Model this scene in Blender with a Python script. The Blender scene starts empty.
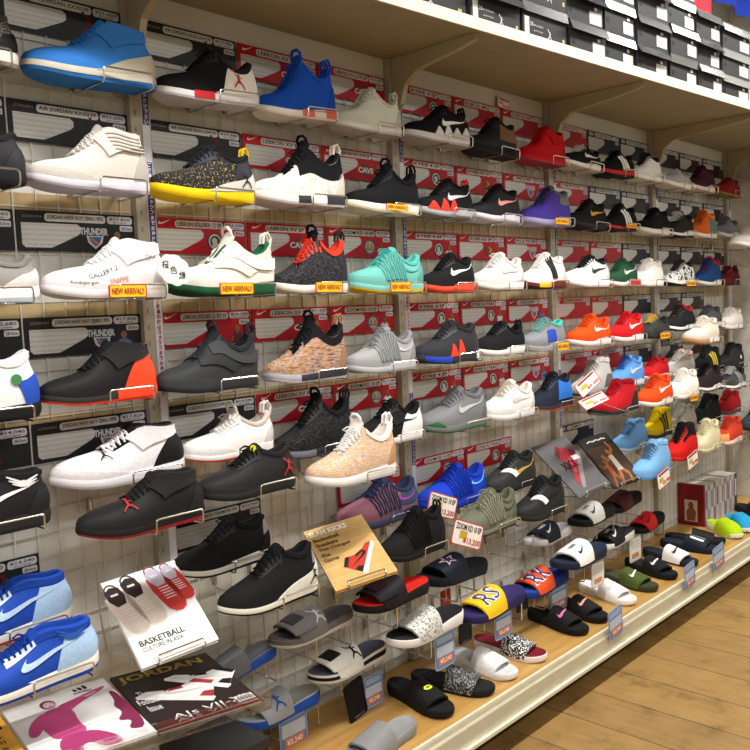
import bpy, bmesh, math, random
import numpy as np
from mathutils import Matrix, Vector

random.seed(7)
SC = bpy.context.scene
COL = SC.collection
PI = math.pi

# ------------------------------------------------------------------ materials
def lin(c):
    return c / 12.92 if c <= 0.04045 else ((c + 0.055) / 1.055) ** 2.4

def rgb(h):
    if len(h) == 3:
        h = ''.join(a * 2 for a in h)
    return tuple(lin(int(h[i:i + 2], 16) / 255) for i in (0, 2, 4)) + (1.0,)

MATS = {}
def new_mat(name):
    m = bpy.data.materials.new(name)
    m.use_nodes = True
    nt = m.node_tree
    b = nt.nodes['Principled BSDF']
    return m, nt, b

def nd(nt, typ, **kw):
    n = nt.nodes.new(typ)
    for k, v in kw.items():
        if k in n.inputs.keys():
            n.inputs[k].default_value = v
        else:
            setattr(n, k, v)
    return n

def ramp(nt, stops, interp='LINEAR'):
    n = nt.nodes.new('ShaderNodeValToRGB')
    n.color_ramp.interpolation = interp
    els = n.color_ramp.elements
    while len(els) < len(stops):
        els.new(0.5)
    for e, (p, c) in zip(els, stops):
        e.position = p
        e.color = c
    return n

def mul(c, f):
    return (min(c[0] * f, 1), min(c[1] * f, 1), min(c[2] * f, 1), 1)

ROUGH = dict(knit=.85, leather=.55, plain=.6, rubber=.65, paper=.55, gloss=.22, weave=.8, weave2=.8, scale=.7,
             spot=.8, camo=.7, camo2=.7, multi=.8, pastel=.8, fabric=.9, card=.4, foam=.75)
def M(h, kind='plain'):
    key = (h, kind)
    if key in MATS:
        return MATS[key]
    m, nt, b = new_mat(kind + '_' + h)
    c = rgb(h)
    L = nt.links.new
    b.inputs['Roughness'].default_value = ROUGH.get(kind, .6)
    b.inputs['Specular IOR Level'].default_value = .5 if kind == 'gloss' else (.10 if kind in ('knit', 'fabric', 'paper', 'weave', 'weave2', 'spot') else .14)
    tc = nd(nt, 'ShaderNodeTexCoord')
    ob = tc.outputs['Object']
    def bump(src, strength, dist=.002):
        bp = nd(nt, 'ShaderNodeBump', Strength=strength, Distance=dist)
        L(src, bp.inputs['Height'])
        L(bp.outputs[0], b.inputs['Normal'])
    if kind in ('plain', 'paper', 'card', 'gloss', 'rubber', 'foam'):
        n = nd(nt, 'ShaderNodeTexNoise', Scale=35.0, Detail=2.0)
        L(ob, n.inputs['Vector'])
        r = ramp(nt, [(.3, mul(c, .93)), (.7, mul(c, 1.04))])
        L(n.outputs['Fac'], r.inputs[0]); L(r.outputs[0], b.inputs['Base Color'])
        if kind in ('rubber', 'foam'):
            bump(n.outputs['Fac'], .08)
    elif kind in ('knit', 'fabric'):
        v = nd(nt, 'ShaderNodeTexVoronoi', Scale=330.0)
        L(ob, v.inputs['Vector'])
        r = ramp(nt, [(.0, mul(c, 1.05)), (.6, mul(c, .90))])
        L(v.outputs['Distance'], r.inputs[0]); L(r.outputs[0], b.inputs['Base Color'])
        bump(v.outputs['Distance'], .25)
    elif kind == 'leather':
        n = nd(nt, 'ShaderNodeTexNoise', Scale=160.0, Detail=3.0)
        L(ob, n.inputs['Vector'])
        r = ramp(nt, [(.3, mul(c, .92)), (.7, mul(c, 1.06))])
        L(n.outputs['Fac'], r.inputs[0]); L(r.outputs[0], b.inputs['Base Color'])
        bump(n.outputs['Fac'], .15)
    elif kind == 'scale':
        v = nd(nt, 'ShaderNodeTexVoronoi', Scale=75.0)
        mp = nd(nt, 'ShaderNodeMapping'); mp.inputs['Scale'].default_value = (1, 1, 1.8)
        L(ob, mp.inputs[0]); L(mp.outputs[0], v.inputs['Vector'])
        r = ramp(nt, [(.0, mul(c, 1.05)), (.55, mul(c, .97)), (.8, mul(c, .7))])
        L(v.outputs['Distance'], r.inputs[0]); L(r.outputs[0], b.inputs['Base Color'])
        bump(v.outputs['Distance'], .5)
    elif kind in ('multi', 'pastel', 'weave', 'weave2', 'spot', 'camo', 'camo2', 'speck'):
        mp = nd(nt, 'ShaderNodeMapping')
        n = nd(nt, 'ShaderNodeTexNoise', Scale=95.0, Detail=1.0)
        L(ob, mp.inputs[0]); L(mp.outputs[0], n.inputs['Vector'])
        if kind == 'multi':
            mp.inputs['Rotation'].default_value = (0, .5, 0); mp.inputs['Scale'].default_value = (.35, 1, 2.4)
            cs = ['5a504c', 'b8684c', '8f8f52', 'b08a76', 'c4948a', '7a5450', '5f8488', 'c4a284']; n.inputs['Scale'].default_value = 75
            r = ramp(nt, [(.26 + .06 * i, rgb(x)) for i, x in enumerate(cs)], 'CONSTANT')
        elif kind == 'pastel':
            mp.inputs['Rotation'].default_value = (0, .5, 0); mp.inputs['Scale'].default_value = (.35, 1, 2.4)
            cs = ['a0ada4', 'd9a468', 'd9bc94', 'd0948a', 'dcccae', 'b09ca8', 'd0aa78', 'adb692']; n.inputs['Scale'].default_value = 75
            r = ramp(nt, [(.26 + .06 * i, rgb(x)) for i, x in enumerate(cs)], 'CONSTANT')
        elif kind == 'weave':
            n.inputs['Scale'].default_value = 260
            r = ramp(nt, [(.0, c), (.635, rgb('a08a34'))], 'CONSTANT')
        elif kind == 'weave2':
            n.inputs['Scale'].default_value = 170
            mp.inputs['Scale'].default_value = (.6, 1, 2)
            r = ramp(nt, [(.35, mul(c, .6)), (.5, c), (.68, mul(c, 2.4))])
        elif kind == 'spot':
            n.inputs['Scale'].default_value = 300
            r = ramp(nt, [(.0, c), (.52, rgb('8d8c88'))], 'CONSTANT')
        elif kind == 'camo':
            n.inputs['Scale'].default_value = 70
            r = ramp(nt, [(.0, rgb('202022')), (.45, rgb('e6e5e2'))], 'CONSTANT')
        elif kind == 'camo2':
            n.inputs['Scale'].default_value = 60
            r = ramp(nt, [(.0, c), (.5, mul(c, 1.8)), (.6, mul(c, .6))], 'CONSTANT')
        L(n.outputs['Fac'], r.inputs[0]); L(r.outputs[0], b.inputs['Base Color'])
        bump(n.outputs['Fac'], .3)
    MATS[key] = m
    return m

def M_speck(base, dots, scale=190, thr=.55):
    key = ('speck', base, dots, scale)
    if key in MATS:
        return MATS[key]
    m, nt, b = new_mat('speckled_' + base)
    L = nt.links.new
    tc = nd(nt, 'ShaderNodeTexCoord')
    n = nd(nt, 'ShaderNodeTexNoise', Scale=float(scale), Detail=2.0)
    L(tc.outputs['Object'], n.inputs['Vector'])
    r = ramp(nt, [(.0, rgb(base)), (thr, rgb(dots))], 'CONSTANT')
    L(n.outputs['Fac'], r.inputs[0]); L(r.outputs[0], b.inputs['Base Color'])
    b.inputs['Roughness'].default_value = .5
    MATS[key] = m
    return m

def M_metal(h, rough=.28):
    key = ('metal', h, rough)
    if key in MATS:
        return MATS[key]
    m, nt, b = new_mat('metal_' + h)
    b.inputs['Base Color'].default_value = rgb(h)
    b.inputs['Metallic'].default_value = 1
    b.inputs['Roughness'].default_value = rough
    MATS[key] = m
    return m

def M_writing(h, ink, scale=1.0):
    """paper with rows of small handwriting-like ink marks"""
    key = ('writing', h, ink, scale)
    if key in MATS:
        return MATS[key]
    m, nt, b = new_mat('written_paper')
    L = nt.links.new
    tc = nd(nt, 'ShaderNodeTexCoord')
    sx = nd(nt, 'ShaderNodeSeparateXYZ'); L(tc.outputs['Object'], sx.inputs[0])
    a = nd(nt, 'ShaderNodeMath', operation='MULTIPLY'); a.inputs[1].default_value = 95 * scale
    L(sx.outputs['Z'], a.inputs[0])
    f = nd(nt, 'ShaderNodeMath', operation='FRACT'); L(a.outputs[0], f.inputs[0])
    band = nd(nt, 'ShaderNodeMath', operation='LESS_THAN'); band.inputs[1].default_value = .36
    L(f.outputs[0], band.inputs[0])
    mp = nd(nt, 'ShaderNodeMapping'); mp.inputs['Scale'].default_value = (520 * scale, 1, 300 * scale)
    L(tc.outputs['Object'], mp.inputs[0])
    n = nd(nt, 'ShaderNodeTexNoise', Scale=1.0, Detail=1.0); L(mp.outputs[0], n.inputs['Vector'])
    g = nd(nt, 'ShaderNodeMath', operation='GREATER_THAN'); g.inputs[1].default_value = .5
    L(n.outputs['Fac'], g.inputs[0])
    mm = nd(nt, 'ShaderNodeMath', operation='MULTIPLY'); L(band.outputs[0], mm.inputs[0]); L(g.outputs[0], mm.inputs[1])
    mx = nd(nt, 'ShaderNodeMix', data_type='RGBA')
    mx.inputs[6].default_value = rgb(h); mx.inputs[7].default_value = rgb(ink)
    L(mm.outputs[0], mx.inputs[0]); L(mx.outputs[2], b.inputs['Base Color'])
    b.inputs['Roughness'].default_value = .5
    MATS[key] = m
    return m

# ------------------------------------------------------------------ mesh helpers
class MB:
    def __init__(s):
        s.v = []; s.f = []; s.mi = []; s.cuts = []
    def add(s, verts, faces, mi=0):
        o = len(s.v); s.cuts.append((o, len(s.f)))
        s.v.extend([tuple(map(float, p)) for p in verts])
        s.f.extend([tuple(i + o for i in q) for q in faces])
        s.mi.extend([mi] * len(faces))
    def box(s, x0, x1, y0, y1, z0, z1, mi=0, R=None):
        c = [(x0, y0, z0), (x1, y0, z0), (x1, y1, z0), (x0, y1, z0), (x0, y0, z1), (x1, y0, z1), (x1, y1, z1), (x0, y1, z1)]
        if R is not None:
            c = [R @ Vector(p) for p in c]
        s.add(c, [(3, 2, 1, 0), (4, 5, 6, 7), (0, 1, 5, 4), (1, 2, 6, 5), (2, 3, 7, 6), (3, 0, 4, 7)], mi)
    def grid(s, P, close_u=False, close_v=False, mi=0):
        """P array (a,b,3)"""
        a, b = P.shape[:2]
        f = []
        for i in range(a if close_u else a - 1):
            for j in range(b if close_v else b - 1):
                i2 = (i + 1) % a; j2 = (j + 1) % b
                f.append((i * b + j, i2 * b + j, i2 * b + j2, i * b + j2))
        s.add(P.reshape(-1, 3), f, mi)
    def tube(s, pts, r, n=6, mi=0, closed=False, caps=True):
        pts = [Vector(p) for p in pts]
        m = len(pts)
        rings = []
        up = None
        for i in range(m):
            if closed:
                t = (pts[(i + 1) % m] - pts[i - 1])
            else:
                t = pts[min(i + 1, m - 1)] - pts[max(i - 1, 0)]
            if t.length < 1e-9:
                t = Vector((0, 0, 1))
            t.normalize()
            if up is None:
                up = Vector((0, 0, 1)) if abs(t.z) < .9 else Vector((1, 0, 0))
            up = (up - t * up.dot(t))
            if up.length < 1e-6:
                up = t.orthogonal()
            up.normalize()
            w = t.cross(up)
            rr = r[i] if isinstance(r, (list, tuple)) else r
            rings.append([pts[i] + (up * math.cos(2 * PI * k / n) + w * math.sin(2 * PI * k / n)) * rr for k in range(n)])
        vs = [p for q in rings for p in q]
        f = []
        for i in range(m if closed else m - 1):
            i2 = (i + 1) % m
            for k in range(n):
                k2 = (k + 1) % n
                f.append((i * n + k, i * n + k2, i2 * n + k2, i2 * n + k))
        if caps and not closed:
            f.append(tuple(reversed(range(n)))); f.append(tuple(range((m - 1) * n, m * n)))
        s.add(vs, f, mi)
    def disc(s, c, r, axis='y', n=16, th=.0006, mi=0):
        cx, cy, cz = c
        a = [2 * PI * k / n for k in range(n)]
        if axis == 'y':
            P0 = [(cx + r * math.cos(t), cy, cz + r * math.sin(t)) for t in a]; P1 = [(p[0], cy - th, p[2]) for p in P0]
        else:
            P0 = [(cx + r * math.cos(t), cy + r * math.sin(t), cz) for t in a]; P1 = [(p[0], p[1], cz + th) for p in P0]
        f = [tuple(range(n)), tuple(range(n, 2 * n))] + [(k, (k + 1) % n, n + (k + 1) % n, n + k) for k in range(n)]
        s.add(P0 + P1, f, mi)
    def poly(s, pts, y, th=.0006, mi=0):
        """flat polygon in xz plane facing -y, pts [(x,z)]"""
        n = len(pts)
        P = [(x, y, z) for x, z in pts] + [(x, y - th, z) for x, z in pts]
        s.add(P, [tuple(reversed(range(n))), tuple(range(n, 2 * n))] + [(k, (k + 1) % n, n + (k + 1) % n, n + k) for k in range(n)], mi)
    def pieces(s):
        for k, (a, b) in enumerate(s.cuts):
            c, d = s.cuts[k + 1] if k + 1 < len(s.cuts) else (len(s.v), len(s.f))
            m = MB(); m.v = s.v[a:c]; m.f = [tuple(i - a for i in q) for q in s.f[b:d]]; m.mi = s.mi[b:d]
            yield m
    def mesh(s, name, mats, smooth=True, angle=.7, weld=True):
        me = bpy.data.meshes.new(name)
        me.from_pydata(s.v, [], s.f)
        me.polygons.foreach_set('material_index', s.mi)
        if weld:
            bm = bmesh.new(); bm.from_mesh(me)
            bmesh.ops.remove_doubles(bm, verts=bm.verts, dist=1e-5)
            bmesh.ops.recalc_face_normals(bm, faces=bm.faces)
            bm.to_mesh(me); bm.free()
        for m in (mats if isinstance(mats, (list, tuple)) else [mats]):
            me.materials.append(m)
        if smooth:
            me.polygons.foreach_set('use_smooth', [True] * len(me.polygons))
            try:
                me.set_sharp_from_angle(angle=angle)
            except Exception:
                pass
        me.update()
        return me

def link(name, data=None, parent=None, loc=None, rot=None):
    o = bpy.data.objects.new(name, data)
    COL.objects.link(o)
    if parent is not None:
        o.parent = parent
    if loc is not None:
        o.location = loc
    if rot is not None:
        o.rotation_euler = rot
    return o

def build(mb, name, mats, parent=None, smooth=True, angle=.7, **kw):
    return link(name, mb.mesh(name, mats, smooth, angle), parent, **kw)

def tag(o, label, cat, group=None):
    o['label'] = label; o['category'] = cat
    if group:
        o['group'] = group
    return o

def thing(name, label, cat, loc=(0, 0, 0), rot=(0, 0, 0), group=None):
    return tag(link(name, None, None, loc, rot), label, cat, group)

def struct(mb, name, mats, smooth=False, **kw):
    o = build(mb, name, mats, None, smooth, **kw)
    o['kind'] = 'structure'
    return o

def roundrect(x0, x1, z0, z1, r, n=4):
    P = []
    for cx, cz, a0 in ((x1 - r, z1 - r, 0), (x0 + r, z1 - r, PI / 2), (x0 + r, z0 + r, PI), (x1 - r, z0 + r, 3 * PI / 2)):
        for k in range(n + 1):
            a = a0 + PI / 2 * k / n
            P.append((cx + r * math.cos(a), cz + r * math.sin(a)))
    return P

# text as flat mesh, cached as arrays (x,y) centred, unit height scaled
TEXT = {}
def text_arrays(s, bold=.0, line=.95):
    key = (s, bold)
    if key in TEXT:
        return TEXT[key]
    cu = bpy.data.curves.new('lettering', 'FONT')
    cu.body = s; cu.align_x = 'CENTER'; cu.align_y = 'CENTER'
    cu.resolution_u = 2; cu.offset = bold; cu.space_line = line
    o = bpy.data.objects.new('lettering', cu)
    COL.objects.link(o)
    bpy.context.view_layer.update()
    dg = bpy.context.evaluated_depsgraph_get()
    me = bpy.data.meshes.new_from_object(o.evaluated_get(dg))
    V = np.array([v.co[:2] for v in me.vertices]).reshape(-1, 2)
    F = [tuple(p.vertices) for p in me.polygons]
    bpy.data.objects.remove(o); bpy.data.meshes.remove(me); bpy.data.curves.remove(cu)
    if len(V):
        lo, hi = V.min(0), V.max(0)
        V = V - (lo + hi) / 2
        size = hi - lo
    else:
        size = np.array([1., 1.])
    TEXT[key] = (V, F, size)
    return TEXT[key]

def text_mb(mb, s, cx, cz, y, w=None, h=None, bold=.0, mi=0, shear=0):
    """text in the xz plane facing -y, fitted in w x h"""
    V, F, size = text_arrays(s, bold)
    if w and h:
        sx, sz = w / size[0], h / size[1]
    elif h:
        sx = sz = h / size[1]
    else:
        sx = sz = w / size[0]
    mb.add([(cx + p[0] * sx + shear * p[1] * sz, y, cz + p[1] * sz) for p in V], F, mi)

# little emblem strokes, unit square centred at 0, as quads / discs in 2-D
def stroke(a, b, w0, w1=None):
    w1 = w0 if w1 is None else w1
    dx, dy = b[0] - a[0], b[1] - a[1]
    l = math.hypot(dx, dy) or 1
    nx, ny = -dy / l, dx / l
    return [(a[0] + nx * w0, a[1] + ny * w0), (a[0] - nx * w0, a[1] - ny * w0), (b[0] - nx * w1, b[1] - ny * w1), (b[0] + nx * w1, b[1] + ny * w1)]
def circ(cx, cy, r, n=8):
    return [(cx + r * math.cos(2 * PI * k / n), cy + r * math.sin(2 * PI * k / n)) for k in range(n)]
JUMP = [stroke((.02, .05), (.06, .5), .09), circ(.1, .64, .1), stroke((.04, .5), (-.26, .84), .05), circ(-.32, .92, .1),
        stroke((.06, .48), (.36, .36), .045), stroke((.02, .08), (-.22, -.12), .085, .06), stroke((-.22, -.12), (-.5, -.42), .06, .05),
        stroke((.02, .08), (.3, -.1), .085, .06), stroke((.3, -.1), (.52, -.5), .06, .05)]
WING = [circ(0, 0, .2, 10), stroke((.15, .08), (.85, .34), .08, .03), stroke((.15, -.03), (.75, .16), .07, .03), stroke((.12, -.14), (.6, 0), .06, .03), stroke((-.15, .08), (-.85, .34), .08, .03),
        stroke((-.15, -.03), (-.75, .16), .07, .03), stroke((-.12, -.14), (-.6, 0), .06, .03)]
def bez(p, n):
    p = np.array(p, float); t = np.linspace(0, 1, n)[:, None]
    return (1 - t) ** 3 * p[0] + 3 * (1 - t) ** 2 * t * p[1] + 3 * (1 - t) * t ** 2 * p[2] + t ** 3 * p[3]
def swoosh2d(n=14):
    """two matching edges (lower, upper) of the tick in a 1 x 0.5 frame, front hook at left, tail up at right"""
    lo = bez([(.12, .42), (-.16, .02), (.06, -.14), (1.0, .58)], n)
    hi = bez([(.12, .42), (.00, .16), (.22, .16), (1.0, .58)], n)
    return lo, hi
def swoosh_quads(n=14):
    lo, hi = swoosh2d(n)
    lo = lo - np.array([.5, .2]); hi = hi - np.array([.5, .2])
    return [[tuple(lo[i]), tuple(lo[i + 1]), tuple(hi[i + 1]), tuple(hi[i])] for i in range(n - 1)]
STAR5 = [[(0, 0)] + [((.5 if k % 2 == 0 else .2) * math.sin(2 * PI * k / 10), (.5 if k % 2 == 0 else .2) * math.cos(2 * PI * k / 10)) for k in (i, i + 1)] for i in range(10)]

# ------------------------------------------------------------------ what stands where (metres)
HEADER = (0.4922, -0.3419, 2.5631, -0.4926)
HZ = 2.06
SHOES = [
 ('grey knit sneaker cut off at left edge, top row', 'grey knit sneaker cut off at left edge, top row', (-0.627, -0.09, 1.7988), 0.295, 0.0, 0.1162, 'mid', {'up': '3c3d3f', 'mid': 'd8d2c4', 'out': '8a8478', 'lace': '333', 'tongue': '444', 'kind': 'spot', 'heel': ('1d1d1f', 0.8, 0.86, 0.45)}, (-0.4854, -0.3674, 1.7958, 1.7958, -0.1456, 0.03), 0),
 ('bright blue high sneaker with a grey midsole band, top row', 'bright blue high sneaker with a grey midsole band, top row', (-0.3161, -0.09, 1.798), 0.2947, 0.025, 0.1381, 'high', {'up': '3a80d2', 'mid': '3578c4', 'out': '2e6cb4', 'lace': '2f7fd6', 'tongue': '2f7fd6', 'kind': 'knit', 'band': ('b9b3a4', 0.0, 1, 0.35, 0.95), 'fold': '397ccc', 'heelwedge': 'bdb6a6'}, (-0.1746, -0.0568, 1.7985, 1.8014, -0.1455, 0.03), 0),
 ('black low sneaker with a white heel quarter', 'black low sneaker with a white heel quarter', (-0.0146, -0.09, 1.7953), 0.2861, 0.045, 0.1331, 'low', {'up': '1b1b1d', 'mid': 'e3dfe0', 'out': 'b9b8c4', 'lace': '1b1b1d', 'tongue': '26262a', 'kind': 'knit', 'quarter': ('ece9e6', 0.56, 0.66, 0, 0.82, 1.0), 'heelp': ('35527a', 0.95, 1, 0.3, 0.95), 'jm': ('c8202c', 0.73, 0.36, 0.03), 'mids': ('c23038', 0.26, 0.46)}, (0.1228, 0.2372, 1.7984, 1.8036, -0.1439, 0.03), 0),
 ('royal blue sneaker with white and orange sole, top row', 'royal blue sneaker with white and orange sole, top row', (0.2756, -0.09, 1.7971), 0.2659, 0.045, 0.169, 'twin', {'up': '1f55c4', 'mid': 'ded9d4', 'out': 'cfc9c4', 'lace': '1f55c4', 'tongue': '1f55c4', 'kind': 'knit', 'mids': ('e0705c', 0.45, 0.62), 'mids2': ('e0705c', 0.78, 0.95)}, (0.4032, 0.5096, 1.7999, 1.8047, -0.1401, 0.03), 0),
 ('off-white low sneaker with a rope-like lace loop, top row', 'off-white low sneaker with a rope-like lace loop, top row', (0.5455, -0.09, 1.7957), 0.2643, 0.0189, 0.135, 'low', {'up': 'd9dccf', 'mid': 'dcd8d6', 'out': 'b5b5c0', 'lace': 'd5d5c5', 'tongue': 'cfd0c2', 'kind': 'knit', 'loop': 'c9cbb9'}, (0.6723, 0.778, 1.7951, 1.7971, -0.1398, 0.03), 0),
 ('black sneaker with white logo and jagged white sole, top row', 'black sneaker with white logo and jagged white sole, top row', (0.8478, -0.09, 1.8016), 0.2934, 0.0104, 0.1271, 'mid', {'up': '17171a', 'mid': 'd9d6dc', 'out': 'aeaab4', 'lace': '17171a', 'tongue': '17171a', 'kind': 'knit', 'sw': 'f4f4f4', 'teeth': ('d9d6dc', 0.28, 0.92, 4, 0.34), 'loop': '17171a'}, (0.9886, 1.106, 1.8001, 1.8013, -0.1453, 0.03), 0),
 ('black sneaker with tan heel quarter in the top row', 'black sneaker with tan heel quarter in the top row', (1.1452, -0.09, 1.8009), 0.2665, -0.03, 0.1365, 'mid', {'up': '17181a', 'mid': '1a1a1c', 'out': '2a2520', 'lace': '202022', 'tongue': '17171a', 'kind': 'leather', 'quarter': ('6f5136', 0.52, 0.6, 0.25, 0.9, 1.0)}, (1.2731, 1.3797, 1.7941, 1.7909, -0.1402, 0.03), 0),
 ('all red sneaker at the middle of the top row', 'all red sneaker at the middle of the top row', (1.4635, -0.09, 1.7969), 0.2733, 0.0093, 0.1446, 'mid', {'up': 'c4161f', 'mid': 'c01a26', 'out': '9a3a48', 'lace': 'b5121c', 'tongue': 'a50f18', 'kind': 'knit', 'fold': 'b3141d'}, (1.5947, 1.704, 1.7951, 1.7961, -0.1415, 0.03), 0),
 ('black white-logo sneaker beside the all red one, top row', 'black white-logo sneaker beside the all red one, top row', (1.7408, -0.09, 1.808), 0.2655, -0.03, 0.099, 'low', {'up': '19191b', 'mid': 'eceae6', 'out': 'c8c6c4', 'lace': 'ddd', 'tongue': '19191b', 'kind': 'knit', 'sw': 'f0f0f0'}, (1.8682, 1.9744, 1.8012, 1.798, -0.14, 0.03), 0),
 ('black and red sneaker with three white stripes, top row', 'black and red sneaker with three white stripes, top row', (2.0233, -0.09, 1.7949), 0.2733, 0.0339, 0.112, 'low', {'up': '17181b', 'mid': 'c32b2a', 'out': '18181a', 'lace': '17171a', 'tongue': '222', 'kind': 'knit', 'stripes': 'f1f1f1'}, (2.1545, 2.2639, 1.7963, 1.8, -0.1415, 0.03), 0),
 ('white sneaker beside the striped black one, top row', 'white sneaker beside the striped black one, top row', (2.3007, -0.09, 1.802), 0.2597, 0.0048, 0.1264, 'mid', {'up': 'e6e5e0', 'mid': 'eceae6', 'out': 'd5d3d0', 'lace': '333', 'tongue': '25262a', 'kind': 'leather'}, (2.4253, 2.5292, 1.7996, 1.8, -0.1389, 0.03), 0),
 ('light grey sneaker with white sole, top row right part', 'light grey sneaker with white sole, top row right part', (2.5977, -0.09, 1.7991), 0.275, -0.0296, 0.092, 'low', {'up': 'b3b2b0', 'mid': 'ece9e6', 'out': 'd6d4d2', 'lace': 'c9c7c4', 'tongue': 'aaa', 'kind': 'knit'}, (2.7297, 2.8397, 1.7922, 1.789, -0.1418, 0.03), 0),
 ('dark plum sneaker with pale sole in the top row', 'dark plum sneaker with pale sole in the top row', (2.8873, -0.09, 1.8005), 0.275, -0.0068, 0.1332, 'mid', {'up': '3c1b26', 'mid': 'ddd5d2', 'out': 'c5bdbb', 'lace': '3c1b26', 'tongue': '2b141c', 'kind': 'knit'}, (3.0193, 3.1293, 1.7966, 1.7958, -0.1418, 0.03), 0),
 ('maroon sneaker at the right end of the top row', 'maroon sneaker at the right end of the top row', (3.2232, -0.09, 1.8026), 0.275, -0.0125, 0.1, 'mid', {'up': '7c1d22', 'mid': '6f181e', 'out': '8c7a3c', 'lace': '7c1d22', 'tongue': '641419', 'kind': 'knit'}, (3.3552, 3.4652, 1.798, 1.7966, -0.1418, 0.03), 0),
 ('black leather sneaker cut off at left, second row', 'black leather sneaker cut off at left, second row', (-0.6287, -0.09, 1.5727), 0.295, 0.0, 0.1203, 'mid', {'up': '232326', 'mid': '1e1e20', 'out': '171718', 'lace': '222', 'tongue': '222', 'kind': 'leather'}, (-0.4871, -0.3691, 1.5697, 1.5697, -0.1456, 0.03), 0),
 ('silver grey high sneaker with pale lilac sole, second row', 'silver grey high sneaker with pale lilac sole, second row', (-0.329, -0.09, 1.5755), 0.275, -0.0049, 0.1451, 'high', {'up': 'cfc8bf', 'mid': 'cfcad4', 'out': 'a6a2b0', 'lace': 'c9c2b8', 'tongue': 'b5aea6', 'kind': 'knit', 'fold': 'd6cfc6', 'ribs': 'b4aca3', 'heel_in': 'c02828'}, (-0.197, -0.087, 1.5719, 1.5713, -0.1418, 0.03), 0),
 ('black sneaker with a bright yellow sole, second row', 'black sneaker with a bright yellow sole, second row', (-0.0427, -0.09, 1.575), 0.2859, -0.0102, 0.1383, 'mid', {'up': '26272e', 'mid': 'e6c313', 'out': 'd9b40c', 'lace': '26272e', 'tongue': '1b1b20', 'kind': 'weave', 'quarter': ('262730', 0.72, 0.8, 0.3, 1, 1.0), 'heelwedge': 'c9c6c0', 'jm': ('222', 0.84, 0.22, 0.028), 'loop': 'd9b420'}, (0.0945, 0.2089, 1.5706, 1.5694, -0.1438, 0.03), 0),
 ('white woven sneaker with black looped collar, second row', 'white woven sneaker with black looped collar, second row', (0.2517, -0.09, 1.5764), 0.3071, 0.0143, 0.175, 'twin', {'up': 'e8e2d2', 'mid': 'e4dfd8', 'out': 'c3bfca', 'lace': '16161a', 'tongue': '16161a', 'kind': 'scale', 'collar': ('141416', 0.42), 'mids': ('333338', 0.35, 0.5), 'mids2': ('333338', 0.7, 0.95)}, (0.3991, 0.522, 1.5755, 1.5772, -0.1478, 0.03), 0),
 ('black looped sneaker with cream sole, second row', 'black looped sneaker with cream sole, second row', (0.5847, -0.09, 1.5771), 0.2876, -0.0061, 0.1495, 'twin', {'up': '17171a', 'mid': 'e6e0cf', 'out': 'd3ccba', 'lace': '17171a', 'tongue': '17171a', 'kind': 'knit'}, (0.7228, 0.8378, 1.5733, 1.5725, -0.1442, 0.03), 0),
 ('black sneaker with red sole teeth, second row', 'black sneaker with red sole teeth, second row', (0.8763, -0.09, 1.5797), 0.2682, -0.0116, 0.1281, 'mid', {'up': '1a1a1d', 'mid': 'a9aaac', 'out': '8a8a8c', 'lace': '1a1a1d', 'tongue': '141416', 'kind': 'knit', 'teeth': ('e03a30', 0.1, 0.62, 3, 0.4), 'sw': 'd0d0d2', 'loop': 'd8302c'}, (1.0051, 1.1124, 1.5752, 1.574, -0.1405, 0.03), 0),
 ('black sneaker with pale pink side logo, second row', 'black sneaker with pale pink side logo, second row', (1.1486, -0.09, 1.579), 0.2699, -0.0204, 0.1337, 'mid', {'up': '1d1d20', 'mid': 'd6d3de', 'out': 'bcb9c4', 'lace': '1d1d20', 'tongue': '141416', 'kind': 'leather', 'sw': 'e99a96'}, (1.2781, 1.3861, 1.5734, 1.5712, -0.1408, 0.03), 0),
 ('purple sneaker with grey green collar, second row', 'purple sneaker with grey green collar, second row', (1.4726, -0.09, 1.5749), 0.2913, 0.0211, 0.1493, 'mid', {'up': '5340a8', 'mid': 'a8a3cc', 'out': '9c96bb', 'lace': '3d3a78', 'tongue': '5d6f68', 'kind': 'knit', 'quarter': ('6f7a70', 0.66, 0.72, 0.5, 1, 1.0), 'heelp': ('e2583f', 0.93, 1, 0.7, 1)}, (1.6124, 1.7289, 1.5749, 1.5773, -0.1449, 0.03), 0),
 ('black sneaker with gold side logo, second row', 'black sneaker with gold side logo, second row', (1.7695, -0.09, 1.5804), 0.2727, -0.03, 0.1235, 'mid', {'up': '1c1c1c', 'mid': '2a2a2a', 'out': '1a1a1a', 'lace': '1c1c1c', 'tongue': '161616', 'kind': 'knit', 'sw': 'c79a3a'}, (1.9004, 2.0095, 1.5735, 1.5702, -0.1414, 0.03), 0),
 ('black low sneaker with white stripes, second row', 'black low sneaker with white stripes, second row', (2.0463, -0.09, 1.5769), 0.2621, 0.0268, 0.1165, 'low', {'up': '19191b', 'mid': 'b9302c', 'out': '17171a', 'lace': '222', 'tongue': '1b1b1d', 'kind': 'knit', 'stripes': 'eee'}, (2.1721, 2.2769, 1.5773, 1.5801, -0.1394, 0.03), 0),
 ('black sneaker with clean white sole, second row', 'black sneaker with clean white sole, second row', (2.3589, -0.09, 1.5755), 0.273, -0.0079, 0.1248, 'mid', {'up': '18181a', 'mid': 'e8e6e2', 'out': 'cac8c4', 'lace': '18181a', 'tongue': '141416', 'kind': 'knit'}, (2.4899, 2.5991, 1.5715, 1.5706, -0.1414, 0.03), 0),
 ('black and grey low sneaker with thin white sole, second row', 'black and grey low sneaker with thin white sole, second row', (2.6359, -0.09, 1.5697), 0.2636, 0.0232, 0.1257, 'low', {'up': '2a2a2c', 'mid': 'e4e2de', 'out': '222', 'lace': 'd9d9d9', 'tongue': '202022', 'kind': 'knit'}, (2.7624, 2.8679, 1.5697, 1.5721, -0.1396, 0.03), 0),
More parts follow.
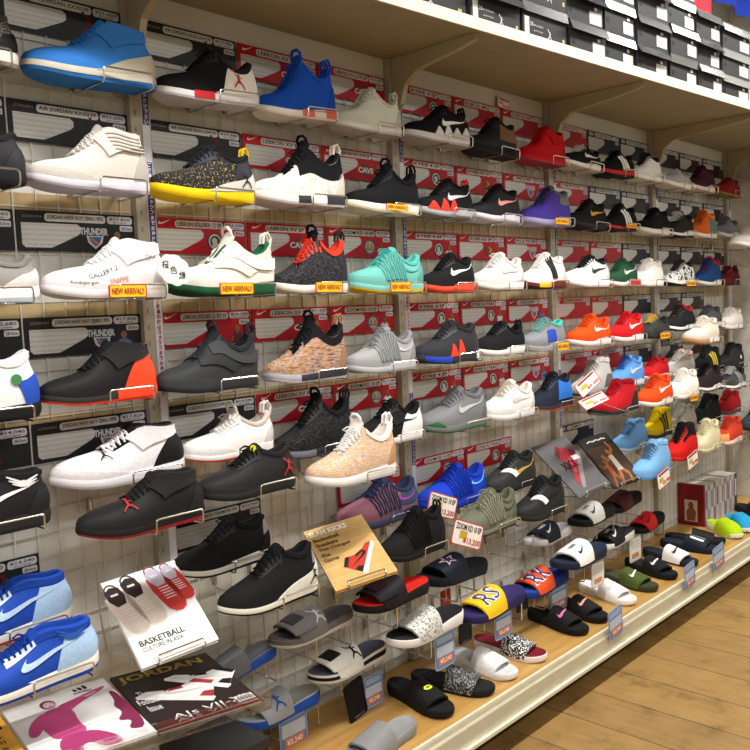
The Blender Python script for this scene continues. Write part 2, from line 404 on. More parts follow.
 ('orange sneaker with colourful heel, second row right part', 'orange sneaker with colourful heel, second row right part', (2.9057, -0.09, 1.5764), 0.275, -0.0049, 0.1431, 'mid', {'up': 'e06a2c', 'mid': 'ebe6dd', 'out': 'cfcac2', 'lace': 'd05a24', 'tongue': 'e9823c', 'kind': 'knit', 'quarter': ('5a7a78', 0.55, 0.62, 0, 0.8, 1.0)}, (3.0377, 3.1477, 1.5727, 1.5722, -0.1418, 0.03), 0),
 ('grey low sneaker at the right end of the second row', 'grey low sneaker at the right end of the second row', (3.2032, -0.09, 1.5882), 0.275, -0.0179, 0.1146, 'low', {'up': '77787c', 'mid': 'dad8d6', 'out': 'b0aea0', 'lace': '6a6b6e', 'tongue': '5d5e62', 'kind': 'knit'}, (3.3352, 3.4452, 1.5829, 1.5809, -0.1418, 0.03), 0),
 ('grey suede sneaker cut off at left, third row', 'grey suede sneaker cut off at left, third row', (-0.6193, -0.09, 1.3469), 0.295, 0.0, 0.1089, 'low', {'up': '8e8985', 'mid': 'ecebeb', 'out': 'b7c3d8', 'lace': '8e8985', 'tongue': '807b77', 'kind': 'leather', 'heel': ('d6d4d2', 0.7, 0.85, 0.5)}, (-0.4777, -0.3597, 1.3439, 1.3439, -0.1456, 0.03), 0),
 ('white high sneaker with handwritten notes on its side', 'white high sneaker with handwritten notes on its side', (-0.3118, -0.09, 1.35), 0.2882, 0.0, 0.1334, 'high', {'up': 'e8e2e4', 'mid': 'e6e0e2', 'out': 'd2cccf', 'lace': 'e8e2e4', 'tongue': 'e6dfe1', 'kind': 'leather', 'fold': 'efe9ea', 'notes': True}, (-0.1735, -0.0582, 1.347, 1.347, -0.1443, 0.03), 0),
 ('white strapped sneaker with dark green sole, third row', 'white strapped sneaker with dark green sole, third row', (-0.0105, -0.09, 1.3495), 0.3035, 0.0, 0.155, 'twin', {'up': 'e9e6dd', 'mid': '1f5233', 'out': '173f28', 'lace': 'e9e6dd', 'tongue': 'ddd9cf', 'kind': 'knit', 'strap': 'f1ece2', 'strap2': 'e3dccb', 'nolace': True, 'lining': '256040', 'collar': ('d5d2c6', 0.72), 'loop': 'e4e0d6'}, (0.1352, 0.2566, 1.3465, 1.3465, -0.1472, 0.03), 0),
 ('black sneaker with red lace loops and white sole, third row', 'black sneaker with red lace loops and white sole, third row', (0.297, -0.09, 1.3514), 0.2585, 0.0, 0.1692, 'twin', {'up': '2b2b2e', 'mid': 'e6e1d8', 'out': 'd2ccc2', 'lace': 'e2402f', 'tongue': '18181a', 'kind': 'weave2', 'lining': 'e2402f', 'dots': 'e2402f'}, (0.4211, 0.5245, 1.3484, 1.3484, -0.1387, 0.03), 0),
 ('teal sneaker with cabled sides, third row', 'teal sneaker with cabled sides, third row', (0.5775, -0.09, 1.3474), 0.3025, 0.0, 0.135, 'low', {'up': '72bcb3', 'mid': '7cc2b9', 'out': 'd9b52c', 'lace': '4fb0a8', 'tongue': '5bbab2', 'kind': 'knit', 'cables': '66b0a8', 'sw': '4a958f'}, (0.7227, 0.8436, 1.3444, 1.3444, -0.147, 0.03), 0),
 ('black sneaker with white logo and orange red sole, third row', 'black sneaker with white logo and orange red sole, third row', (0.8839, -0.09, 1.3454), 0.2587, 0.0, 0.1273, 'mid', {'up': '1c1c1e', 'mid': 'e8523c', 'out': 'd9452f', 'lace': '1c1c1e', 'tongue': '161618', 'kind': 'knit', 'sw': 'f2f2f2'}, (1.0081, 1.1116, 1.3424, 1.3424, -0.1387, 0.03), 0),
 ('white low sneaker with pale side logo, third row', 'white low sneaker with pale side logo, third row', (1.1563, -0.09, 1.3484), 0.275, 0.0, 0.1298, 'low', {'up': 'ebe7e2', 'mid': 'ece8e4', 'out': 'd8d3d0', 'lace': 'e6e1dc', 'tongue': 'e0dad4', 'kind': 'knit', 'sw': 'c9c4c0'}, (1.2883, 1.3983, 1.3454, 1.3454, -0.1418, 0.03), 0),
 ('white sneaker with black strap and maroon sole', 'white sneaker with black strap and maroon sole', (1.4406, -0.09, 1.3484), 0.275, 0.0, 0.1353, 'mid', {'up': 'eae6e0', 'mid': '6c2b2a', 'out': '3a2a22', 'lace': 'e8e4de', 'tongue': 'e6e0da', 'kind': 'leather', 'mids': ('e3b429', 0.22, 0.5), 'straps': '222226'}, (1.5726, 1.6826, 1.3454, 1.3454, -0.1418, 0.03), 0),
 ('white sneaker with large black side logo, third row', 'white sneaker with large black side logo, third row', (1.7523, -0.09, 1.3504), 0.301, 0.0, 0.1294, 'mid', {'up': 'ecebe7', 'mid': 'f0efec', 'out': 'd0cfcc', 'lace': '222', 'tongue': '1c1c1e', 'kind': 'leather', 'sw': '2b3a2c'}, (1.8968, 2.0173, 1.3474, 1.3474, -0.1467, 0.03), 0),
 ('dark green sneaker with white sole, third row', 'dark green sneaker with white sole, third row', (2.0574, -0.09, 1.3512), 0.25, 0.0, 0.1201, 'mid', {'up': '2c5238', 'mid': 'e9e8e4', 'out': 'd0cfcb', 'lace': '2c5238', 'tongue': '234430', 'kind': 'knit', 'sw': 'cfd5cf'}, (2.1774, 2.2774, 1.3482, 1.3482, -0.1371, 0.03), 0),
 ('plain white sneaker right of the dark green one', 'plain white sneaker right of the dark green one', (2.3001, -0.09, 1.3477), 0.2624, 0.0, 0.1267, 'mid', {'up': 'efece7', 'mid': 'f1efeb', 'out': 'dddad6', 'lace': 'ece8e2', 'tongue': 'e8e4de', 'kind': 'leather'}, (2.4261, 2.531, 1.3447, 1.3447, -0.1394, 0.03), 0),
 ('white sneaker with black speckled upper, third row', 'white sneaker with black speckled upper, third row', (2.6283, -0.09, 1.3484), 0.275, 0.0, 0.1246, 'mid', {'up': 'b9b9b8', 'mid': 'eceae6', 'out': '26262a', 'lace': '333', 'tongue': '2a2a2c', 'kind': 'camo'}, (2.7603, 2.8703, 1.3454, 1.3454, -0.1418, 0.03), 0),
 ('navy blue sneaker with white sole, third row', 'navy blue sneaker with white sole, third row', (2.9765, -0.09, 1.3442), 0.2597, 0.0, 0.1476, 'mid', {'up': '24497f', 'mid': 'eae8e6', 'out': 'c9c7c6', 'lace': '1b3a68', 'tongue': 'b8304a', 'kind': 'knit'}, (3.1012, 3.2051, 1.3412, 1.3412, -0.1389, 0.03), 0),
 ('maroon sneaker with a heel loop ending the third row', 'maroon sneaker with a heel loop ending the third row', (3.2403, -0.09, 1.3459), 0.25, 0.0, 0.1008, 'low', {'up': '5b1c22', 'mid': '5b1c22', 'out': '431418', 'lace': '5b1c22', 'tongue': '4a151a', 'kind': 'knit', 'loop': '5b1c22'}, (3.3603, 3.4603, 1.3429, 1.3429, -0.1371, 0.03), 0),
 ('white and royal blue sneaker with green round emblem', 'white and royal blue sneaker with green round emblem', (-0.6335, -0.09, 1.115), 0.2936, 0.0, 0.1533, 'mid', {'up': 'e8e8ea', 'mid': '2347a8', 'out': '222428', 'lace': 'e8e8ea', 'tongue': 'e4e4e6', 'kind': 'leather', 'quarter': ('2a4fb4', 0.86, 0.8, 0, 0.5, 1.0), 'emblem': ('3f7a4c', 0.8, 0.55, 0.022), 'mids': ('1b1c20', 0.6, 1)}, (-0.4926, -0.3751, 1.112, 1.112, -0.1453, 0.03), 0),
 ('black high sneaker with orange red heel and sole', 'black high sneaker with orange red heel and sole', (-0.3359, -0.09, 1.1277), 0.2673, 0.0, 0.1335, 'high', {'up': '1c1b1c', 'mid': '33302f', 'out': 'e8402a', 'lace': '1c1b1c', 'tongue': '202022', 'kind': 'leather', 'quarter': ('ee4a2a', 0.64, 0.86, 0, 1.0, 1.0), 'fold': '232224', 'mids': ('ee4a2a', 0.58, 1.0), 'bandlow': True}, (-0.2076, -0.1006, 1.1247, 1.1247, -0.1403, 0.03), 0),
 ('charcoal sneaker with crossed straps, fourth row', 'charcoal sneaker with crossed straps, fourth row', (-0.0583, -0.09, 1.124), 0.2831, 0.0, 0.1551, 'twin', {'up': '333537', 'mid': '303234', 'out': '2a2c2e', 'lace': '333537', 'tongue': '2a2c2e', 'kind': 'leather', 'strap': '3c3e41', 'strap2': '2c2e30', 'nolace': True, 'loop': '333537'}, (0.0776, 0.1908, 1.121, 1.121, -0.1433, 0.03), 0),
 ('multicoloured woven sneaker with dark collar, fourth row', 'multicoloured woven sneaker with dark collar, fourth row', (0.2608, -0.09, 1.1189), 0.275, 0.0, 0.175, 'twin', {'up': 'b98a6c', 'mid': 'a3a2ac', 'out': 'cfcdd8', 'lace': '1b1b1d', 'tongue': '1b1b1d', 'kind': 'multi', 'collar': ('1b1b1e', 0.72), 'mids': ('33333a', 0.3, 0.95)}, (0.3928, 0.5028, 1.1159, 1.1159, -0.1418, 0.03), 0),
 ('grey sneaker with cabled sides, fourth row', 'grey sneaker with cabled sides, fourth row', (0.5557, -0.09, 1.1179), 0.275, 0.0, 0.135, 'low', {'up': 'a3a4a4', 'mid': 'b9b9bb', 'out': '9a9a9c', 'lace': '8d8e90', 'tongue': '909194', 'kind': 'knit', 'cables': '96989a', 'sw': 'c3c4c6'}, (0.6877, 0.7977, 1.1149, 1.1149, -0.1418, 0.03), 0),
 ('charcoal sneaker with blue and red sole teeth, fourth row', 'charcoal sneaker with blue and red sole teeth, fourth row', (0.8533, -0.09, 1.1213), 0.2976, 0.0, 0.1362, 'mid', {'up': '35353a', 'mid': '36363c', 'out': '2d2d32', 'lace': '35353a', 'tongue': '2c2c30', 'kind': 'knit', 'teeth': ('e8432e', 0.38, 0.66, 2, 0.44), 'mids': ('2543b4', 0.06, 0.4), 'mids2': ('e6e6e6', 0.86, 1.0)}, (0.9962, 1.1152, 1.1183, 1.1183, -0.1461, 0.03), 0),
 ('black sneaker with thick white sole, fourth row', 'black sneaker with thick white sole, fourth row', (1.1549, -0.09, 1.1271), 0.2708, 0.0, 0.1167, 'low', {'up': '1c1c1f', 'mid': 'edeae6', 'out': 'd4d0cc', 'lace': '1c1c1f', 'tongue': '161618', 'kind': 'knit', 'loop': '1c1c1f'}, (1.2849, 1.3932, 1.1241, 1.1241, -0.141, 0.03), 0),
 ('grey sneaker with blue patch and teal lining, fourth row', 'grey sneaker with blue patch and teal lining, fourth row', (1.4297, -0.09, 1.1235), 0.2745, 0.0, 0.1223, 'mid', {'up': '84858a', 'mid': '9c9ca0', 'out': 'b9b9bc', 'lace': '70a59c', 'tongue': '6f7074', 'kind': 'leather', 'lining': '4fb8a8', 'quarter': ('2b48b0', 0.42, 0.46, 0.1, 0.6, 0.66)}, (1.5615, 1.6713, 1.1205, 1.1205, -0.1417, 0.03), 0),
 ('bright orange sneaker with white sole, fourth row', 'bright orange sneaker with white sole, fourth row', (1.7705, -0.09, 1.1205), 0.2864, 0.0, 0.1264, 'low', {'up': 'ec5218', 'mid': 'efeae6', 'out': 'dcd6d2', 'lace': 'd94a14', 'tongue': 'e04a14', 'kind': 'knit', 'sw': 'c9c5c0'}, (1.908, 2.0226, 1.1175, 1.1175, -0.1439, 0.03), 0),
 ('red sneaker with white sole and silver side logo, fourth row', 'red sneaker with white sole and silver side logo, fourth row', (2.0793, -0.09, 1.1202), 0.2724, 0.0, 0.1276, 'mid', {'up': 'cf1f24', 'mid': 'eee9e6', 'out': 'ddd8d4', 'lace': 'b8171c', 'tongue': 'c01a20', 'kind': 'knit', 'sw': 'd5d0cc'}, (2.21, 2.319, 1.1172, 1.1172, -0.1413, 0.03), 0),
 ('dark camouflage sneaker with yellow loops, fourth row', 'dark camouflage sneaker with yellow loops, fourth row', (2.3557, -0.09, 1.1173), 0.2603, 0.0, 0.1108, 'low', {'up': '2d2e2a', 'mid': '2b2b2a', 'out': '232322', 'lace': 'c9a444', 'tongue': '2a2a28', 'kind': 'camo2'}, (2.4806, 2.5847, 1.1143, 1.1143, -0.139, 0.03), 0),
 ('black sneaker with red collar and curved white sole, fourth row', 'black sneaker with red collar and curved white sole, fourth row', (2.6214, -0.09, 1.1383), 0.275, 0.0, 0.1267, 'mid', {'up': '202022', 'mid': 'eceae8', 'out': '222', 'lace': '202022', 'tongue': '8f1d22', 'kind': 'knit', 'lining': 'a3242a'}, (2.7534, 2.8634, 1.1353, 1.1353, -0.1418, 0.03), 0),
 ('cream sneaker with tan sole jutting out in front', 'cream sneaker with tan sole jutting out in front', (2.5837, -0.21, 1.0774), 0.2938, 0.0, 0.1287, 'mid', {'up': 'ddd3c4', 'mid': 'efe9e0', 'out': 'a57b52', 'lace': 'd9cfc0', 'tongue': 'd6ccbc', 'kind': 'knit', 'mids': ('b08458', 0, 0.45)}, (2.7248, 2.8423, 1.0744, 1.0744, -0.2653, 0.03), 0),
 ('dark grey sneaker above the cream one, fourth row', 'dark grey sneaker above the cream one, fourth row', (2.9574, -0.09, 1.1359), 0.275, 0.0, 0.114, 'mid', {'up': '4a4a4c', 'mid': 'cfc9c2', 'out': '8a8784', 'lace': '444', 'tongue': '3c3c3e', 'kind': 'knit'}, (3.0894, 3.1994, 1.1329, 1.1329, -0.1418, 0.03), 0),
 ('pale pinkish sneaker ending the fourth row', 'pale pinkish sneaker ending the fourth row', (3.2472, -0.09, 1.1163), 0.275, 0.0, 0.1148, 'mid', {'up': 'ddd3cc', 'mid': 'e3dcd9', 'out': 'd6cfcc', 'lace': 'd9cfc8', 'tongue': 'd3c9c2', 'kind': 'knit'}, (3.3792, 3.4892, 1.1133, 1.1133, -0.1418, 0.03), 0),
 ('black high sneaker with white curved logo at left edge', 'black high sneaker with white curved logo at left edge', (-0.6446, -0.12, 0.9047), 0.295, 0.0, 0.1197, 'high', {'up': '1f1f20', 'mid': '2b2b2c', 'out': '232324', 'lace': '1f1f20', 'tongue': '1f1f20', 'kind': 'leather', 'sw': 'eeeeec', 'wing': 'd6d6d6', 'uh': 0.95}, (-0.503, -0.385, 0.9017, 0.9017, -0.1756, 0.03), 0),
 ('white high sneaker with black collar and heel', 'white high sneaker with black collar and heel', (-0.3205, -0.088, 0.9473), 0.313, 0.0, 0.126, 'high', {'up': 'e6e0e2', 'mid': 'e4dee0', 'out': 'd0cacc', 'lace': 'e6e0e2', 'tongue': '1c1c1e', 'kind': 'leather', 'quarter': ('1a1a1c', 0.68, 0.9, 0, 0.98, 1.0), 'collar': ('161618', 0.78), 'jm': ('222', 0.33, 0.66, 0.026), 'fold': 'd9d3d5'}, (-0.1702, -0.045, 0.9443, 0.9443, -0.147, 0.03), 0),
 ('all black high sneaker with thin red sole line', 'all black high sneaker with thin red sole line', (-0.3395, -0.225, 0.8679), 0.2855, 0.0, 0.118, 'high', {'up': '1e1e1e', 'mid': '202020', 'out': '9a2428', 'lace': '1e1e1e', 'tongue': '242324', 'kind': 'leather', 'jm': ('a3282c', 0.33, 0.66, 0.028), 'fold': '222122'}, (-0.2025, -0.0883, 0.8649, 0.8649, -0.2788, 0.03), 0),
 ('white laced sneaker with red sole, fifth row', 'white laced sneaker with red sole, fifth row', (-0.0035, -0.088, 0.9542), 0.2669, 0.0, 0.12, 'twin', {'up': 'e8e2de', 'mid': 'ece6e2', 'out': 'e2402c', 'lace': 'e3ddd8', 'tongue': 'e6e0da', 'kind': 'leather', 'lining': 'c9bcb4', 'heelp': ('d94a38', 0.93, 1, 0.85, 1)}, (0.1247, 0.2314, 0.9512, 0.9512, -0.1383, 0.03), 0),
 ('black laced sneaker with yellow tongue badge', 'black laced sneaker with yellow tongue badge', (-0.05, -0.215, 0.8857), 0.2711, 0.0, 0.1168, 'mid', {'up': '242425', 'mid': '2a2a2b', 'out': '222223', 'lace': '161617', 'tongue': '242425', 'kind': 'leather', 'jm': ('b3282c', 0.84, 0.3, 0.03), 'badge': 'd9d92c'}, (0.0801, 0.1885, 0.8827, 0.8827, -0.2661, 0.03), 0),
 ('black looped sneaker with dark translucent sole, fifth row', 'black looped sneaker with dark translucent sole, fifth row', (0.2685, -0.09, 0.9185), 0.2784, 0.0, 0.1674, 'twin', {'up': '202021', 'mid': '2b2b2e', 'out': '55565e', 'lace': '1a1a1b', 'tongue': '1a1a1b', 'kind': 'weave2', 'mids': ('6a6b76', 0.0, 0.4)}, (0.4021, 0.5135, 0.9155, 0.9155, -0.1424, 0.03), 0),
 ('pastel multicoloured sneaker with white laces and sole', 'pastel multicoloured sneaker with white laces and sole', (0.2839, -0.21, 0.8544), 0.3047, 0.0, 0.1629, 'twin', {'up': 'd9a878', 'mid': 'e6e3e2', 'out': 'cfcfdc', 'lace': 'efeeea', 'tongue': 'e9e4dc', 'kind': 'pastel', 'loop': 'efeeea'}, (0.4302, 0.5521, 0.8514, 0.8514, -0.2674, 0.03), 0),
 ('black and white sneaker with black side logo, fifth row', 'black and white sneaker with black side logo, fifth row', (0.5755, -0.09, 0.9069), 0.275, 0.0, 0.1294, 'low', {'up': '1d1d1f', 'mid': 'e8e6e4', 'out': 'c6c4c4', 'lace': '1a1a1b', 'tongue': '1a1a1b', 'kind': 'knit', 'quarter': ('e6e4e2', 0.55, 0.72, 0, 0.99, 1.0), 'sw': '1a1a1c'}, (0.7075, 0.8175, 0.9039, 0.9039, -0.1418, 0.03), 0),
 ('grey sneaker with green sole edge, fifth row', 'grey sneaker with green sole edge, fifth row', (0.8654, -0.09, 0.9018), 0.3169, 0.0, 0.1413, 'mid', {'up': '77777a', 'mid': '6f7070', 'out': '2f6b45', 'lace': '66676a', 'tongue': '6f7074', 'kind': 'leather', 'sw': 'b5b8b6', 'teeth': ('2f6b45', 0.02, 0.22, 1, 0.2)}, (1.0175, 1.1442, 0.8988, 0.8988, -0.1497, 0.03), 0),
 ('white low sneaker in the fifth row of the second bay', 'white low sneaker in the fifth row of the second bay', (1.1863, -0.09, 0.9022), 0.2894, 0.0, 0.135, 'low', {'up': 'ebe7e4', 'mid': 'e9e6ea', 'out': 'd6d3dc', 'lace': 'd6c9b9', 'tongue': 'e3ded8', 'kind': 'knit', 'sw': 'c4c1be'}, (1.3252, 1.4409, 0.8992, 0.8992, -0.1445, 0.03), 0),
 ('navy sneaker with bright blue quarter, fifth row', 'navy sneaker with bright blue quarter, fifth row', (1.4796, -0.09, 0.9012), 0.2642, 0.0, 0.1399, 'mid', {'up': '262a38', 'mid': '33363f', 'out': 'd9512c', 'lace': '22242e', 'tongue': '22242e', 'kind': 'knit', 'quarter': ('2f78d6', 0.5, 0.6, 0.1, 0.85, 0.95)}, (1.6064, 1.7121, 0.8982, 0.8982, -0.1397, 0.03), 0),
 ('pale grey sneaker with a sale tag on its toe', 'pale grey sneaker with a sale tag on its toe', (1.7938, -0.088, 0.9204), 0.275, 0.0, 0.1565, 'high', {'up': 'c6c4c0', 'mid': '8a898a', 'out': '4a4a4c', 'lace': '8f8c86', 'tongue': 'd3d0cb', 'kind': 'knit', 'quarter': ('66666a', 0.62, 0.74, 0, 0.4, 1.0)}, (1.9258, 2.0358, 0.9174, 0.9174, -0.1398, 0.03), 0),
 ('sky blue sneaker above the red and black one', 'sky blue sneaker above the red and black one', (2.0815, -0.09, 0.9289), 0.2696, 0.0, 0.1349, 'mid', {'up': '5f9be0', 'mid': 'e6e6ec', 'out': 'c9c9d0', 'lace': '33599a', 'tongue': '5a94d8', 'kind': 'knit', 'sw': 'c6c8cc'}, (2.2109, 2.3187, 0.9259, 0.9259, -0.1408, 0.03), 0),
 ('red sneaker with black sole below the sky blue one', 'red sneaker with black sole below the sky blue one', (1.7195, -0.215, 0.8574), 0.3084, 0.0, 0.1359, 'high', {'up': 'b71a24', 'mid': '2d2d2f', 'out': '77777a', 'lace': 'a8141e', 'tongue': '8c1420', 'kind': 'knit', 'quarter': ('28282a', 0.68, 0.8, 0, 0.5, 1.0)}, (1.8675, 1.9909, 0.8544, 0.8544, -0.2731, 0.03), 0),
 ('red sneaker behind the orange one, fifth row', 'red sneaker behind the orange one, fifth row', (2.3551, -0.09, 0.9338), 0.25, 0.0, 0.1, 'mid', {'up': 'c01d24', 'mid': 'e6dedb', 'out': 'ccc4c1', 'lace': 'a8151b', 'tongue': 'b0181e', 'kind': 'knit'}, (2.4751, 2.5751, 0.9308, 0.9308, -0.1371, 0.03), 0),
 ('orange sneaker with white logo in front, fifth row', 'orange sneaker with white logo in front, fifth row', (2.1007, -0.205, 0.8505), 0.2744, 0.0, 0.133, 'mid', {'up': 'ea4e1c', 'mid': 'efeae6', 'out': 'd9d4d0', 'lace': 'c93e12', 'tongue': 'e0481a', 'kind': 'knit', 'sw': 'd6cfc8'}, (2.2324, 2.3421, 0.8475, 0.8475, -0.2567, 0.03), 0),
 ('white and grey sneaker above the plain white one, fifth row', 'white and grey sneaker above the plain white one, fifth row', (2.6136, -0.09, 0.9239), 0.275, 0.0, 0.1284, 'mid', {'up': 'd0cdc8', 'mid': 'dad8d8', 'out': 'c9c7c7', 'lace': 'bfbab4', 'tongue': 'cfa9a0', 'kind': 'knit'}, (2.7456, 2.8556, 0.9209, 0.9209, -0.1418, 0.03), 0),
 ('plain white sneaker in front of the grey one, fifth row', 'plain white sneaker in front of the grey one, fifth row', (2.3791, -0.205, 0.8519), 0.2715, 0.0, 0.1308, 'mid', {'up': 'ece8e0', 'mid': 'ece9e4', 'out': 'd9d6d0', 'lace': 'e2ddd4', 'tongue': 'e3ded6', 'kind': 'leather'}, (2.5094, 2.618, 0.8489, 0.8489, -0.2561, 0.03), 0),
 ('black sneaker with yellow lettering, fifth row', 'black sneaker with yellow lettering, fifth row', (2.937, -0.09, 0.9153), 0.275, 0.0, 0.1361, 'mid', {'up': '19191a', 'mid': '202021', 'out': '1a1a1b', 'lace': '222', 'tongue': '1a1a1b', 'kind': 'knit', 'stripes': 'c9b43c'}, (3.069, 3.179, 0.9123, 0.9123, -0.1418, 0.03), 0),
 ('black sneaker with white emblem ending the fifth row', 'black sneaker with white emblem ending the fifth row', (3.2563, -0.09, 0.9101), 0.275, 0.0, 0.1368, 'mid', {'up': '1f1f20', 'mid': '252526', 'out': '1c1c1d', 'lace': '1f1f20', 'tongue': '1b1b1c', 'kind': 'leather', 'emblem': ('e6e6e6', 0.7, 0.3, 0.02)}, (3.3883, 3.4983, 0.9071, 0.9071, -0.1418, 0.03), 0),
 ('dark plum sneaker with white sole line, lower tier right', 'dark plum sneaker with white sole line, lower tier right', (2.6848, -0.19, 0.8527), 0.275, 0.0, 0.1295, 'low', {'up': '2b2024', 'mid': 'e3dfdc', 'out': '2b2426', 'lace': '2b2024', 'tongue': '241c20', 'kind': 'knit'}, (2.8168, 2.9268, 0.8497, 0.8497, -0.2418, 0.03), 0),
 ('glossy black sneaker with white piping, lower tier right end', 'glossy black sneaker with white piping, lower tier right end', (3.0, -0.19, 0.8318), 0.275, 0.0, 0.1113, 'low', {'up': '242527', 'mid': 'e9e7e4', 'out': '242526', 'lace': '9c9c9c', 'tongue': '1e1f20', 'kind': 'gloss', 'stripes': '8d8e90'}, (3.132, 3.242, 0.8288, 0.8288, -0.2418, 0.03), 0),
 ('white sneaker on the grey end wall at the right edge', 'white sneaker on the grey end wall at the right edge', (3.1202, -0.23, 1.5231), 0.295, 0.0, 0.1079, 'mid', {'up': 'd6d1ca', 'mid': 'e6e2dc', 'out': 'cfcac4', 'lace': 'c4beb6', 'tongue': 'c9c4bd', 'kind': 'knit'}, (3.2618, 3.3798, 1.5201, 1.5201, -0.2856, 0.03), 0),
 ('upper light blue sneaker with white sole patch', 'upper light blue sneaker with white sole patch', (2.1123, -0.088, 0.6495), 0.2672, 0.0, 0.1354, 'high', {'up': '6fa3d4', 'mid': 'b9c6d2', 'out': '9fb3c6', 'lace': '4e7299', 'tongue': '6a9ccc', 'kind': 'knit'}, (2.2405, 2.3474, 0.6465, 0.6465, -0.1383, 0.03), 0),
 ('bright yellow sneaker with dark sole', 'bright yellow sneaker with dark sole', (2.3835, -0.088, 0.6713), 0.25, 0.0, 0.1346, 'high', {'up': 'e0c214', 'mid': '4e4e50', 'out': '3d3d3f', 'lace': 'c7a90e', 'tongue': 'd8ba12', 'kind': 'knit', 'stripes': '3a3a2a'}, (2.5035, 2.6035, 0.6683, 0.6683, -0.1351, 0.03), 0),
 ('lower light blue sneaker with light blue sole', 'lower light blue sneaker with light blue sole', (2.0438, -0.21, 0.5558), 0.2891, 0.0, 0.1553, 'high', {'up': '7db4e2', 'mid': '5a95d6', 'out': '6fa8de', 'lace': '53779a', 'tongue': '82b9e6', 'kind': 'knit'}, (2.1826, 2.2983, 0.5528, 0.5528, -0.2645, 0.03), 0),
 ('red sneaker with black tongue above a price tag', 'red sneaker with black tongue above a price tag', (2.355, -0.205, 0.5819), 0.2736, 0.0, 0.1629, 'high', {'up': 'd3201e', 'mid': 'cf2420', 'out': 'b91d1a', 'lace': '1c1c1c', 'tongue': '1b1b1c', 'kind': 'knit', 'collar': ('1b1b1c', 0.55)}, (2.4863, 2.5957, 0.5789, 0.5789, -0.2565, 0.03), 0),
 ('pale sand sneaker behind the cream and red ones', 'pale sand sneaker behind the cream and red ones', (2.6322, -0.088, 0.6503), 0.2738, 0.0, 0.1413, 'mid', {'up': 'b9b3a6', 'mid': 'a9a398', 'out': '8d887e', 'lace': 'b3ad9f', 'tongue': 'b0aa9c', 'kind': 'knit'}, (2.7636, 2.8731, 0.6473, 0.6473, -0.1396, 0.03), 0),
 ('cream yellow sneaker between red and salmon sneakers', 'cream yellow sneaker between red and salmon sneakers', (2.6325, -0.205, 0.578), 0.2669, 0.0, 0.1484, 'mid', {'up': 'd9cfa9', 'mid': 'dbd6a8', 'out': 'cfca9a', 'lace': 'cfc49c', 'tongue': 'd3c9a2', 'kind': 'knit'}, (2.7606, 2.8674, 0.575, 0.575, -0.2553, 0.03), 0),
 ('salmon red sneaker with orange toe', 'salmon red sneaker with orange toe', (2.9233, -0.2, 0.5681), 0.275, 0.0, 0.1339, 'mid', {'up': 'c9402a', 'mid': 'e3d6cf', 'out': 'd6a27f', 'lace': 'b0341f', 'tongue': 'b93822', 'kind': 'knit', 'toe': ('f0914f', 0.5)}, (3.0553, 3.1653, 0.5651, 0.5651, -0.2518, 0.03), 0),
 ('black knitted sneaker behind the cream yellow one', 'black knitted sneaker behind the cream yellow one', (2.91, -0.1, 0.6656), 0.2674, 0.0, 0.1478, 'mid', {'up': '232425', 'mid': '2a2b2c', 'out': '1f2021', 'lace': '232425', 'tongue': '1d1e1f', 'kind': 'knit'}, (3.0383, 3.1453, 0.6626, 0.6626, -0.1504, 0.03), 0),
 ('dark red sneaker above the salmon one', 'dark red sneaker above the salmon one', (3.1814, -0.1, 0.6788), 0.2721, 0.0, 0.1221, 'mid', {'up': 'a31c20', 'mid': '5a5456', 'out': '3f3b3d', 'lace': '8c161a', 'tongue': '8f181c', 'kind': 'knit'}, (3.312, 3.4208, 0.6758, 0.6758, -0.1512, 0.03), 0),
 ('dark grey runner at the right edge of the photo', 'dark grey runner at the right edge of the photo', (3.4646, -0.14, 0.5588), 0.295, 0.0, 0.135, 'low', {'up': '3d4347', 'mid': '2c3033', 'out': '1f2224', 'lace': '2c3033', 'tongue': '30363a', 'kind': 'knit'}, (3.6062, 3.7242, 0.5558, 0.5558, -0.1956, 0.03), 0),
 ('pink and navy cabled sneaker behind the brown book', 'pink and navy cabled sneaker behind the brown book', (0.4979, -0.0901, 0.6773), 0.315, 0.0, 0.1332, 'low', {'up': '8d5f6e', 'mid': '3f4866', 'out': '6a3f4c', 'lace': '2c3450', 'tongue': '2c3450', 'kind': 'knit', 'cables': '38425f', 'quarter': ('3a4462', 0.66, 0.72, 0.2, 1, 1.0), 'sw': 'b03fb0'}, (0.6491, 0.7751, 0.6743, 0.6743, -0.1494, 0.03), 0),
 ('royal blue cabled sneaker with red price tag beneath', 'royal blue cabled sneaker with red price tag beneath', (0.8562, -0.088, 0.6581), 0.311, 0.0, 0.135, 'low', {'up': '1f3fc0', 'mid': '1e3cb4', 'out': '1a35a0', 'lace': '18309a', 'tongue': '1b38ac', 'kind': 'knit', 'cables': '1a359f', 'sw': '63c2d6'}, (1.0055, 1.1299, 0.6551, 0.6551, -0.1466, 0.03), 0),
 ('all black cabled sneaker beside the brown book', 'all black cabled sneaker beside the brown book', (0.5315, -0.21, 0.5993), 0.262, 0.0, 0.1374, 'mid', {'up': '1d1d1e', 'mid': '1f1f20', 'out': '1a1a1b', 'lace': '161617', 'tongue': '1a1a1b', 'kind': 'knit', 'cables': '161617', 'loop': '1c1c1d'}, (0.6572, 0.762, 0.5963, 0.5963, -0.2593, 0.03), 0),
 ('black sneaker with gold logo and white strap', 'black sneaker with gold logo and white strap', (1.1949, -0.09, 0.6509), 0.2765, 0.0, 0.1335, 'mid', {'up': '2e2f2e', 'mid': '2b2c2b', 'out': '242524', 'lace': '262726', 'tongue': '222322', 'kind': 'leather', 'sw': 'b89448', 'strapf': 'ece9e4'}, (1.3276, 1.4382, 0.6479, 0.6479, -0.1421, 0.03), 0),
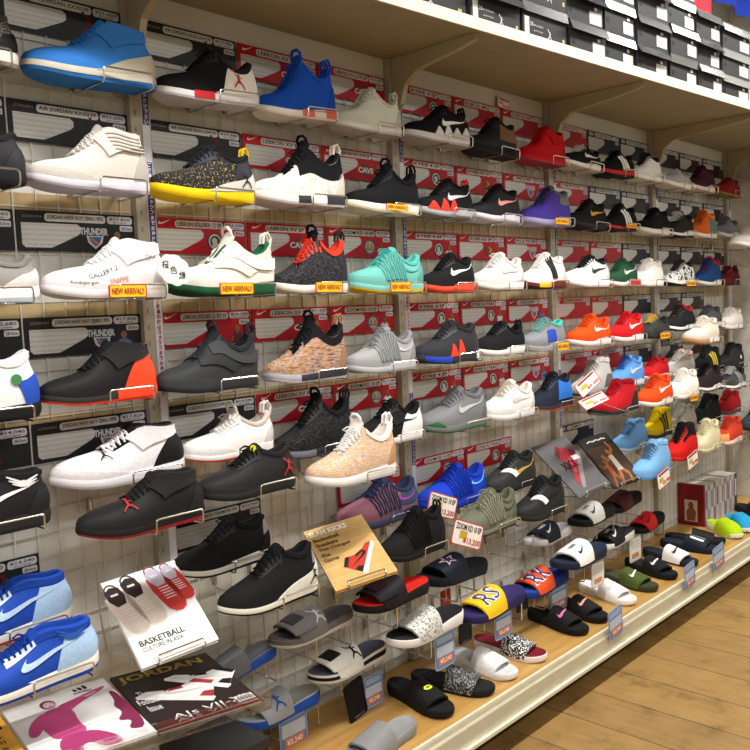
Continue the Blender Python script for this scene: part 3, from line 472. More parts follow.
 ('olive green cabled sneaker with price tag at its toe', 'olive green cabled sneaker with price tag at its toe', (0.8897, -0.205, 0.5856), 0.2823, 0.0, 0.135, 'low', {'up': '6d6f5f', 'mid': '77796a', 'out': '3b3c36', 'lace': '8b8b74', 'tongue': '62644f', 'kind': 'knit', 'cables': '8d8c76', 'sw': '3d3f37'}, (1.0252, 1.1382, 0.5826, 0.5826, -0.2582, 0.03), 0),
 ('black sneaker with white toe strap above the hooks', 'black sneaker with white toe strap above the hooks', (1.2062, -0.2, 0.5648), 0.275, 0.0, 0.1403, 'mid', {'up': '262727', 'mid': '2b2b2c', 'out': '232324', 'lace': '222323', 'tongue': '1e1f1f', 'kind': 'leather', 'strapf': 'e6e3de', 'sw': '1a1a1b'}, (1.3382, 1.4482, 0.5618, 0.5618, -0.2518, 0.03), 0),
 ('black sneaker with white sole behind its twin', 'black sneaker with white sole behind its twin', (-0.0499, -0.1, 0.689), 0.275, 0.0, 0.125, 'mid', {'up': '1b1b1c', 'mid': 'dcdad2', 'out': '1f1f20', 'lace': '181819', 'tongue': '161617', 'kind': 'knit', 'heelp': ('8d8a88', 0.86, 0.99, 0.5, 0.95)}, (0.0821, 0.1921, 0.686, 0.686, -0.1518, 0.03), 0),
 ('black sneaker with white sole and heel emblem', 'black sneaker with white sole and heel emblem', (-0.0149, -0.225, 0.6149), 0.2812, 0.0, 0.141, 'mid', {'up': '1d1d1e', 'mid': 'e0ddd2', 'out': '1c1c1d', 'lace': '171718', 'tongue': '181819', 'kind': 'knit', 'heelp': ('9a9794', 0.9, 0.99, 0.5, 0.95), 'heelwedge': 'e0ddd2', 'jm': ('1a1a1a', 0.88, 0.16, 0.03)}, (0.1201, 0.2325, 0.6119, 0.6119, -0.278, 0.03), 0),
 ('royal and pale blue sneaker, upper of the pair', 'royal and pale blue sneaker, upper of the pair', (-0.5991, -0.09, 0.6834), 0.295, 0.0, 0.1138, 'high', {'up': '2148a8', 'mid': 'e6e4de', 'out': 'b93a3a', 'lace': '1b3c94', 'tongue': '2148a8', 'kind': 'leather', 'sw': 'b3cdec', 'quarter': ('a9c8ea', 0.66, 0.74, 0.0, 0.8, 1.0), 'collar': ('1f44a0', 0.84), 'eyest': 'c9d9ea', 'uh': 0.95}, (-0.4575, -0.3395, 0.6804, 0.6804, -0.1456, 0.03), 0),
 ('royal and pale blue sneaker, lower of the pair', 'royal and pale blue sneaker, lower of the pair', (-0.6157, -0.22, 0.6241), 0.295, 0.0, 0.108, 'high', {'up': '2148a8', 'mid': 'e8e6e0', 'out': '2148a8', 'lace': '173486', 'tongue': '2148a8', 'kind': 'leather', 'sw': 'b3cdec', 'quarter': ('a9c8ea', 0.66, 0.74, 0.0, 0.8, 1.0), 'collar': ('1f44a0', 0.84), 'wing': '2b55a6', 'uh': 0.95, 'eyest': 'c9d9ea'}, (-0.4741, -0.3561, 0.6211, 0.6211, -0.2756, 0.03), 0),
]
SLIDES = [
 ('grey strapped slide above the white one', 'grey strapped slide above the white one, on a wire hanger', (0.2012, -0.1293, 0.4488), 0.275, (0, -0.016, 0), {'sole': '6a6868', 'bed': '4f4e50', 'strap': '6f6d6d', 'style': 'velcro', 'tab': '3c3c3e', 'soleb': 'cfcac6', 'jm': 'bfbcba'}, (0.3277, 0.457, 0.4476, 0.4497, -0.1513, 0.065, -0.1073)),
 ('white strapped slide with black hang tag', 'white strapped slide with black hang tag, on a wire hanger', (0.3287, -0.1275, 0.3085), 0.275, (0, -0.0098, 0), {'sole': '1c1c1f', 'bed': '5c5d6e', 'strap': 'e9e8e4', 'style': 'velcro', 'tab': '1f2422', 'soleb': 'e6e4e0', 'jm': '222226', 'rim': 'e3e1dc'}, (0.4552, 0.5844, 0.3065, 0.3077, -0.1495, 0.065, -0.1055)),
 ('grey slide with blue sole edge behind the magazine', 'grey slide with blue sole edge behind the magazine, on a wire hanger', (0.0019, -0.085, 0.3991), 0.24, (0, -0.1093, 0), {'sole': '2a4fae', 'bed': '77797c', 'strap': '66686c', 'style': 'plain'}, (0.1123, 0.2251, 0.408, 0.4203, -0.107, 0.065, -0.063)),
 ('grey slide with blue jumping figure emblem', 'grey slide with blue jumping figure emblem, on a wire hanger', (0.1129, -0.085, 0.2559), 0.2669, (0, 0.0281, 0), {'sole': '2b55b8', 'bed': 'aeb0b2', 'strap': '9fa2a6', 'style': 'plain', 'jm': '2a55b0'}, (0.2357, 0.3611, 0.2492, 0.2457, -0.107, 0.065, -0.063)),
 ('black and red slide with textured strap', 'black and red slide with textured strap, on a wire hanger', (0.4126, -0.2274, 0.4976), 0.275, (0, 0.003, 0), {'sole': '1e1d1e', 'bed': 'cf2620', 'strap': '1f1b1d', 'style': 'velcro', 'tab': '2a1216', 'soleb': '1b1b1c'}, (0.5391, 0.6684, 0.494, 0.4936, -0.2494, 0.065, -0.2054)),
 ('navy slide with striped star on the strap', 'navy slide with striped star on the strap, on a wire hanger', (0.7448, -0.165, 0.4669), 0.3082, (0, 0.0697, 0), {'sole': '23252c', 'bed': '25272f', 'strap': '1f2533', 'style': 'plain', 'star': True}, (0.8865, 1.0314, 0.4539, 0.4438, -0.187, 0.065, -0.143)),
 ('white and grey slide with black footbed', 'white and grey slide with black footbed, on a wire hanger', (0.5257, -0.24, 0.3692), 0.2971, (0, -0.0167, 0), {'sole': 'e6e3e2', 'bed': '232324', 'strap': 'cac8c2', 'style': 'plain', 'speck': '77756f'}, (0.6624, 0.802, 0.3683, 0.3706, -0.262, 0.065, -0.218)),
 ('purple and yellow slide lettered RS', 'purple and yellow slide lettered RS, on a wire hanger', (0.8367, -0.24, 0.3402), 0.31, (0, -0.0133, 0), {'sole': '2f2a58', 'bed': '332d5e', 'strap': 'e7bd22', 'style': 'plain', 'txt': ('RS', '46407c', 'f2efe6'), 'jm2': '2b2b30'}, (0.9793, 1.125, 0.3389, 0.3409, -0.262, 0.065, -0.218)),
 ('blue and orange slide lettered RK', 'blue and orange slide lettered RK, on a wire hanger', (1.2351, -0.17, 0.2892), 0.3041, (0, -0.0037, 0), {'sole': '223c86', 'bed': '2647a0', 'strap': 'e4552a', 'style': 'plain', 'txt': ('RK', '26357c', 'f0ede6')}, (1.375, 1.518, 0.2865, 0.287, -0.192, 0.065, -0.148)),
 ('white soled slide with navy strap, bottom hooks', 'white soled slide with navy strap, bottom hooks, on a wire hanger', (1.4535, -0.085, 0.4066), 0.2675, (0, -0.0131, 0), {'sole': 'e3e0e2', 'bed': 'cfccd2', 'strap': '22252f', 'style': 'plain', 'txt': ('NIKE', 'd9d9dc', None)}, (1.5765, 1.7023, 0.405, 0.4067, -0.107, 0.065, -0.063)),
 ('navy soled slide with white strap', 'navy soled slide with white strap, on a wire hanger', (1.3847, -0.24, 0.3647), 0.31, (0, 0.0245, 0), {'sole': '22283a', 'bed': '262c40', 'strap': 'eceae6', 'style': 'plain', 'txt': ('NIKE', '25262c', None)}, (1.5273, 1.673, 0.358, 0.3544, -0.262, 0.065, -0.218)),
 ('black slide with light grey strap', 'black slide with light grey strap, on a wire hanger', (1.6766, -0.14, 0.4362), 0.2865, (0, -0.0188, 0), {'sole': '1d1d1e', 'bed': '1f1f20', 'strap': 'c9c8c6', 'style': 'plain', 'txt': ('NIKE', '2b2b2d', None)}, (1.8084, 1.943, 0.4355, 0.438, -0.162, 0.065, -0.118)),
 ('white soled slide with black strap', 'white soled slide with black strap, on a wire hanger', (1.8594, -0.1343, 0.3044), 0.275, (0, -0.0111, 0), {'sole': 'e2e0dd', 'bed': '3a3a3c', 'strap': '1d1d1e', 'style': 'plain', 'txt': ('NIKE', 'dcdcdc', None)}, (1.9859, 2.1152, 0.3026, 0.3041, -0.1563, 0.065, -0.1123)),
 ('dark maroon slide, highest of the hooks at right', 'dark maroon slide, highest of the hooks at right, on a wire hanger', (1.9745, -0.12, 0.4217), 0.2692, (0, -0.0713, 0), {'sole': '242022', 'bed': '2c2224', 'strap': '4d2026', 'style': 'plain'}, (2.0983, 2.2248, 0.4273, 0.4363, -0.142, 0.065, -0.098)),
 ('black slide with bright red strap', 'black slide with bright red strap, on a wire hanger', (2.2784, -0.085, 0.2629), 0.2634, (0, -0.0847, 0), {'sole': '1e1e1f', 'bed': '242425', 'strap': 'c9242c', 'style': 'plain', 'txt': ('NIKE', '8c1a22', None)}, (2.3996, 2.5234, 0.27, 0.2804, -0.107, 0.065, -0.063)),
 ('black slide with a yellow dot emblem', 'black slide with a yellow dot emblem standing on the wooden deck', (0.6403, -0.3517, 0.1664), 0.262, (0, 0, 1.4721), {'sole': '1c1b1c', 'bed': '1f1e1f', 'strap': '1b1a1b', 'style': 'plain', 'dot': 'd4d83a'}, None),
 ('black slide with speckled glossy strap', 'black slide with speckled glossy strap standing on the wooden deck', (0.8342, -0.358, 0.1664), 0.262, (0, 0, 1.941), {'sole': '202021', 'bed': '242425', 'strap': '1a1a1b', 'style': 'plain', 'speck': '8c8c8c'}, None),
 ('white slide with faint printed strap', 'white slide with faint printed strap standing on the wooden deck', (0.9504, -0.358, 0.1664), 0.262, (0, 0, 1.5811), {'sole': 'e9e6e6', 'bed': 'd3d3d5', 'strap': 'ecebe9', 'style': 'plain', 'speck': 'd9d9dc'}, None),
 ('black slide with white lace pattern and dark red heel', 'black slide with white lace pattern and dark red heel standing on the wooden deck', (1.1188, -0.358, 0.1664), 0.262, (0, 0, 1.7248), {'sole': 'ebe0e0', 'bed': '7a1f2a', 'strap': '1c1b1c', 'style': 'plain', 'speck': 'f0eeea'}, None),
 ('black slide with pink logo', 'black slide with pink logo standing on the wooden deck', (1.3792, -0.358, 0.1664), 0.262, (0, 0, 1.444), {'sole': '1b1b1c', 'bed': '1e1e1f', 'strap': '1c1c1d', 'style': 'plain', 'sw': 'dd6fa6'}, None),
 ('black slide with salmon logo', 'black slide with salmon logo standing on the wooden deck', (1.5175, -0.358, 0.1664), 0.262, (0, 0, 1.3942), {'sole': '1c1c1d', 'bed': '1f1f20', 'strap': '1d1d1e', 'style': 'plain', 'sw': 'e8988c'}, None),
 ('plain white slide with white logo', 'plain white slide with white logo standing on the wooden deck', (1.7344, -0.358, 0.1664), 0.262, (0, 0, 1.408), {'sole': 'f0ecec', 'bed': 'ece8e8', 'strap': 'f1eeee', 'style': 'plain', 'sw': 'cfcccc'}, None),
 ('olive green slide with white logo', 'olive green slide with white logo standing on the wooden deck', (1.9207, -0.358, 0.1664), 0.262, (0, 0, 1.4877), {'sole': '3a3c28', 'bed': '44462f', 'strap': '4c5a26', 'style': 'plain', 'sw': 'eeeeea'}, None),
 ('black slide with white logo, next to olive one', 'black slide with white logo, next to olive one standing on the wooden deck', (2.0927, -0.358, 0.1664), 0.262, (0, 0, 1.3227), {'sole': '1c1c1e', 'bed': '1e1e20', 'strap': '1d1d20', 'style': 'plain', 'sw': 'f0f0f0'}, None),
 ('navy slide with white strap and black logo', 'navy slide with white strap and black logo standing on the wooden deck', (2.3027, -0.358, 0.1664), 0.262, (0, 0, 1.4416), {'sole': '22252f', 'bed': '272a36', 'strap': 'eeedeb', 'style': 'plain', 'sw': '2b2b2e'}, None),
 ('navy slide with two broad white stripes', 'navy slide with two broad white stripes standing on the wooden deck', (2.5427, -0.358, 0.1664), 0.262, (0, 0, 1.7163), {'sole': '1f2330', 'bed': '232838', 'strap': '1c2230', 'style': 'plain', 'bars': 'f0f0f0'}, None),
 ('black slide tucked behind the striped navy one', 'black slide tucked behind the striped navy one standing on the wooden deck', (2.6902, -0.3249, 0.1664), 0.262, (0, 0, 1.9623), {'sole': '1c1c1d', 'bed': '1e1e1f', 'strap': '1b1b1c', 'style': 'plain'}, None),
 ('lime green clog', 'lime green clog standing on the wooden deck', (2.795, -0.3535, 0.1664), 0.262, (0, 0, 0.9173), {'sole': 'e9e9e2', 'bed': 'a9c81e', 'strap': 'b4d41c', 'style': 'clog'}, None),
 ('bright blue clog', 'bright blue clog standing on the wooden deck', (2.926, -0.358, 0.1664), 0.262, (0, 0, 0.7563), {'sole': 'e6e9ec', 'bed': '2b8fc0', 'strap': '2f9fd0', 'style': 'clog'}, None),
 ('black slide at the right edge of the photo', 'black slide at the right edge of the photo standing on the wooden deck', (3.2064, -0.358, 0.1664), 0.262, (0, 0, 1.0023), {'sole': '1c1c1d', 'bed': '1f1f20', 'strap': '1c1c1d', 'style': 'plain', 'sw': 'e9e9e9'}, None),
 ('plain grey slide at the bottom edge of the photo', 'plain grey slide at the bottom edge of the photo standing on the deck', (0.268, -0.312, 0.1664), 0.262, (0, 0, 0.06), {'sole': '8b8a8a', 'bed': '8f8e8e', 'strap': '868585', 'style': 'plain'}, None),
]
CARDS = [
 (-0.321, 2.0, '2b2c2f', 'AIR JORDAN XXXII PF', '¥21,600', 'jump', 'black card behind the bright blue high sneaker with a grey midsole band, top row', 'jordan'),
 (-0.321, 1.771, '2b2c2f', 'AIR JORDAN XXXII PF', '¥21,600', 'jump', 'black card behind the silver grey high sneaker with pale lilac sole, second row', 'jordan'),
 (-0.321, 1.542, '2b2c2f', 'JORDAN WHY NOT ZER0.1 PFX', '¥17,820', 'thunder', 'black card behind the white high sneaker with handwritten notes on its side', 'jordan'),
 (-0.321, 1.315, '2b2c2f', 'JORDAN WHY NOT ZER0.1 PFX', '¥17,820', 'thunder', 'black card behind the black high sneaker with orange red heel and sole', 'jordan'),
 (-0.321, 1.0885, '2b2c2f', 'JORDAN WHY NOT ZER0.1 PFX', '¥17,820', 'thunder', 'black card behind the all black high sneaker with thin red sole line', 'jordan'),
 (-0.604, 2.0, '2b2c2f', 'AIR JORDAN 1 MID', '¥22,680', 'jump', 'black card behind the grey knit sneaker cut off at left edge, top row', 'jordan'),
 (-0.604, 1.771, '2b2c2f', 'AIR JORDAN 1 MID', '¥19,440', 'jump', 'black card behind the black leather sneaker cut off at left, second row', 'jordan'),
 (-0.604, 1.542, '2b2c2f', 'AIR JORDAN 1 MID', '¥20,060', 'jump', 'black card behind the grey suede sneaker cut off at left, third row', 'jordan'),
 (-0.604, 1.315, '2b2c2f', 'AIR JORDAN 1 MID', '¥22,680', 'jump', 'black card behind the white and royal blue sneaker with green round emblem', 'jordan'),
 (-0.604, 1.0885, '2b2c2f', 'AIR JORDAN 1 MID', '¥14,040', 'jump', 'black card behind the black high sneaker with white curved logo at left edge', 'jordan'),
 (-0.604, 0.812, '2b2c2f', 'AIR JORDAN 1 MID', '¥14,040', 'jump', 'black card behind the royal and pale blue sneaker, lower of the pair', 'jordan'),
 (0.006, 2.0, '2b2c2f', 'AIR JORDAN XXXII LOW PF', '¥19,980', 'jump', 'black card behind the black low sneaker with a white heel quarter', 'jordan'),
 (0.289, 2.0, 'b3202c', 'LEBRON XV EP', '¥21,600', 'cavs', 'red card behind the royal blue sneaker with white and orange sole, top row', 'nike'),
 (0.572, 2.0, 'b3202c', 'LEBRON XV LOW EP', '¥19,980', 'cavs', 'red card behind the off-white low sneaker with a rope-like lace loop, top row', 'nike'),
 (0.006, 1.771, '2b2c2f', 'AIR JORDAN XXXII LOW PF', '¥19,980', 'jump', 'black card behind the black sneaker with a bright yellow sole, second row', 'jordan'),
 (0.289, 1.771, 'b3202c', 'LEBRON XV EP', '¥21,600', 'cavs', 'red card behind the white woven sneaker with black looped collar, second row', 'nike'),
 (0.572, 1.771, 'b3202c', 'LEBRON XV LOW EP', '¥19,980', 'cavs', 'red card behind the black looped sneaker with cream sole, second row', 'nike'),
 (0.006, 1.542, 'b3202c', 'LEBRON SOLDIER 12 EP', '¥16,200', 'celtics', 'red card behind the white strapped sneaker with dark green sole, third row', 'nike'),
 (0.289, 1.542, 'b3202c', 'LEBRON XV EP', '¥21,600', 'cavs', 'red card behind the black sneaker with red lace loops and white sole, third row', 'nike'),
 (0.572, 1.542, 'b3202c', 'ZOOM KD 10 EP', '¥19,980', 'warriors', 'red card behind the teal sneaker with cabled sides, third row', 'nike'),
 (0.006, 1.315, 'b3202c', 'LEBRON SOLDIER 12 SFG EP', '¥16,200', 'photo', 'red card behind the charcoal sneaker with crossed straps, fourth row', 'nike'),
 (0.289, 1.315, 'b3202c', 'LEBRON XV EP', '¥21,600', 'cavs', 'red card behind the multicoloured woven sneaker with dark collar, fourth row', 'nike'),
 (0.572, 1.315, 'b3202c', 'ZOOM KD 10 EP', '¥19,980', 'warriors', 'red card behind the grey sneaker with cabled sides, fourth row', 'nike'),
 (0.006, 1.0885, '2b2c2f', 'JORDAN FLY LOCKDOWN PFX', '¥14,040', None, 'black card behind the black laced sneaker with yellow tongue badge', 'jordan'),
 (0.289, 1.0885, 'b3202c', 'LEBRON XV EP', '¥21,600', 'cavs', 'red card behind the pastel multicoloured sneaker with white laces and sole', 'nike'),
 (0.572, 1.0885, 'b3202c', 'ZOOM KD 10 EP', '¥19,980', 'warriors', 'red card behind the black and white sneaker with black side logo, fifth row', 'nike'),
 (0.006, 0.812, '2b2c2f', 'JORDAN FLY UNLIMITED PFX', '¥12,960', None, 'black card behind the black sneaker with white sole and heel emblem', 'jordan'),
 (0.572, 0.812, 'b3202c', 'ZOOM KD 10 EP', '¥16,200', 'warriors', 'red card behind the all black cabled sneaker beside the brown book', 'nike'),
 (0.906, 2.0, 'b3202c', 'KYRIE 4 EP', '¥15,120', 'celtics', 'red card behind the black sneaker with white logo and jagged white sole, top row', 'nike'),
 (1.189, 2.0, 'b3202c', 'KOBE AD MID', '¥17,280', None, 'red card behind the black sneaker with tan heel quarter in the top row', 'nike'),
 (1.472, 2.0, 'b3202c', 'KOBE AD NXT', '¥11,880', None, 'red card behind the all red sneaker at the middle of the top row', 'nike'),
 (0.906, 1.771, 'b3202c', 'KYRIE 4 EP', '¥15,120', 'celtics', 'red card behind the black sneaker with red sole teeth, second row', 'nike'),
 (1.189, 1.771, 'b3202c', 'KOBE AD EP', '¥17,280', 'gold', 'red card behind the black sneaker with pale pink side logo, second row', 'nike'),
 (1.472, 1.771, 'b3202c', 'PG 2 EP', '¥11,880', 'thunder', 'red card behind the purple sneaker with grey green collar, second row', 'nike'),
 (0.906, 1.542, 'b3202c', 'KYRIE 4 EP', '¥15,120', 'celtics', 'red card behind the black sneaker with white logo and orange red sole, third row', 'nike'),
 (1.189, 1.542, 'b3202c', 'KOBE AD EP', '¥17,280', 'gold', 'red card behind the white low sneaker with pale side logo, third row', 'nike'),
 (1.472, 1.542, 'b3202c', 'PG 2 TS EP', '¥11,880', 'thunder', 'red card behind the white sneaker with black strap and maroon sole', 'nike'),
 (0.906, 1.315, 'b3202c', 'KYRIE 4 EP', '¥15,120', 'celtics', 'red card behind the charcoal sneaker with blue and red sole teeth, fourth row', 'nike'),
 (1.189, 1.315, 'b3202c', 'KYRIE FLYTRAP', '¥17,280', 'celtics', 'red card behind the black sneaker with thick white sole, fourth row', 'nike'),
 (1.472, 1.315, 'b3202c', 'PG 2 EP', '¥11,880', 'thunder', 'red card behind the grey sneaker with blue patch and teal lining, fourth row', 'nike'),
 (0.906, 1.0885, 'b3202c', 'KYRIE 4 EP', '¥15,120', 'celtics', 'red card behind the grey sneaker with green sole edge, fifth row', 'nike'),
 (1.189, 1.0885, 'b3202c', 'KYRIE FLYTRAP', '¥17,280', 'celtics', 'red card behind the white low sneaker in the fifth row of the second bay', 'nike'),
 (1.472, 1.0885, 'b3202c', 'PG 2 EP', '¥11,880', 'thunder', 'red card behind the navy sneaker with bright blue quarter, fifth row', 'nike'),
 (0.906, 0.812, 'b3202c', 'ZOOM KD 10 EP', '¥15,120', 'warriors', 'red card behind the olive green cabled sneaker with price tag at its toe', 'nike'),
 (1.189, 0.812, 'b3202c', 'KYRIE FLYTRAP', '¥17,280', 'celtics', 'red card behind the black sneaker with gold logo and white strap', 'nike'),
 (1.806, 2.0, 'b3202c', 'ZOOM DEVOSION', '¥10,800', None, 'red card behind the black white-logo sneaker beside the all red one, top row', 'nike'),
 (2.089, 2.0, '22252f', 'ZOOM EVIDENCE', '¥11,880', None, 'dark navy card behind the black and red sneaker with three white stripes, top row', 'plain'),
 (2.372, 2.0, '22252f', 'CRAZY EXPLOSIVE', '¥16,190', None, 'dark navy card behind the white sneaker beside the striped black one, top row', 'plain'),
 (1.806, 1.771, 'b3202c', 'ZOOM DEVOSION', '¥10,800', None, 'red card behind the black sneaker with gold side logo, second row', 'nike'),
 (2.089, 1.771, '22252f', 'ZOOM EVIDENCE', '¥11,880', None, 'dark navy card behind the black low sneaker with white stripes, second row', 'plain'),
 (2.372, 1.771, '22252f', 'CRAZY EXPLOSIVE', '¥16,190', None, 'dark navy card behind the black sneaker with clean white sole, second row', 'plain'),
 (1.806, 1.542, 'b3202c', 'ZOOM DEVOSION', '¥10,800', None, 'red card behind the white sneaker with large black side logo, third row', 'nike'),
 (2.089, 1.542, 'b3202c', 'ZOOM EVIDENCE', '¥11,880', None, 'red card behind the dark green sneaker with white sole, third row', 'nike'),
 (2.372, 1.542, '22252f', 'CRAZY EXPLOSIVE', '¥16,190', None, 'dark navy card behind the plain white sneaker right of the dark green one', 'plain'),
 (1.806, 1.315, 'b3202c', 'ZOOM DEVOSION', '¥10,800', None, 'red card behind the bright orange sneaker with white sole, fourth row', 'nike'),
 (2.089, 1.315, 'b3202c', 'ZOOM EVIDENCE', '¥11,880', None, 'red card behind the red sneaker with white sole and silver side logo, fourth row', 'nike'),
 (2.372, 1.315, '22252f', 'CRAZY EXPLOSIVE', '¥16,190', None, 'dark navy card behind the dark camouflage sneaker with yellow loops, fourth row', 'plain'),
 (1.806, 1.0885, 'b3202c', 'ZOOM DEVOSION', '¥10,800', None, 'red card behind the pale grey sneaker with a sale tag on its toe', 'nike'),
 (2.089, 1.0885, 'b3202c', 'ZOOM EVIDENCE', '¥11,880', None, 'red card behind the orange sneaker with white logo in front, fifth row', 'nike'),
 (2.372, 1.0885, '22252f', 'CRAZY EXPLOSIVE', '¥16,190', None, 'dark navy card behind the plain white sneaker in front of the grey one, fifth row', 'plain'),
 (2.706, 2.0, '2a2428', 'CRAZYLIGHT BOOST', '¥14,040', None, 'dark picture card behind the light grey sneaker with white sole, top row right part', 'plain'),
 (2.989, 2.0, '2a2428', 'HARDEN VOL.2', '¥17,280', 'photo', 'dark picture card behind the dark plum sneaker with pale sole in the top row', 'plain'),
 (3.272, 2.0, '2a2428', 'D ROSE 8', '¥16,190', 'photo', 'dark picture card behind the maroon sneaker at the right end of the top row', 'plain'),
 (2.706, 1.771, '2a2428', 'CRAZYLIGHT BOOST', '¥14,040', None, 'dark picture card behind the black and grey low sneaker with thin white sole, second row', 'plain'),
 (2.989, 1.771, '2a2428', 'HARDEN VOL.2', '¥17,280', 'photo', 'dark picture card behind the orange sneaker with colourful heel, second row right part', 'plain'),
 (3.272, 1.771, '2a2428', 'D ROSE 8', '¥16,190', 'photo', 'dark picture card behind the grey low sneaker at the right end of the second row', 'plain'),
 (2.706, 1.542, '2a2428', 'CRAZYLIGHT BOOST', '¥14,040', None, 'dark picture card behind the white sneaker with black speckled upper, third row', 'plain'),
 (2.989, 1.542, '2a2428', 'HARDEN VOL.2', '¥17,280', 'photo', 'dark picture card behind the navy blue sneaker with white sole, third row', 'plain'),
 (3.272, 1.542, '2a2428', 'D ROSE 8', '¥16,190', 'photo', 'dark picture card behind the maroon sneaker with a heel loop ending the third row', 'plain'),
 (2.706, 1.315, '2a2428', 'CRAZYLIGHT BOOST', '¥14,040', None, 'dark picture card behind the black sneaker with red collar and curved white sole, fourth row', 'plain'),
 (2.989, 1.315, '2a2428', 'HARDEN VOL.2', '¥17,280', 'photo', 'dark picture card behind the dark grey sneaker above the cream one, fourth row', 'plain'),
 (2.706, 1.0885, '2a2428', 'CRAZYLIGHT BOOST', '¥14,040', None, 'dark picture card behind the dark plum sneaker with white sole line, lower tier right', 'plain'),
 (2.989, 1.0885, '2a2428', 'HARDEN VOL.2', '¥17,280', 'photo', 'dark picture card behind the glossy black sneaker with white piping, lower tier right end', 'plain'),
 (1.806, 0.8, '22252f', 'DAME 4', '¥12,960', None, 'dark navy card behind the lower light blue sneaker with light blue sole', 'plain'),
]
TAGS = [
 ('new', 'yellow plate with red lettering on the holder of the handwritten white sneaker', (-0.1538, -0.1477, 1.3629), 0.0909, 0.0268, (0, 0, 0)),
 ('new', 'yellow plate with red lettering on the holder of the green soled sneaker', (0.1342, -0.1506, 1.3645), 0.1019, 0.0273, (0, 0, 0)),
 ('new', 'yellow plate with red lettering on the holder of the red laced black sneaker', (0.4468, -0.1421, 1.365), 0.1011, 0.0276, (0, 0, 0)),
 ('new', 'yellow plate with red lettering on the holder of the teal sneaker', (0.7243, -0.1504, 1.3622), 0.09, 0.0283, (0, 0, 0)),
 ('new', 'yellow plate with red lettering on the holder of the cream soled sneaker', (0.7266, -0.1476, 1.5896), 0.094, 0.0188, (0, 0, 0)),
 ('new', 'yellow plate with red lettering on the holder of the purple sneaker', (1.6333, -0.1483, 1.5905), 0.0968, 0.0228, (0, 0, 0)),
 ('new', 'yellow plate with red lettering under the grey blue patched sneaker', (1.6222, -0.1451, 1.1343), 0.0834, 0.0292, (0, 0, 0)),
 ('new', 'yellow plate with red lettering under the striped low sneaker', (2.1941, -0.1428, 1.5969), 0.0978, 0.0165, (0, 0, 0)),
 ('new', 'yellow plate with red lettering under the speckled white sneaker', (2.782, -0.1452, 1.3551), 0.1071, 0.0241, (0, 0, 0)),
 ('new', 'yellow plate with red lettering under the camouflage sneaker', (2.4964, -0.1424, 1.1277), 0.1015, 0.0276, (0, 0, 0)),
 ('new', 'yellow plate with red lettering under the plain white front sneaker', (2.5185, -0.2595, 0.8529), 0.085, 0.0312, (0, 0, 0)),
 ('redsmall', 'small dark red plate on the holder of the dark green sneaker', (2.2248, -0.1405, 1.3641), 0.0996, 0.0216, (0, 0, 0)),
 ('sale', 'white and red price tag below the royal blue cabled sneaker', (0.8273, -0.19, 0.7043), 0.1401, 0.0681, (0, 0.36, 0)),
 ('sale', 'white and red price tag at the toe of the olive sneaker', (0.8669, -0.25, 0.6156), 0.1546, 0.0751, (0, 0.38, 0)),
 ('sale', 'white and red price tag lying across the pale grey sneaker toe', (1.6709, -0.215, 0.9935), 0.1522, 0.0551, (-0.5, -0.35, 0)),
 ('sale', 'white and red price tag left of the red and black sneaker', (1.6127, -0.27, 0.9392), 0.1796, 0.045, (-0.8, -0.12, 0, 1.8675, -0.2731, 0.8844000000000001)),
 ('sale', 'white and red price tag under the red sneaker with black tongue', (2.492, -0.2599, 0.5815), 0.1157, 0.0676, (0, -0.2, 0)),
 ('sale', 'white and red price tag under the lower light blue sneaker', (2.1802, -0.2679, 0.5555), 0.1205, 0.0716, (0, -0.2, 0)),
 ('sale', 'white and red price slip above the second bay cards, left one', (1.4813, -0.0105, 2.0164), 0.0733, 0.0352, (0, 0.1, 0)),
 ('sale', 'white and red price slip on the upright between second and third bay', (1.8083, -0.027, 2.0205), 0.0856, 0.0414, (0, 0, 0)),
 ('blue', 'blue and orange price tag under the grey slide with blue emblem', (0.2697, -0.1094, 0.2105), 0.0967, 0.1213, (0, 0, 0)),
 ('blue', 'blue and orange price tag under the white strapped slide', (0.5333, -0.1519, 0.2289), 0.0766, 0.0927, (0, 0, 0)),
 ('black', 'long black hang tag under the white strapped slide', (0.4626, -0.1519, 0.2292), 0.0755, 0.1145, (0, -0.2, 0)),
 ('blue', 'blue and orange price tag under the white and grey slide', (0.721, -0.2644, 0.311), 0.0913, 0.1019, (0, 0, 0)),
 ('blue', 'blue and orange price tag under the purple and yellow slide', (1.0156, -0.2644, 0.3003), 0.0936, 0.0935, (0, 0, 0)),
 ('black', 'small black tag under the purple and yellow slide', (0.8197, -0.2644, 0.332), 0.0652, 0.0605, (0, 0, 0)),
 ('blue', 'blue and orange price tag under the blue and orange slide', (1.4626, -0.1944, 0.244), 0.1111, 0.1016, (0, 0, 0)),
 ('black', 'small black tag under the blue and orange slide', (1.2288, -0.1944, 0.2883), 0.0701, 0.0551, (0, 0, 0)),
 ('redtag', 'small red orange tag hanging below the navy star slide', (0.9483, -0.09, 0.3542), 0.0525, 0.0746, (0, 0, 0)),
 ('paper', 'white paper price tag below the navy soled slide', (1.6203, -0.2644, 0.2981), 0.0926, 0.092, (0, 0, 0)),
 ('paper', 'white paper price tag below the white soled black slide', (2.1345, -0.1587, 0.2498), 0.1053, 0.1026, (0, 0, 0)),
 ('blue', 'blue price tag standing in the rail channel, nearest one', (1.481, -0.404, 0.1902), 0.1001, 0.1051, (0, -0.1, 0)),
 ('blue', 'blue price tag standing in the rail channel, middle one', (2.1014, -0.404, 0.193), 0.1026, 0.1004, (0, -0.1, 0)),
 ('blue', 'blue price tag standing in the rail channel, farthest one', (2.3969, -0.404, 0.1936), 0.1225, 0.1017, (0, -0.1, 0)),
]
EMPTY = [('empty wire hanger above the blue and orange slide', 1.291, 1.404, 0.475, 0.475, -0.135, 0.06)]
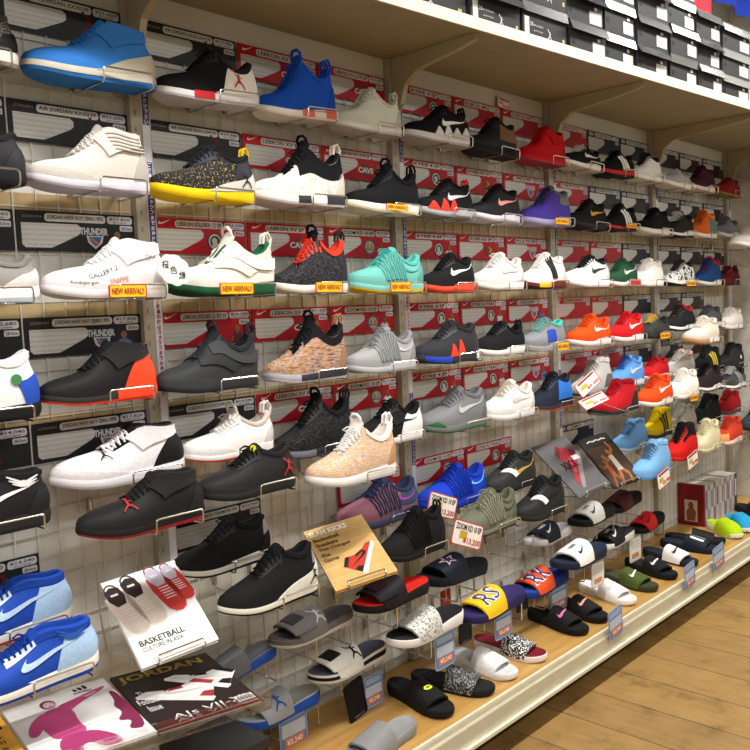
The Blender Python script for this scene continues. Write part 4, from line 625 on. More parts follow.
BOXES = [
 ('black shoebox with printed side, bottom in first stack from left on header shelf', (0.2998, -0.3059, 2.0825), 0.326, 0.28290001059947045, 0.104, -0.0726, 'side', True, '3a3a3d', 0.012),
 ('black shoebox with printed side, bottom in second stack from left on header shelf', (0.6564, -0.3229, 2.0825), 0.3533, 0.3, 0.112, -0.0726, 'side', True, '2b2b2d', 0.008),
 ('black shoebox with printed side, bottom in third stack from left on header shelf', (0.9606, -0.348, 2.0825), 0.2209, 0.3, 0.108, -0.0726, 'side', True, '2b2b2d', 0.018),
 ('black shoebox with printed side, second up in third stack from left on header shelf', (0.9606, -0.351, 2.1913), 0.2209, 0.3, 0.108, -0.0726, 'side', True, '2b2b2d', 0.012),
 ('black shoebox with printed side, bottom in fourth stack from left on header shelf', (1.1907, -0.3677, 2.0825), 0.2204, 0.3, 0.112, -0.0726, 'side', True, '2b2b2d', 0.004),
 ('black shoebox with printed side, second up in fourth stack from left on header shelf', (1.1907, -0.3707, 2.1953), 0.2204, 0.3, 0.112, -0.0726, 'side', True, '2b2b2d', 0.008),
 ('black shoebox with white label, bottom in fifth stack from left on header shelf', (1.4195, -0.3874, 2.0825), 0.2032, 0.3, 0.101, -0.0726, 'end', True, '3a3a3d', 0.012),
 ('black shoebox with white label, second up in fifth stack from left on header shelf', (1.4195, -0.3784, 2.1843), 0.2032, 0.3, 0.101, -0.0726, 'end', True, '2b2b2d', 0.018),
 ('black shoebox with white label, third up in fifth stack from left on header shelf', (1.4195, -0.3814, 2.2861), 0.2032, 0.3, 0.101, -0.0726, 'end', True, '2b2b2d', 0.012),
 ('black shoebox with white label, bottom in sixth stack from left on header shelf', (1.6217, -0.3931, 2.0825), 0.1822, 0.3, 0.105, -0.0726, 'end', True, '2b2b2d', 0.008),
 ('black shoebox with white label, second up in sixth stack from left on header shelf', (1.6217, -0.3961, 2.1883), 0.1822, 0.3, 0.105, -0.0726, 'end', True, '3a3a3d', 0.004),
 ('black shoebox with white label, third up in sixth stack from left on header shelf', (1.6217, -0.3991, 2.2941), 0.1822, 0.3, 0.105, -0.0726, 'end', True, '2b2b2d', 0.008),
 ('black shoebox with white label, bottom in seventh stack from left on header shelf', (1.8344, -0.4116, 2.0825), 0.2091, 0.3, 0.099, -0.0726, 'end', True, '2b2b2d', 0.018),
 ('black shoebox with white label, second up in seventh stack from left on header shelf', (1.8344, -0.4146, 2.1823), 0.2091, 0.3, 0.099, -0.0726, 'end', True, '2b2b2d', 0.012),
 ('black shoebox with white label, third up in seventh stack from left on header shelf', (1.8344, -0.4176, 2.2821), 0.2091, 0.3, 0.099, -0.0726, 'end', True, '3a3a3d', 0.018),
 ('black shoebox with white label, fourth up in seventh stack from left on header shelf', (1.8344, -0.4086, 2.3819), 0.2091, 0.3, 0.099, -0.0726, 'end', True, '2b2b2d', 0.012),
 ('black shoebox with white label, bottom in eighth stack from left on header shelf', (2.0567, -0.4308, 2.0825), 0.2014, 0.3, 0.104, -0.0726, 'end', True, '2b2b2d', 0.004),
 ('black shoebox with white label, second up in eighth stack from left on header shelf', (2.0567, -0.4338, 2.1873), 0.2014, 0.3, 0.104, -0.0726, 'end', True, '2b2b2d', 0.008),
 ('black shoebox with white label, third up in eighth stack from left on header shelf', (2.0567, -0.4248, 2.2921), 0.2014, 0.3, 0.104, -0.0726, 'end', True, '2b2b2d', 0.004),
 ('black shoebox with white label, fourth up in eighth stack from left on header shelf', (2.0567, -0.4278, 2.3969), 0.2014, 0.3, 0.104, -0.0726, 'end', True, '3a3a3d', 0.008),
 ('black shoebox with white label, bottom in ninth stack from left on header shelf', (2.265, -0.4489, 2.0825), 0.1963, 0.3, 0.101, -0.0726, 'end', True, '3a3a3d', 0.012),
 ('black shoebox with white label, second up in ninth stack from left on header shelf', (2.265, -0.4399, 2.1843), 0.1963, 0.3, 0.101, -0.0726, 'end', True, '2b2b2d', 0.018),
 ('black shoebox with white label, third up in ninth stack from left on header shelf', (2.265, -0.4429, 2.2861), 0.1963, 0.3, 0.101, -0.0726, 'end', True, '2b2b2d', 0.012),
 ('black shoebox with white label, bottom in tenth stack from left on header shelf', (2.5032, -0.4572, 2.0825), 0.246, 0.3, 0.098, -0.0726, 'end', True, '2b2b2d', 0.008),
 ('black shoebox with white label, second up in tenth stack from left on header shelf', (2.5032, -0.4602, 2.1813), 0.246, 0.3, 0.098, -0.0726, 'end', True, '3a3a3d', 0.004),
 ('black shoebox with white label, third up in tenth stack from left on header shelf', (2.5032, -0.4632, 2.2801), 0.246, 0.3, 0.098, -0.0726, 'end', True, '2b2b2d', 0.008),
]
BK = {'basketball': ((-0.2336, -0.2419, 0.5846), (0.9828, -0.1646, 0.0836), (0.0833, 0.7997, 0.5946), 0.1749, 0.2328), 'slam': ((0.3186, -0.2484, 0.5949), (0.8981, -0.4129, 0.1511), (0.3064, 0.8342, 0.4584), 0.1724, 0.233), 'jordan': ((-0.2742, -0.3564, 0.502), (0.9829, -0.1813, -0.0335), (0.183, 0.9814, 0.0586), 0.2275, 0.2764), 'advert': ((-0.4872, -0.3213, 0.509), (0.9899, -0.1381, -0.0309), (0.1397, 0.9884, 0.06), 0.215, 0.28), 'yellow': ((-0.7054, -0.301, 0.5152), (0.9899, -0.1381, -0.0309), (0.1397, 0.9884, 0.06), 0.21, 0.28), 'xxx': ((1.5423, -0.2433, 0.5942), (0.9907, -0.1001, 0.0921), (0.0172, 0.7637, 0.6454), 0.1999, 0.2576), 'dark': ((1.8797, -0.205, 0.5596), (0.9895, -0.1342, 0.0532), (0.055, 0.691, 0.7207), 0.1946, 0.2453), 'tray': ((-0.8022, -0.2712, 0.5192), (0.9829, -0.1813, -0.0335), (0.183, 0.9814, 0.0586), 0.7733, 0.2814)}
BKHOLD = [('basketball', 'chrome wire holder carrying the white cover book', (-0.2336, -0.2419, 0.5846), (0.9828, -0.1646, 0.0836), (0.0833, 0.7997, 0.5946), (0.034980000000000004, 0.13992000000000002), 0.16), ('slam', 'chrome wire holder carrying the wood grain book', (0.3186, -0.2484, 0.5949), (0.8981, -0.4129, 0.1511), (0.3064, 0.8342, 0.4584), (0.034480000000000004, 0.13792000000000001), 0.14), ('xxx', 'chrome wire holder carrying the dark grey magazine', (1.5423, -0.2433, 0.5942), (0.9907, -0.1001, 0.0921), (0.0172, 0.7637, 0.6454), (0.03998, 0.15992), 0.14), ('dark', 'chrome wire holder carrying the glossy black magazine', (1.8797, -0.205, 0.5596), (0.9895, -0.1342, 0.0532), (0.055, 0.691, 0.7207), (0.03892, 0.15568), 0.14)]
CASES = [('boxed_volume', 'pale volume, first from the red end of the row on the deck', 2.9408, -0.132, 0.1664, 0.03, 0.124, 0.198, 'b8b4ae', '6a5a8c'), ('boxed_volume', 'violet grey volume, second from the red end of the row on the deck', 2.972, -0.132, 0.1664, 0.034, 0.124, 0.196, '8f8b94', 'd9d6d0'), ('boxed_volume', 'pale volume, third from the red end of the row on the deck', 3.0072, -0.132, 0.1664, 0.038, 0.124, 0.194, 'c4c0ba', '8a7aa0'), ('boxed_volume', 'violet grey volume, fourth from the red end of the row on the deck', 3.0464, -0.132, 0.1664, 0.03, 0.124, 0.192, '7c7884', 'e0ddd8'), ('boxed_volume', 'pale volume, fifth from the red end of the row on the deck', 3.0776, -0.132, 0.1664, 0.034, 0.124, 0.198, 'bdb8b2', '6a5a8c'), ('boxed_volume', 'violet grey volume, sixth from the red end of the row on the deck', 3.1128, -0.132, 0.1664, 0.038, 0.124, 0.196, 'a8a2aa', 'd9d6d0'), ('boxed_volume', 'pale volume, seventh from the red end of the row on the deck', 3.152, -0.132, 0.1664, 0.03, 0.124, 0.194, 'c9c5bf', '8a7aa0'), ('boxed_volume', 'violet grey volume, eighth from the red end of the row on the deck', 3.1832, -0.132, 0.1664, 0.034, 0.124, 0.192, '827d8a', 'e0ddd8'), ('boxed_volume', 'pale volume, ninth from the red end of the row on the deck', 3.2184, -0.132, 0.1664, 0.038, 0.124, 0.198, 'b5b0ac', '6a5a8c'), ('boxed_volume', 'violet grey volume, tenth from the red end of the row on the deck', 3.2576, -0.132, 0.1664, 0.03, 0.124, 0.196, '99949e', 'd9d6d0'), ('boxed_volume', 'pale volume, eleventh from the red end of the row on the deck', 3.2888, -0.132, 0.1664, 0.034, 0.124, 0.194, 'c0bbb6', '8a7aa0'), ('boxed_volume', 'violet grey volume, last from the red end of the row on the deck', 3.324, -0.132, 0.1664, 0.038, 0.124, 0.192, '3a3840', 'e0ddd8')]
CASE_ROT = 0.0
REDBOX = (2.9168, -0.135, 0.1664, 0.02, 0.128, 0.205)
CARTON = (-0.16, -0.33, 0.1664, 0.17, 0.16, 0.2)
CLOUD = (-0.037, -0.15, 1.4079)
BANNERS = [('red cloth banner hanging above the far shoeboxes', 'd2404a', 2.638, 2.559, 2.919, 2.95, -0.2), ('blue cloth banner hanging beside the red one', '22389a', 2.941, 2.675, 3.66, 2.95, -0.2)]
CAM_F = 842.78
CAM_C = (-1.1142, -1.7654, 1.3016)
CAM_R = ((0.6826, 0.087, -0.7256), (-0.7295, 0.0213, -0.6837), (-0.044, 0.996, 0.078))
EXPOSURE = 0.06
LAMP_W = 38

# ------------------------------------------------------------------ sneakers
WU = np.array([0, .1, .2, .3, .4, .5, .6, .7, .8, .9, 1.0])
WW = np.array([.140, .150, .160, .166, .160, .147, .134, .127, .126, .122, .112])
def foot_w(u):
    u = np.clip(u, 0, 1)
    w = np.interp(u, WU, WW)
    f = np.sqrt(np.clip(1 - ((.22 - np.minimum(u, .22)) / .22) ** 2.2, 0, 1))
    g = np.sqrt(np.clip(1 - ((np.maximum(u, .85) - .85) / .15) ** 2, 0, 1))
    return w * f * g
RIMS = {
    'low':  ([.33, .42, .52, .57, .66, .76, .86, .93, .96], [None, .70, .88, .92, .74, .62, .66, .80, .86]),
    'mid':  ([.33, .42, .52, .58, .67, .76, .86, .93, .96], [None, .66, .84, .90, .82, .74, .76, .86, .88]),
    'high': ([.33, .42, .52, .58, .67, .78, .88, .94, .96], [None, .60, .80, .91, .95, .90, .88, .91, .90]),
    'twin': ([.33, .42, .52, .58, .66, .76, .86, .93, .96], [None, .60, .80, .88, .72, .62, .68, .82, .86]),
}
class Shoe:
    def __init__(s, L, H, style, uh=None):
        s.L = L; s.H = H; s.style = style
        s.ut = .335; s.uh = uh or {'high': .915, 'mid': .935, 'low': .95, 'twin': .965}[style]
        ru, rz = RIMS[style]
        zv = min(.24 * L, .62 * H)
        ru = [q if q < .6 else .6 + (q - .6) * (s.uh - .6) / .36 for q in ru]
        s.ru = np.array(ru); s.rz = np.array([zv if z is None else max(z * H, zv + .004) for z in rz])
        s.thk = 1.0
    def yc(s, u):                      # gentle inward bend of the toe
        return .05 * s.L * (1 - np.clip(u, 0, 1)) ** 2 - .01 * s.L
    def zb(s, u):
        L = s.L
        return .055 * L * (np.clip(.34 - u, 0, 1) / .34) ** 2 + .014 * L * (np.clip(u - .9, 0, 1) / .1) ** 2
    def zt(s, u):
        th = np.interp(u, [0, .15, .4, .6, .8, 1], [.070, .074, .080, .092, .108, .118]) * s.L * s.thk
        return s.zb(u) * (.9) + th
    def rimz(s, u):
        # smooth interpolation through the rim heights
        x = np.clip(u, s.ru[0], s.ru[-1])
        a = np.interp(x, s.ru, s.rz)
        b = np.interp(np.clip(x - .025, s.ru[0], s.ru[-1]), s.ru, s.rz); c = np.interp(np.clip(x + .025, s.ru[0], s.ru[-1]), s.ru, s.rz)
        return (2 * a + b + c) / 4
    def rimy(s, u):
        r = np.clip((u - s.ut) / (s.uh - s.ut), 0, 1)
        y = np.interp(r, [0, .03, .12, .3, .5, .65, .8, .92, 1], [0, .028, .046, .058, .078, .094, .096, .074, 0])
        y = np.where(r > .92, .074 * np.sqrt(np.clip(1 - ((r - .92) / .08) ** 2, 0, 1)), y)
        return y * s.L
    def side(s, t):
        t = np.mod(t, 2.0)
        sg = np.where(t <= 1, -1.0, 1.0)
        tt = np.where(t <= 1, t, 2 - t)
        return sg, tt
    def S(s, t, v):
        """upper surface: t 0..2 round the sole from the toe, v 0 sole .. 1 rim"""
        t = np.asarray(t, float); v = np.asarray(v, float)
        t, v = np.broadcast_arrays(t, v)
        L = s.L
        sg, tt = s.side(t)
        u = (1 - np.cos(PI * tt)) / 2
        w = foot_w(u) * L * .965
        bx = u * L * .985 + .008 * L; by = s.yc(u) + sg * w; bz = s.zt(u) - .004
        uT = s.ut + np.power(u, 1.55) * (s.uh - s.ut)
        tx = uT * L; ty = s.yc(uT) + sg * s.rimy(uT); tz = s.rimz(uT)
        dz = tz - bz
        k = np.clip(1 - u / .55, 0, 1)                  # 1 at toe, 0 at the rear
        h1 = dz * (.5 * (1 - k) + .66 * k)
        q = np.clip((u - .82) / .18, 0, 1)              # 1 at the heel
        p1 = (bx - .004 * L * k + .020 * L * q, by + sg * .012 * L * (1 - k * .5), bz + h1)
        f2 = .60 * k + .22 * (1 - k)
        p2 = (tx + (bx - tx) * f2 * (1 - q) - .012 * L * q, ty + (by - ty) * f2 + sg * .004 * L, tz - dz * (.20 * k + .36 * (1 - k)))
        a = (1 - v) ** 3; b = 3 * (1 - v) ** 2 * v; c = 3 * (1 - v) * v ** 2; d = v ** 3
        return np.stack([a * bx + b * p1[0] + c * p2[0] + d * tx, a * by + b * p1[1] + c * p2[1] + d * ty,
                         a * bz + b * p1[2] + c * p2[2] + d * tz], -1)
    def N(s, t, v):
        e = 1e-3
        t = np.asarray(t, float); v = np.clip(np.asarray(v, float), e, 1 - e)
        a = s.S(t + e, v) - s.S(t - e, v); b = s.S(t, v + e) - s.S(t, v - e)
        n = np.cross(a, b)
        return n / (np.linalg.norm(n, axis=-1, keepdims=True) + 1e-12)
    def tu(s, u, v, near=True):
        u = np.asarray(u, float); v = np.asarray(v, float)
        u, v = np.broadcast_arrays(u, v)
        lo = np.zeros_like(u); hi = np.ones_like(u)
        for _ in range(16):
            m = (lo + hi) / 2
            x = s.S(m, v)[..., 0] / s.L
            hi = np.where(x > u, m, hi); lo = np.where(x > u, lo, m)
        m = (lo + hi) / 2
        return m if near else 2 - m
    def at(s, u, v, d=.0, near=True):
        t = s.tu(u, v, near)
        return s.S(t, v) + s.N(t, v) * d
    # patch in (t,v) arrays
    def patch(s, mb, t, v, d=.0016, mi=0):
        n = s.N(t, v); P = s.S(t, v)
        O = P + n * d; I = P - n * .0012
        a, b = O.shape[:2]
        ring = [(i, 0) for i in range(a)] + [(a - 1, j) for j in range(1, b)] + [(i, b - 1) for i in range(a - 2, -1, -1)] + [(0, j) for j in range(b - 2, 0, -1)]
        verts = list(O.reshape(-1, 3)) + [I[i, j] for i, j in ring]
        f = [(i * b + j, (i + 1) * b + j, (i + 1) * b + j + 1, i * b + j + 1) for i in range(a - 1) for j in range(b - 1)]
        m = len(ring)
        for k in range(m):
            p, q = ring[k], ring[(k + 1) % m]
            f.append((p[0] * b + p[1], a * b + k, a * b + (k + 1) % m, q[0] * b + q[1]))
        mb.add(verts, f, mi)
    def quad(s, mb, A, B, C, D, d=.0016, nu=9, nv=7, mi=0, near=True):
        """patch from four (u,v) corners: low-left, low-right, top-right, top-left"""
        i = np.linspace(0, 1, nu)[:, None]; j = np.linspace(0, 1, nv)[None, :]
        uu = (A[0] * (1 - i) + B[0] * i) * (1 - j) + (D[0] * (1 - i) + C[0] * i) * j
        vv = (A[1] * (1 - i) + B[1] * i) * (1 - j) + (D[1] * (1 - i) + C[1] * i) * j
        t = s.tu(uu, vv, near)
        if not near:
            t = t[::-1]; vv = vv[::-1]
        s.patch(mb, t, vv, d, mi)
    def wrap(s, mb, ub, ut_, v0, v1, d=.0016, nu=23, nv=7, mi=0, v1f=None):
        """patch wrapped round the heel; left edge from ub at v0 to ut_ at v1"""
        j = np.linspace(0, 1, nv)
        v = v0 + (v1 - v0) * j
        tl = s.tu(ub + (ut_ - ub) * j, v)
        i = np.linspace(0, 1, nu)[:, None]
        t = tl[None, :] * (1 - i) + (2 - tl[None, :]) * i
        vv = np.broadcast_to(v[None, :], t.shape).copy()
        if v1f is not None:                                # taper the height towards the front
            k = 1 - np.abs(2 * i - 1) ** 1.5
            vv = v0 + (vv - v0) * (v1f + (1 - v1f) * k)
        s.patch(mb, t, vv, d, mi)
    # flat artwork (polygons in x right, y up; unit size) laid on the near side
    def art(s, mb, polys, u, v, size, d=.0024, mi=0, rot=0.0, near=True, flip=False):
        h = float(np.linalg.norm(s.at(u, min(v + .05, 1)) - s.at(u, max(v - .05, 0)))) / (min(v + .05, 1) - max(v - .05, 0))
        cr, sr = math.cos(rot), math.sin(rot)
        for P in polys:
            P = np.array(P, float)
            if flip:
                P = P * np.array([-1, 1])
            q = np.stack([P[:, 0] * cr - P[:, 1] * sr, P[:, 0] * sr + P[:, 1] * cr], -1) * size
            uu = u + q[:, 0] / s.L; vv = np.clip(v + q[:, 1] / h, .01, .99)
            X = s.at(uu, vv, d, near)
            mb.add(X, [tuple(range(len(X)))], mi)
    def text(s, mb, txt, u, v, h, d=.002, bold=0, rot=0.0):
        V, F, size = text_arrays(txt, bold)
        k = h / size[1]
        hh = float(np.linalg.norm(s.at(u, v + .05) - s.at(u, v - .05))) / .1
        cr, sr = math.cos(rot), math.sin(rot)
        q = np.stack([V[:, 0] * cr - V[:, 1] * sr, V[:, 0] * sr + V[:, 1] * cr], -1) * k
        mb.add(s.at(u + q[:, 0] / s.L, np.clip(v + q[:, 1] / hh, .02, .98), d), F)
    def ms(s, t, f, grow=0.0):
        """sole side wall, f 0 bottom .. 1 top"""
        t = np.asarray(t, float); f = np.asarray(f, float)
        t, f = np.broadcast_arrays(t, f)
        sg, tt = s.side(t); u = (1 - np.cos(PI * tt)) / 2
        bul = .955 + .06 * np.sin(PI * np.clip(f * .9 + .05, 0, 1))
        w = foot_w(u) * s.L * bul + grow
        cx = (u - .5) * s.L * (.985 + .02 * np.sin(PI * f)) + .5 * s.L
        cx = cx + np.where(u < .05, -grow, 0) + np.where(u > .97, grow, 0)
        return np.stack([cx, s.yc(u) + sg * w, s.zb(u) * (1 - f) + s.zt(u) * f], -1)
    def mpatch(s, mb, u0, u1, f0, f1, d=.0012, nu=15, nv=4):
        ta = math.acos(1 - 2 * min(max(u0, 0), 1)) / PI; tb = math.acos(1 - 2 * min(max(u1, 0), 1)) / PI
        if u1 >= 1: tb = 1.12
        if u0 <= 0: ta = -.12
        t = np.linspace(ta, tb, nu)[:, None]; f = np.linspace(f0, f1, nv)[None, :]
        O = s.ms(t, f, d); I = s.ms(t, f, -.001)
        a, b = O.shape[:2]
        mb.grid(O)
        for e in (0, b - 1):
            mb.grid(np.stack([O[:, e], I[:, e]], 1) if e else np.stack([I[:, e], O[:, e]], 1))
        for e in (0, a - 1):
            mb.grid(np.stack([O[e], I[e]], 0) if e else np.stack([I[e], O[e]], 0))

def make_shoe(desc, label, loc, L, tilt, H, style, o, group, yaw=0.0):
    s = Shoe(L, H, style, o.get('uh'))
    r = thing('sneaker', label, 'sneaker', loc, (0, 0, yaw), group)
    r.rotation_mode = 'XYZ'
    r.rotation_euler = (0, -tilt, yaw)
    kind = o.get('kind', 'knit')
    mup = M(o['up'], kind)
    P = lambda mb, name, mat, **kw: build(mb, name, mat, r, **kw)
    NS = 27
    ts = np.concatenate([np.linspace(0, 1, NS), np.linspace(1, 2, NS)[1:-1]])
    # sole
    f_out = .24
    for name, fa, fb, col, kd in (('outsole', 0, f_out, o['out'], 'rubber'), ('midsole', f_out, 1, o['mid'], 'foam')):
        mb = MB()
        fs = np.linspace(fa, fb, 3 if name == 'outsole' else 6)
        G = s.ms(ts[:, None], fs[None, :])
        mb.grid(G, close_u=True)
        n = NS
        for e, rev in ((0, False), (len(fs) - 1, True)):
            off = len(mb.v)
            ring = G[:, e]
            mb.add(ring, [], 0)
            m = len(ts)
            fc = []
            for i in range(n - 1):
                a, b2 = i, i + 1
                c, d = (m - i - 1) % m, (m - i) % m
                q = [a, b2, c, d]
                if i == 0: q = [0, 1, m - 1]
                elif i == n - 2: q = [a, b2, c + 0, d] if c != b2 else [a, b2, d]
                fc.append(tuple(off + k for k in (q if rev else q[::-1])))
            mb.f.extend(fc); mb.mi.extend([0] * len(fc))
        sole_ob = P(mb, name, M(col, kd))
    # upper
    mb = MB()
    vs = np.linspace(0, 1, 11)
    mb.grid(s.S(ts[:, None], vs[None, :]), close_u=True)
    up_ob = P(mb, 'upper', mup)
    # lining
    mb = MB()
    sg, tt = s.side(ts); u = (1 - np.cos(PI * tt)) / 2
    uT = s.ut + np.power(u, 1.55) * (s.uh - s.ut)
    rows = []
    for ins, dz in ((0, 0), (.02, .012), (.045, .006), (.06, -.05), (.062, -.20)):
        k = 1 - ins * L / np.maximum(s.rimy(uT), ins * L * 1.2)
        k = np.clip(k, .15, 1)
        z = s.rimz(uT) + dz * L
        if dz < -.1:
            z = np.minimum(z, np.maximum(s.zt(uT) + .02 * L, s.rimz(uT) - .42 * s.H))
        rows.append(np.stack([uT * L - np.where(uT > .9, ins * L * np.clip((uT - .9) / .085, 0, 1), 0) + np.where(uT < .4, ins * L * .5, 0), s.yc(uT) + sg * s.rimy(uT) * k, z], -1))
    G = np.stack(rows, 1)
    mb.grid(G, close_u=True)
    m = len(ts); off = len(mb.v); mb.add(G[:, -1], [], 0)
    fc = [tuple(off + k for k in (i, i + 1, (m - i - 1) % m, (m - i) % m)) for i in range(1, NS - 2)] + [(off, off + 1, off + m - 1), (off + NS - 2, off + NS - 1, off + NS)]
    mb.f.extend(fc); mb.mi.extend([0] * len(fc))
    P(mb, 'lining', M(o.get('lining', o['tongue']), 'fabric'))
    # tongue
    mb = MB()
    ue = {'low': .585, 'mid': .60, 'high': .585, 'twin': .575}[style]
    n = 9
    tu_ = np.linspace(0, 1, n); us = s.ut + .012 + (ue - s.ut) * tu_
    us = us - np.where(tu_ > .85, (tu_ - .85) * .12, 0)
    zc = s.rimz(us) + .008 * L * np.minimum(1, tu_ * 6) + np.clip(tu_ - .55, 0, 1) ** 1.3 / (.45 ** 1.3) * (s.H - s.rimz(np.array([us[-1]]))[0] - .008 * L)
    hw = np.clip(s.rimy(us) + .012 * L, .03 * L, .085 * L)
    yy = np.linspace(-1, 1, 9)
    top = np.stack([np.broadcast_to((us * L)[:, None], (n, 9)), s.yc(us)[:, None] + hw[:, None] * yy[None, :], zc[:, None] - (.035 * L) * (yy[None, :] ** 2) * np.minimum(1, .3 + tu_)[:, None]], -1)
    bot = top + np.array([.012 * L, 0, -.012 * L])
    G = np.concatenate([top, bot[:, ::-1]], 1)
    mb.grid(G, close_v=True)
    off = len(mb.v)
    mb.add(np.concatenate([top[-1], bot[-1][::-1]]), [tuple(range(18))]); mb.add(np.concatenate([top[0], bot[0][::-1]]), [tuple(range(17, -1, -1))])
    tg = P(mb, 'tongue', M(o['tongue'], 'fabric'))
    if style == 'twin':
        mb = MB()
        c = Vector((us[-1] * L, float(s.yc(us[-1])), zc[-1] - .01 * L))
        mb.tube([c + Vector((.0, -.016, -.01)), c + Vector((-.004, -.017, .004)), c + Vector((-.006, -.008, .013)), c + Vector((-.006, .008, .013)), c + Vector((-.004, .017, .004)), c + Vector((0, .016, -.01))], .0042, 6)
        build(mb, 'tongue_loop', M(o.get('loop', o['tongue']), 'fabric'), tg)
        o.setdefault('loop', o['up'])
    # laces
    nl = 6 if style != 'low' else 5
    mb = MB()
    lu = np.linspace(s.ut + .03, ue - .05, nl)
    def lace(u0, u1):
        a = s.at(u0, .95, .003); b = s.at(u1, .95, .003, False)
        um = (u0 + u1) / 2
        z = float(s.rimz(um)) + .019 * L
        a2 = s.at(u0, .85, .0025); b2 = s.at(u1, .85, .0025, False)
        yc = float(s.yc(um)); hy = float(s.rimy(um))
        mb.tube([a2, a, (u0 * .7 * L + um * .3 * L, yc - hy * .6, z - .002), (um * L, yc, z + .002), (u1 * .7 * L + um * .3 * L, yc + hy * .6, z - .002), b, b2], .0023, 6)
    for k in range(nl if not o.get('nolace') else 1):
        lace(lu[k], lu[k])
        if k < nl - 1 and not o.get('nolace'):
            lace(lu[k], lu[k + 1]); lace(lu[k + 1], lu[k])
    if 'fold' not in o and not o.get('nolace'):
        ub = lu[-1]; z = float(s.rimz(ub)) + .025 * L; yc = float(s.yc(ub))
        for sg_ in (-1, 1):
            mb.tube([(ub * L, yc, z), (ub * L - .008, yc + sg_ * .014, z + .002), (ub * L - .015, yc + sg_ * .024, z - .006), (ub * L - .011, yc + sg_ * .018, z - .009), (ub * L, yc, z)], .0022, 5)
    P(mb, 'laces', M(o['lace'], 'fabric'))
    # rand line between sole and upper, coloured panels and marks
    def shade(h, f):
        h = ''.join(a * 2 for a in h) if len(h) == 3 else h
        return ''.join('%02x' % max(0, min(255, int(int(h[i:i + 2], 16) * f))) for i in (0, 2, 4))
    pk = kind if kind in ('knit', 'leather', 'gloss') else 'knit'
    def overlay(name, col, fn, kd=None, lab=None, **kw):
        mb = MB(); fn(mb)
        if mb.v:
            one = dict(side_stripes='side_stripe', sole_teeth='sole_tooth', side_logo='side_logo', lace_loops='lace_loop', strap='strap', cross_strap='cross_strap', side_strap='side_strap', quarter_panel='quarter_panel', ankle_ribs='ankle_rib').get(name)
            for q in (mb.pieces() if one else (mb,)):
                ob = build(q, one or name, M(col, kd or 'leather'), sole_ob if name in ('sole_patch', 'midsole_band') else up_ob, **kw)
            if lab: ob['label'] = lab
    lum = sum(int(shade(o['up'], 1)[i:i + 2], 16) for i in (0, 2, 4)) / 3
    f1 = .88 if lum > 60 else 1.35
    if kind not in ('multi', 'pastel', 'scale') and not any(k in o for k in ('eyest', 'fold', 'strap', 'cables')):
        overlay('eyestay', shade(o['up'], f1), lambda mb: s.quad(mb, (.345, .74), (.57, .72), (.575, .985), (.345, .97), d=.0018), 'leather')
    if not any(k in o for k in ('quarter', 'heel', 'heelwedge', 'strap')):
        overlay('heel_counter', shade(o['up'], f1 if lum > 60 else 1.2), lambda mb: s.wrap(mb, .80, .88, .0, .52, d=.0016, nu=19), pk)
    if 'collar' not in o:
        overlay('collar_padding', shade(o.get('lining', o['tongue']), 1.0), lambda mb: s.wrap(mb, .60, .60, .88, .995, d=.0024, nu=31, nv=4), 'fabric')
    if 'toe' not in o and lum > 25 and 'teeth' not in o and kind in ('knit', 'leather', 'gloss'):
        overlay('mudguard', shade(o['up'], .96 if lum > 60 else 1.15), lambda mb: (lambda t, v: s.patch(mb, t.copy(), v.copy(), .0013))(*np.broadcast_arrays(np.linspace(2 - .50, 2 + .50, 27)[:, None], np.linspace(.0, 1, 4)[None, :] * (.27 * (1.001 - np.abs(np.linspace(-1, 1, 27)) ** 3))[:, None])), pk)
    if 'toe' in o:
        c, v1 = o['toe']
        def f(mb):
            a = .30
            t = np.linspace(2 - a, 2 + a, 19)[:, None]; v = np.linspace(.0, v1, 6)[None, :]
            t, v = np.broadcast_arrays(t, v); s.patch(mb, t.copy(), v.copy())
        overlay('toe_cap', c, f)
    if 'heel' in o:
        c, ub, utp, v1 = o['heel']; overlay('heel_counter', c, lambda mb: s.wrap(mb, ub, utp, .0, v1))
    if 'quarter' in o:
        c, ub, utp, v0, v1, u1 = o['quarter']
        if u1 >= 1:
            overlay('quarter_panel', c, lambda mb: s.wrap(mb, ub, utp, v0, v1, nu=31, nv=10))
        else:
            def f(mb):
                for near in (True, False):
                    s.quad(mb, (ub, v0), (u1, v0), (u1, v1), (utp, v1), near=near)
            overlay('quarter_panel', c, f)
    if 'heelwedge' in o:
        overlay('heel_clip', o['heelwedge'], lambda mb: s.wrap(mb, .44, .50, .0, .46, d=.0026, v1f=.06, nu=31), 'rubber')
    if 'collar' in o:
        c, v0 = o['collar']; overlay('collar_panel', c, lambda mb: s.wrap(mb, .40, .44, v0, .995, nu=41, nv=7), 'fabric')
    if 'heelp' in o:
        c, u0, u1, v0, v1 = o['heelp']; overlay('heel_tab', c, lambda mb: s.wrap(mb, u0, u0 + .02, v0, v1, d=.0028, nu=15))
    if 'eyest' in o:
        overlay('eyestay', o['eyest'], lambda mb: s.quad(mb, (.36, .62), (.56, .80), (.55, .98), (.36, .97), d=.0022))
    if 'fold' in o:
        overlay('ankle_flap', o['fold'], lambda mb: s.quad(mb, (.60, .40), (.90, .72), (.90, .99), (.50, .99), d=.0045), kind)
    if 'ribs' in o:
        def f(mb):
            for k in range(5):
                v = .55 + .085 * k
                s.quad(mb, (.66 - .015 * k, v), (.92, v - .01), (.92, v + .02), (.66 - .015 * k, v + .03), d=.0065, nv=3)
        overlay('ankle_ribs', o['ribs'], f)
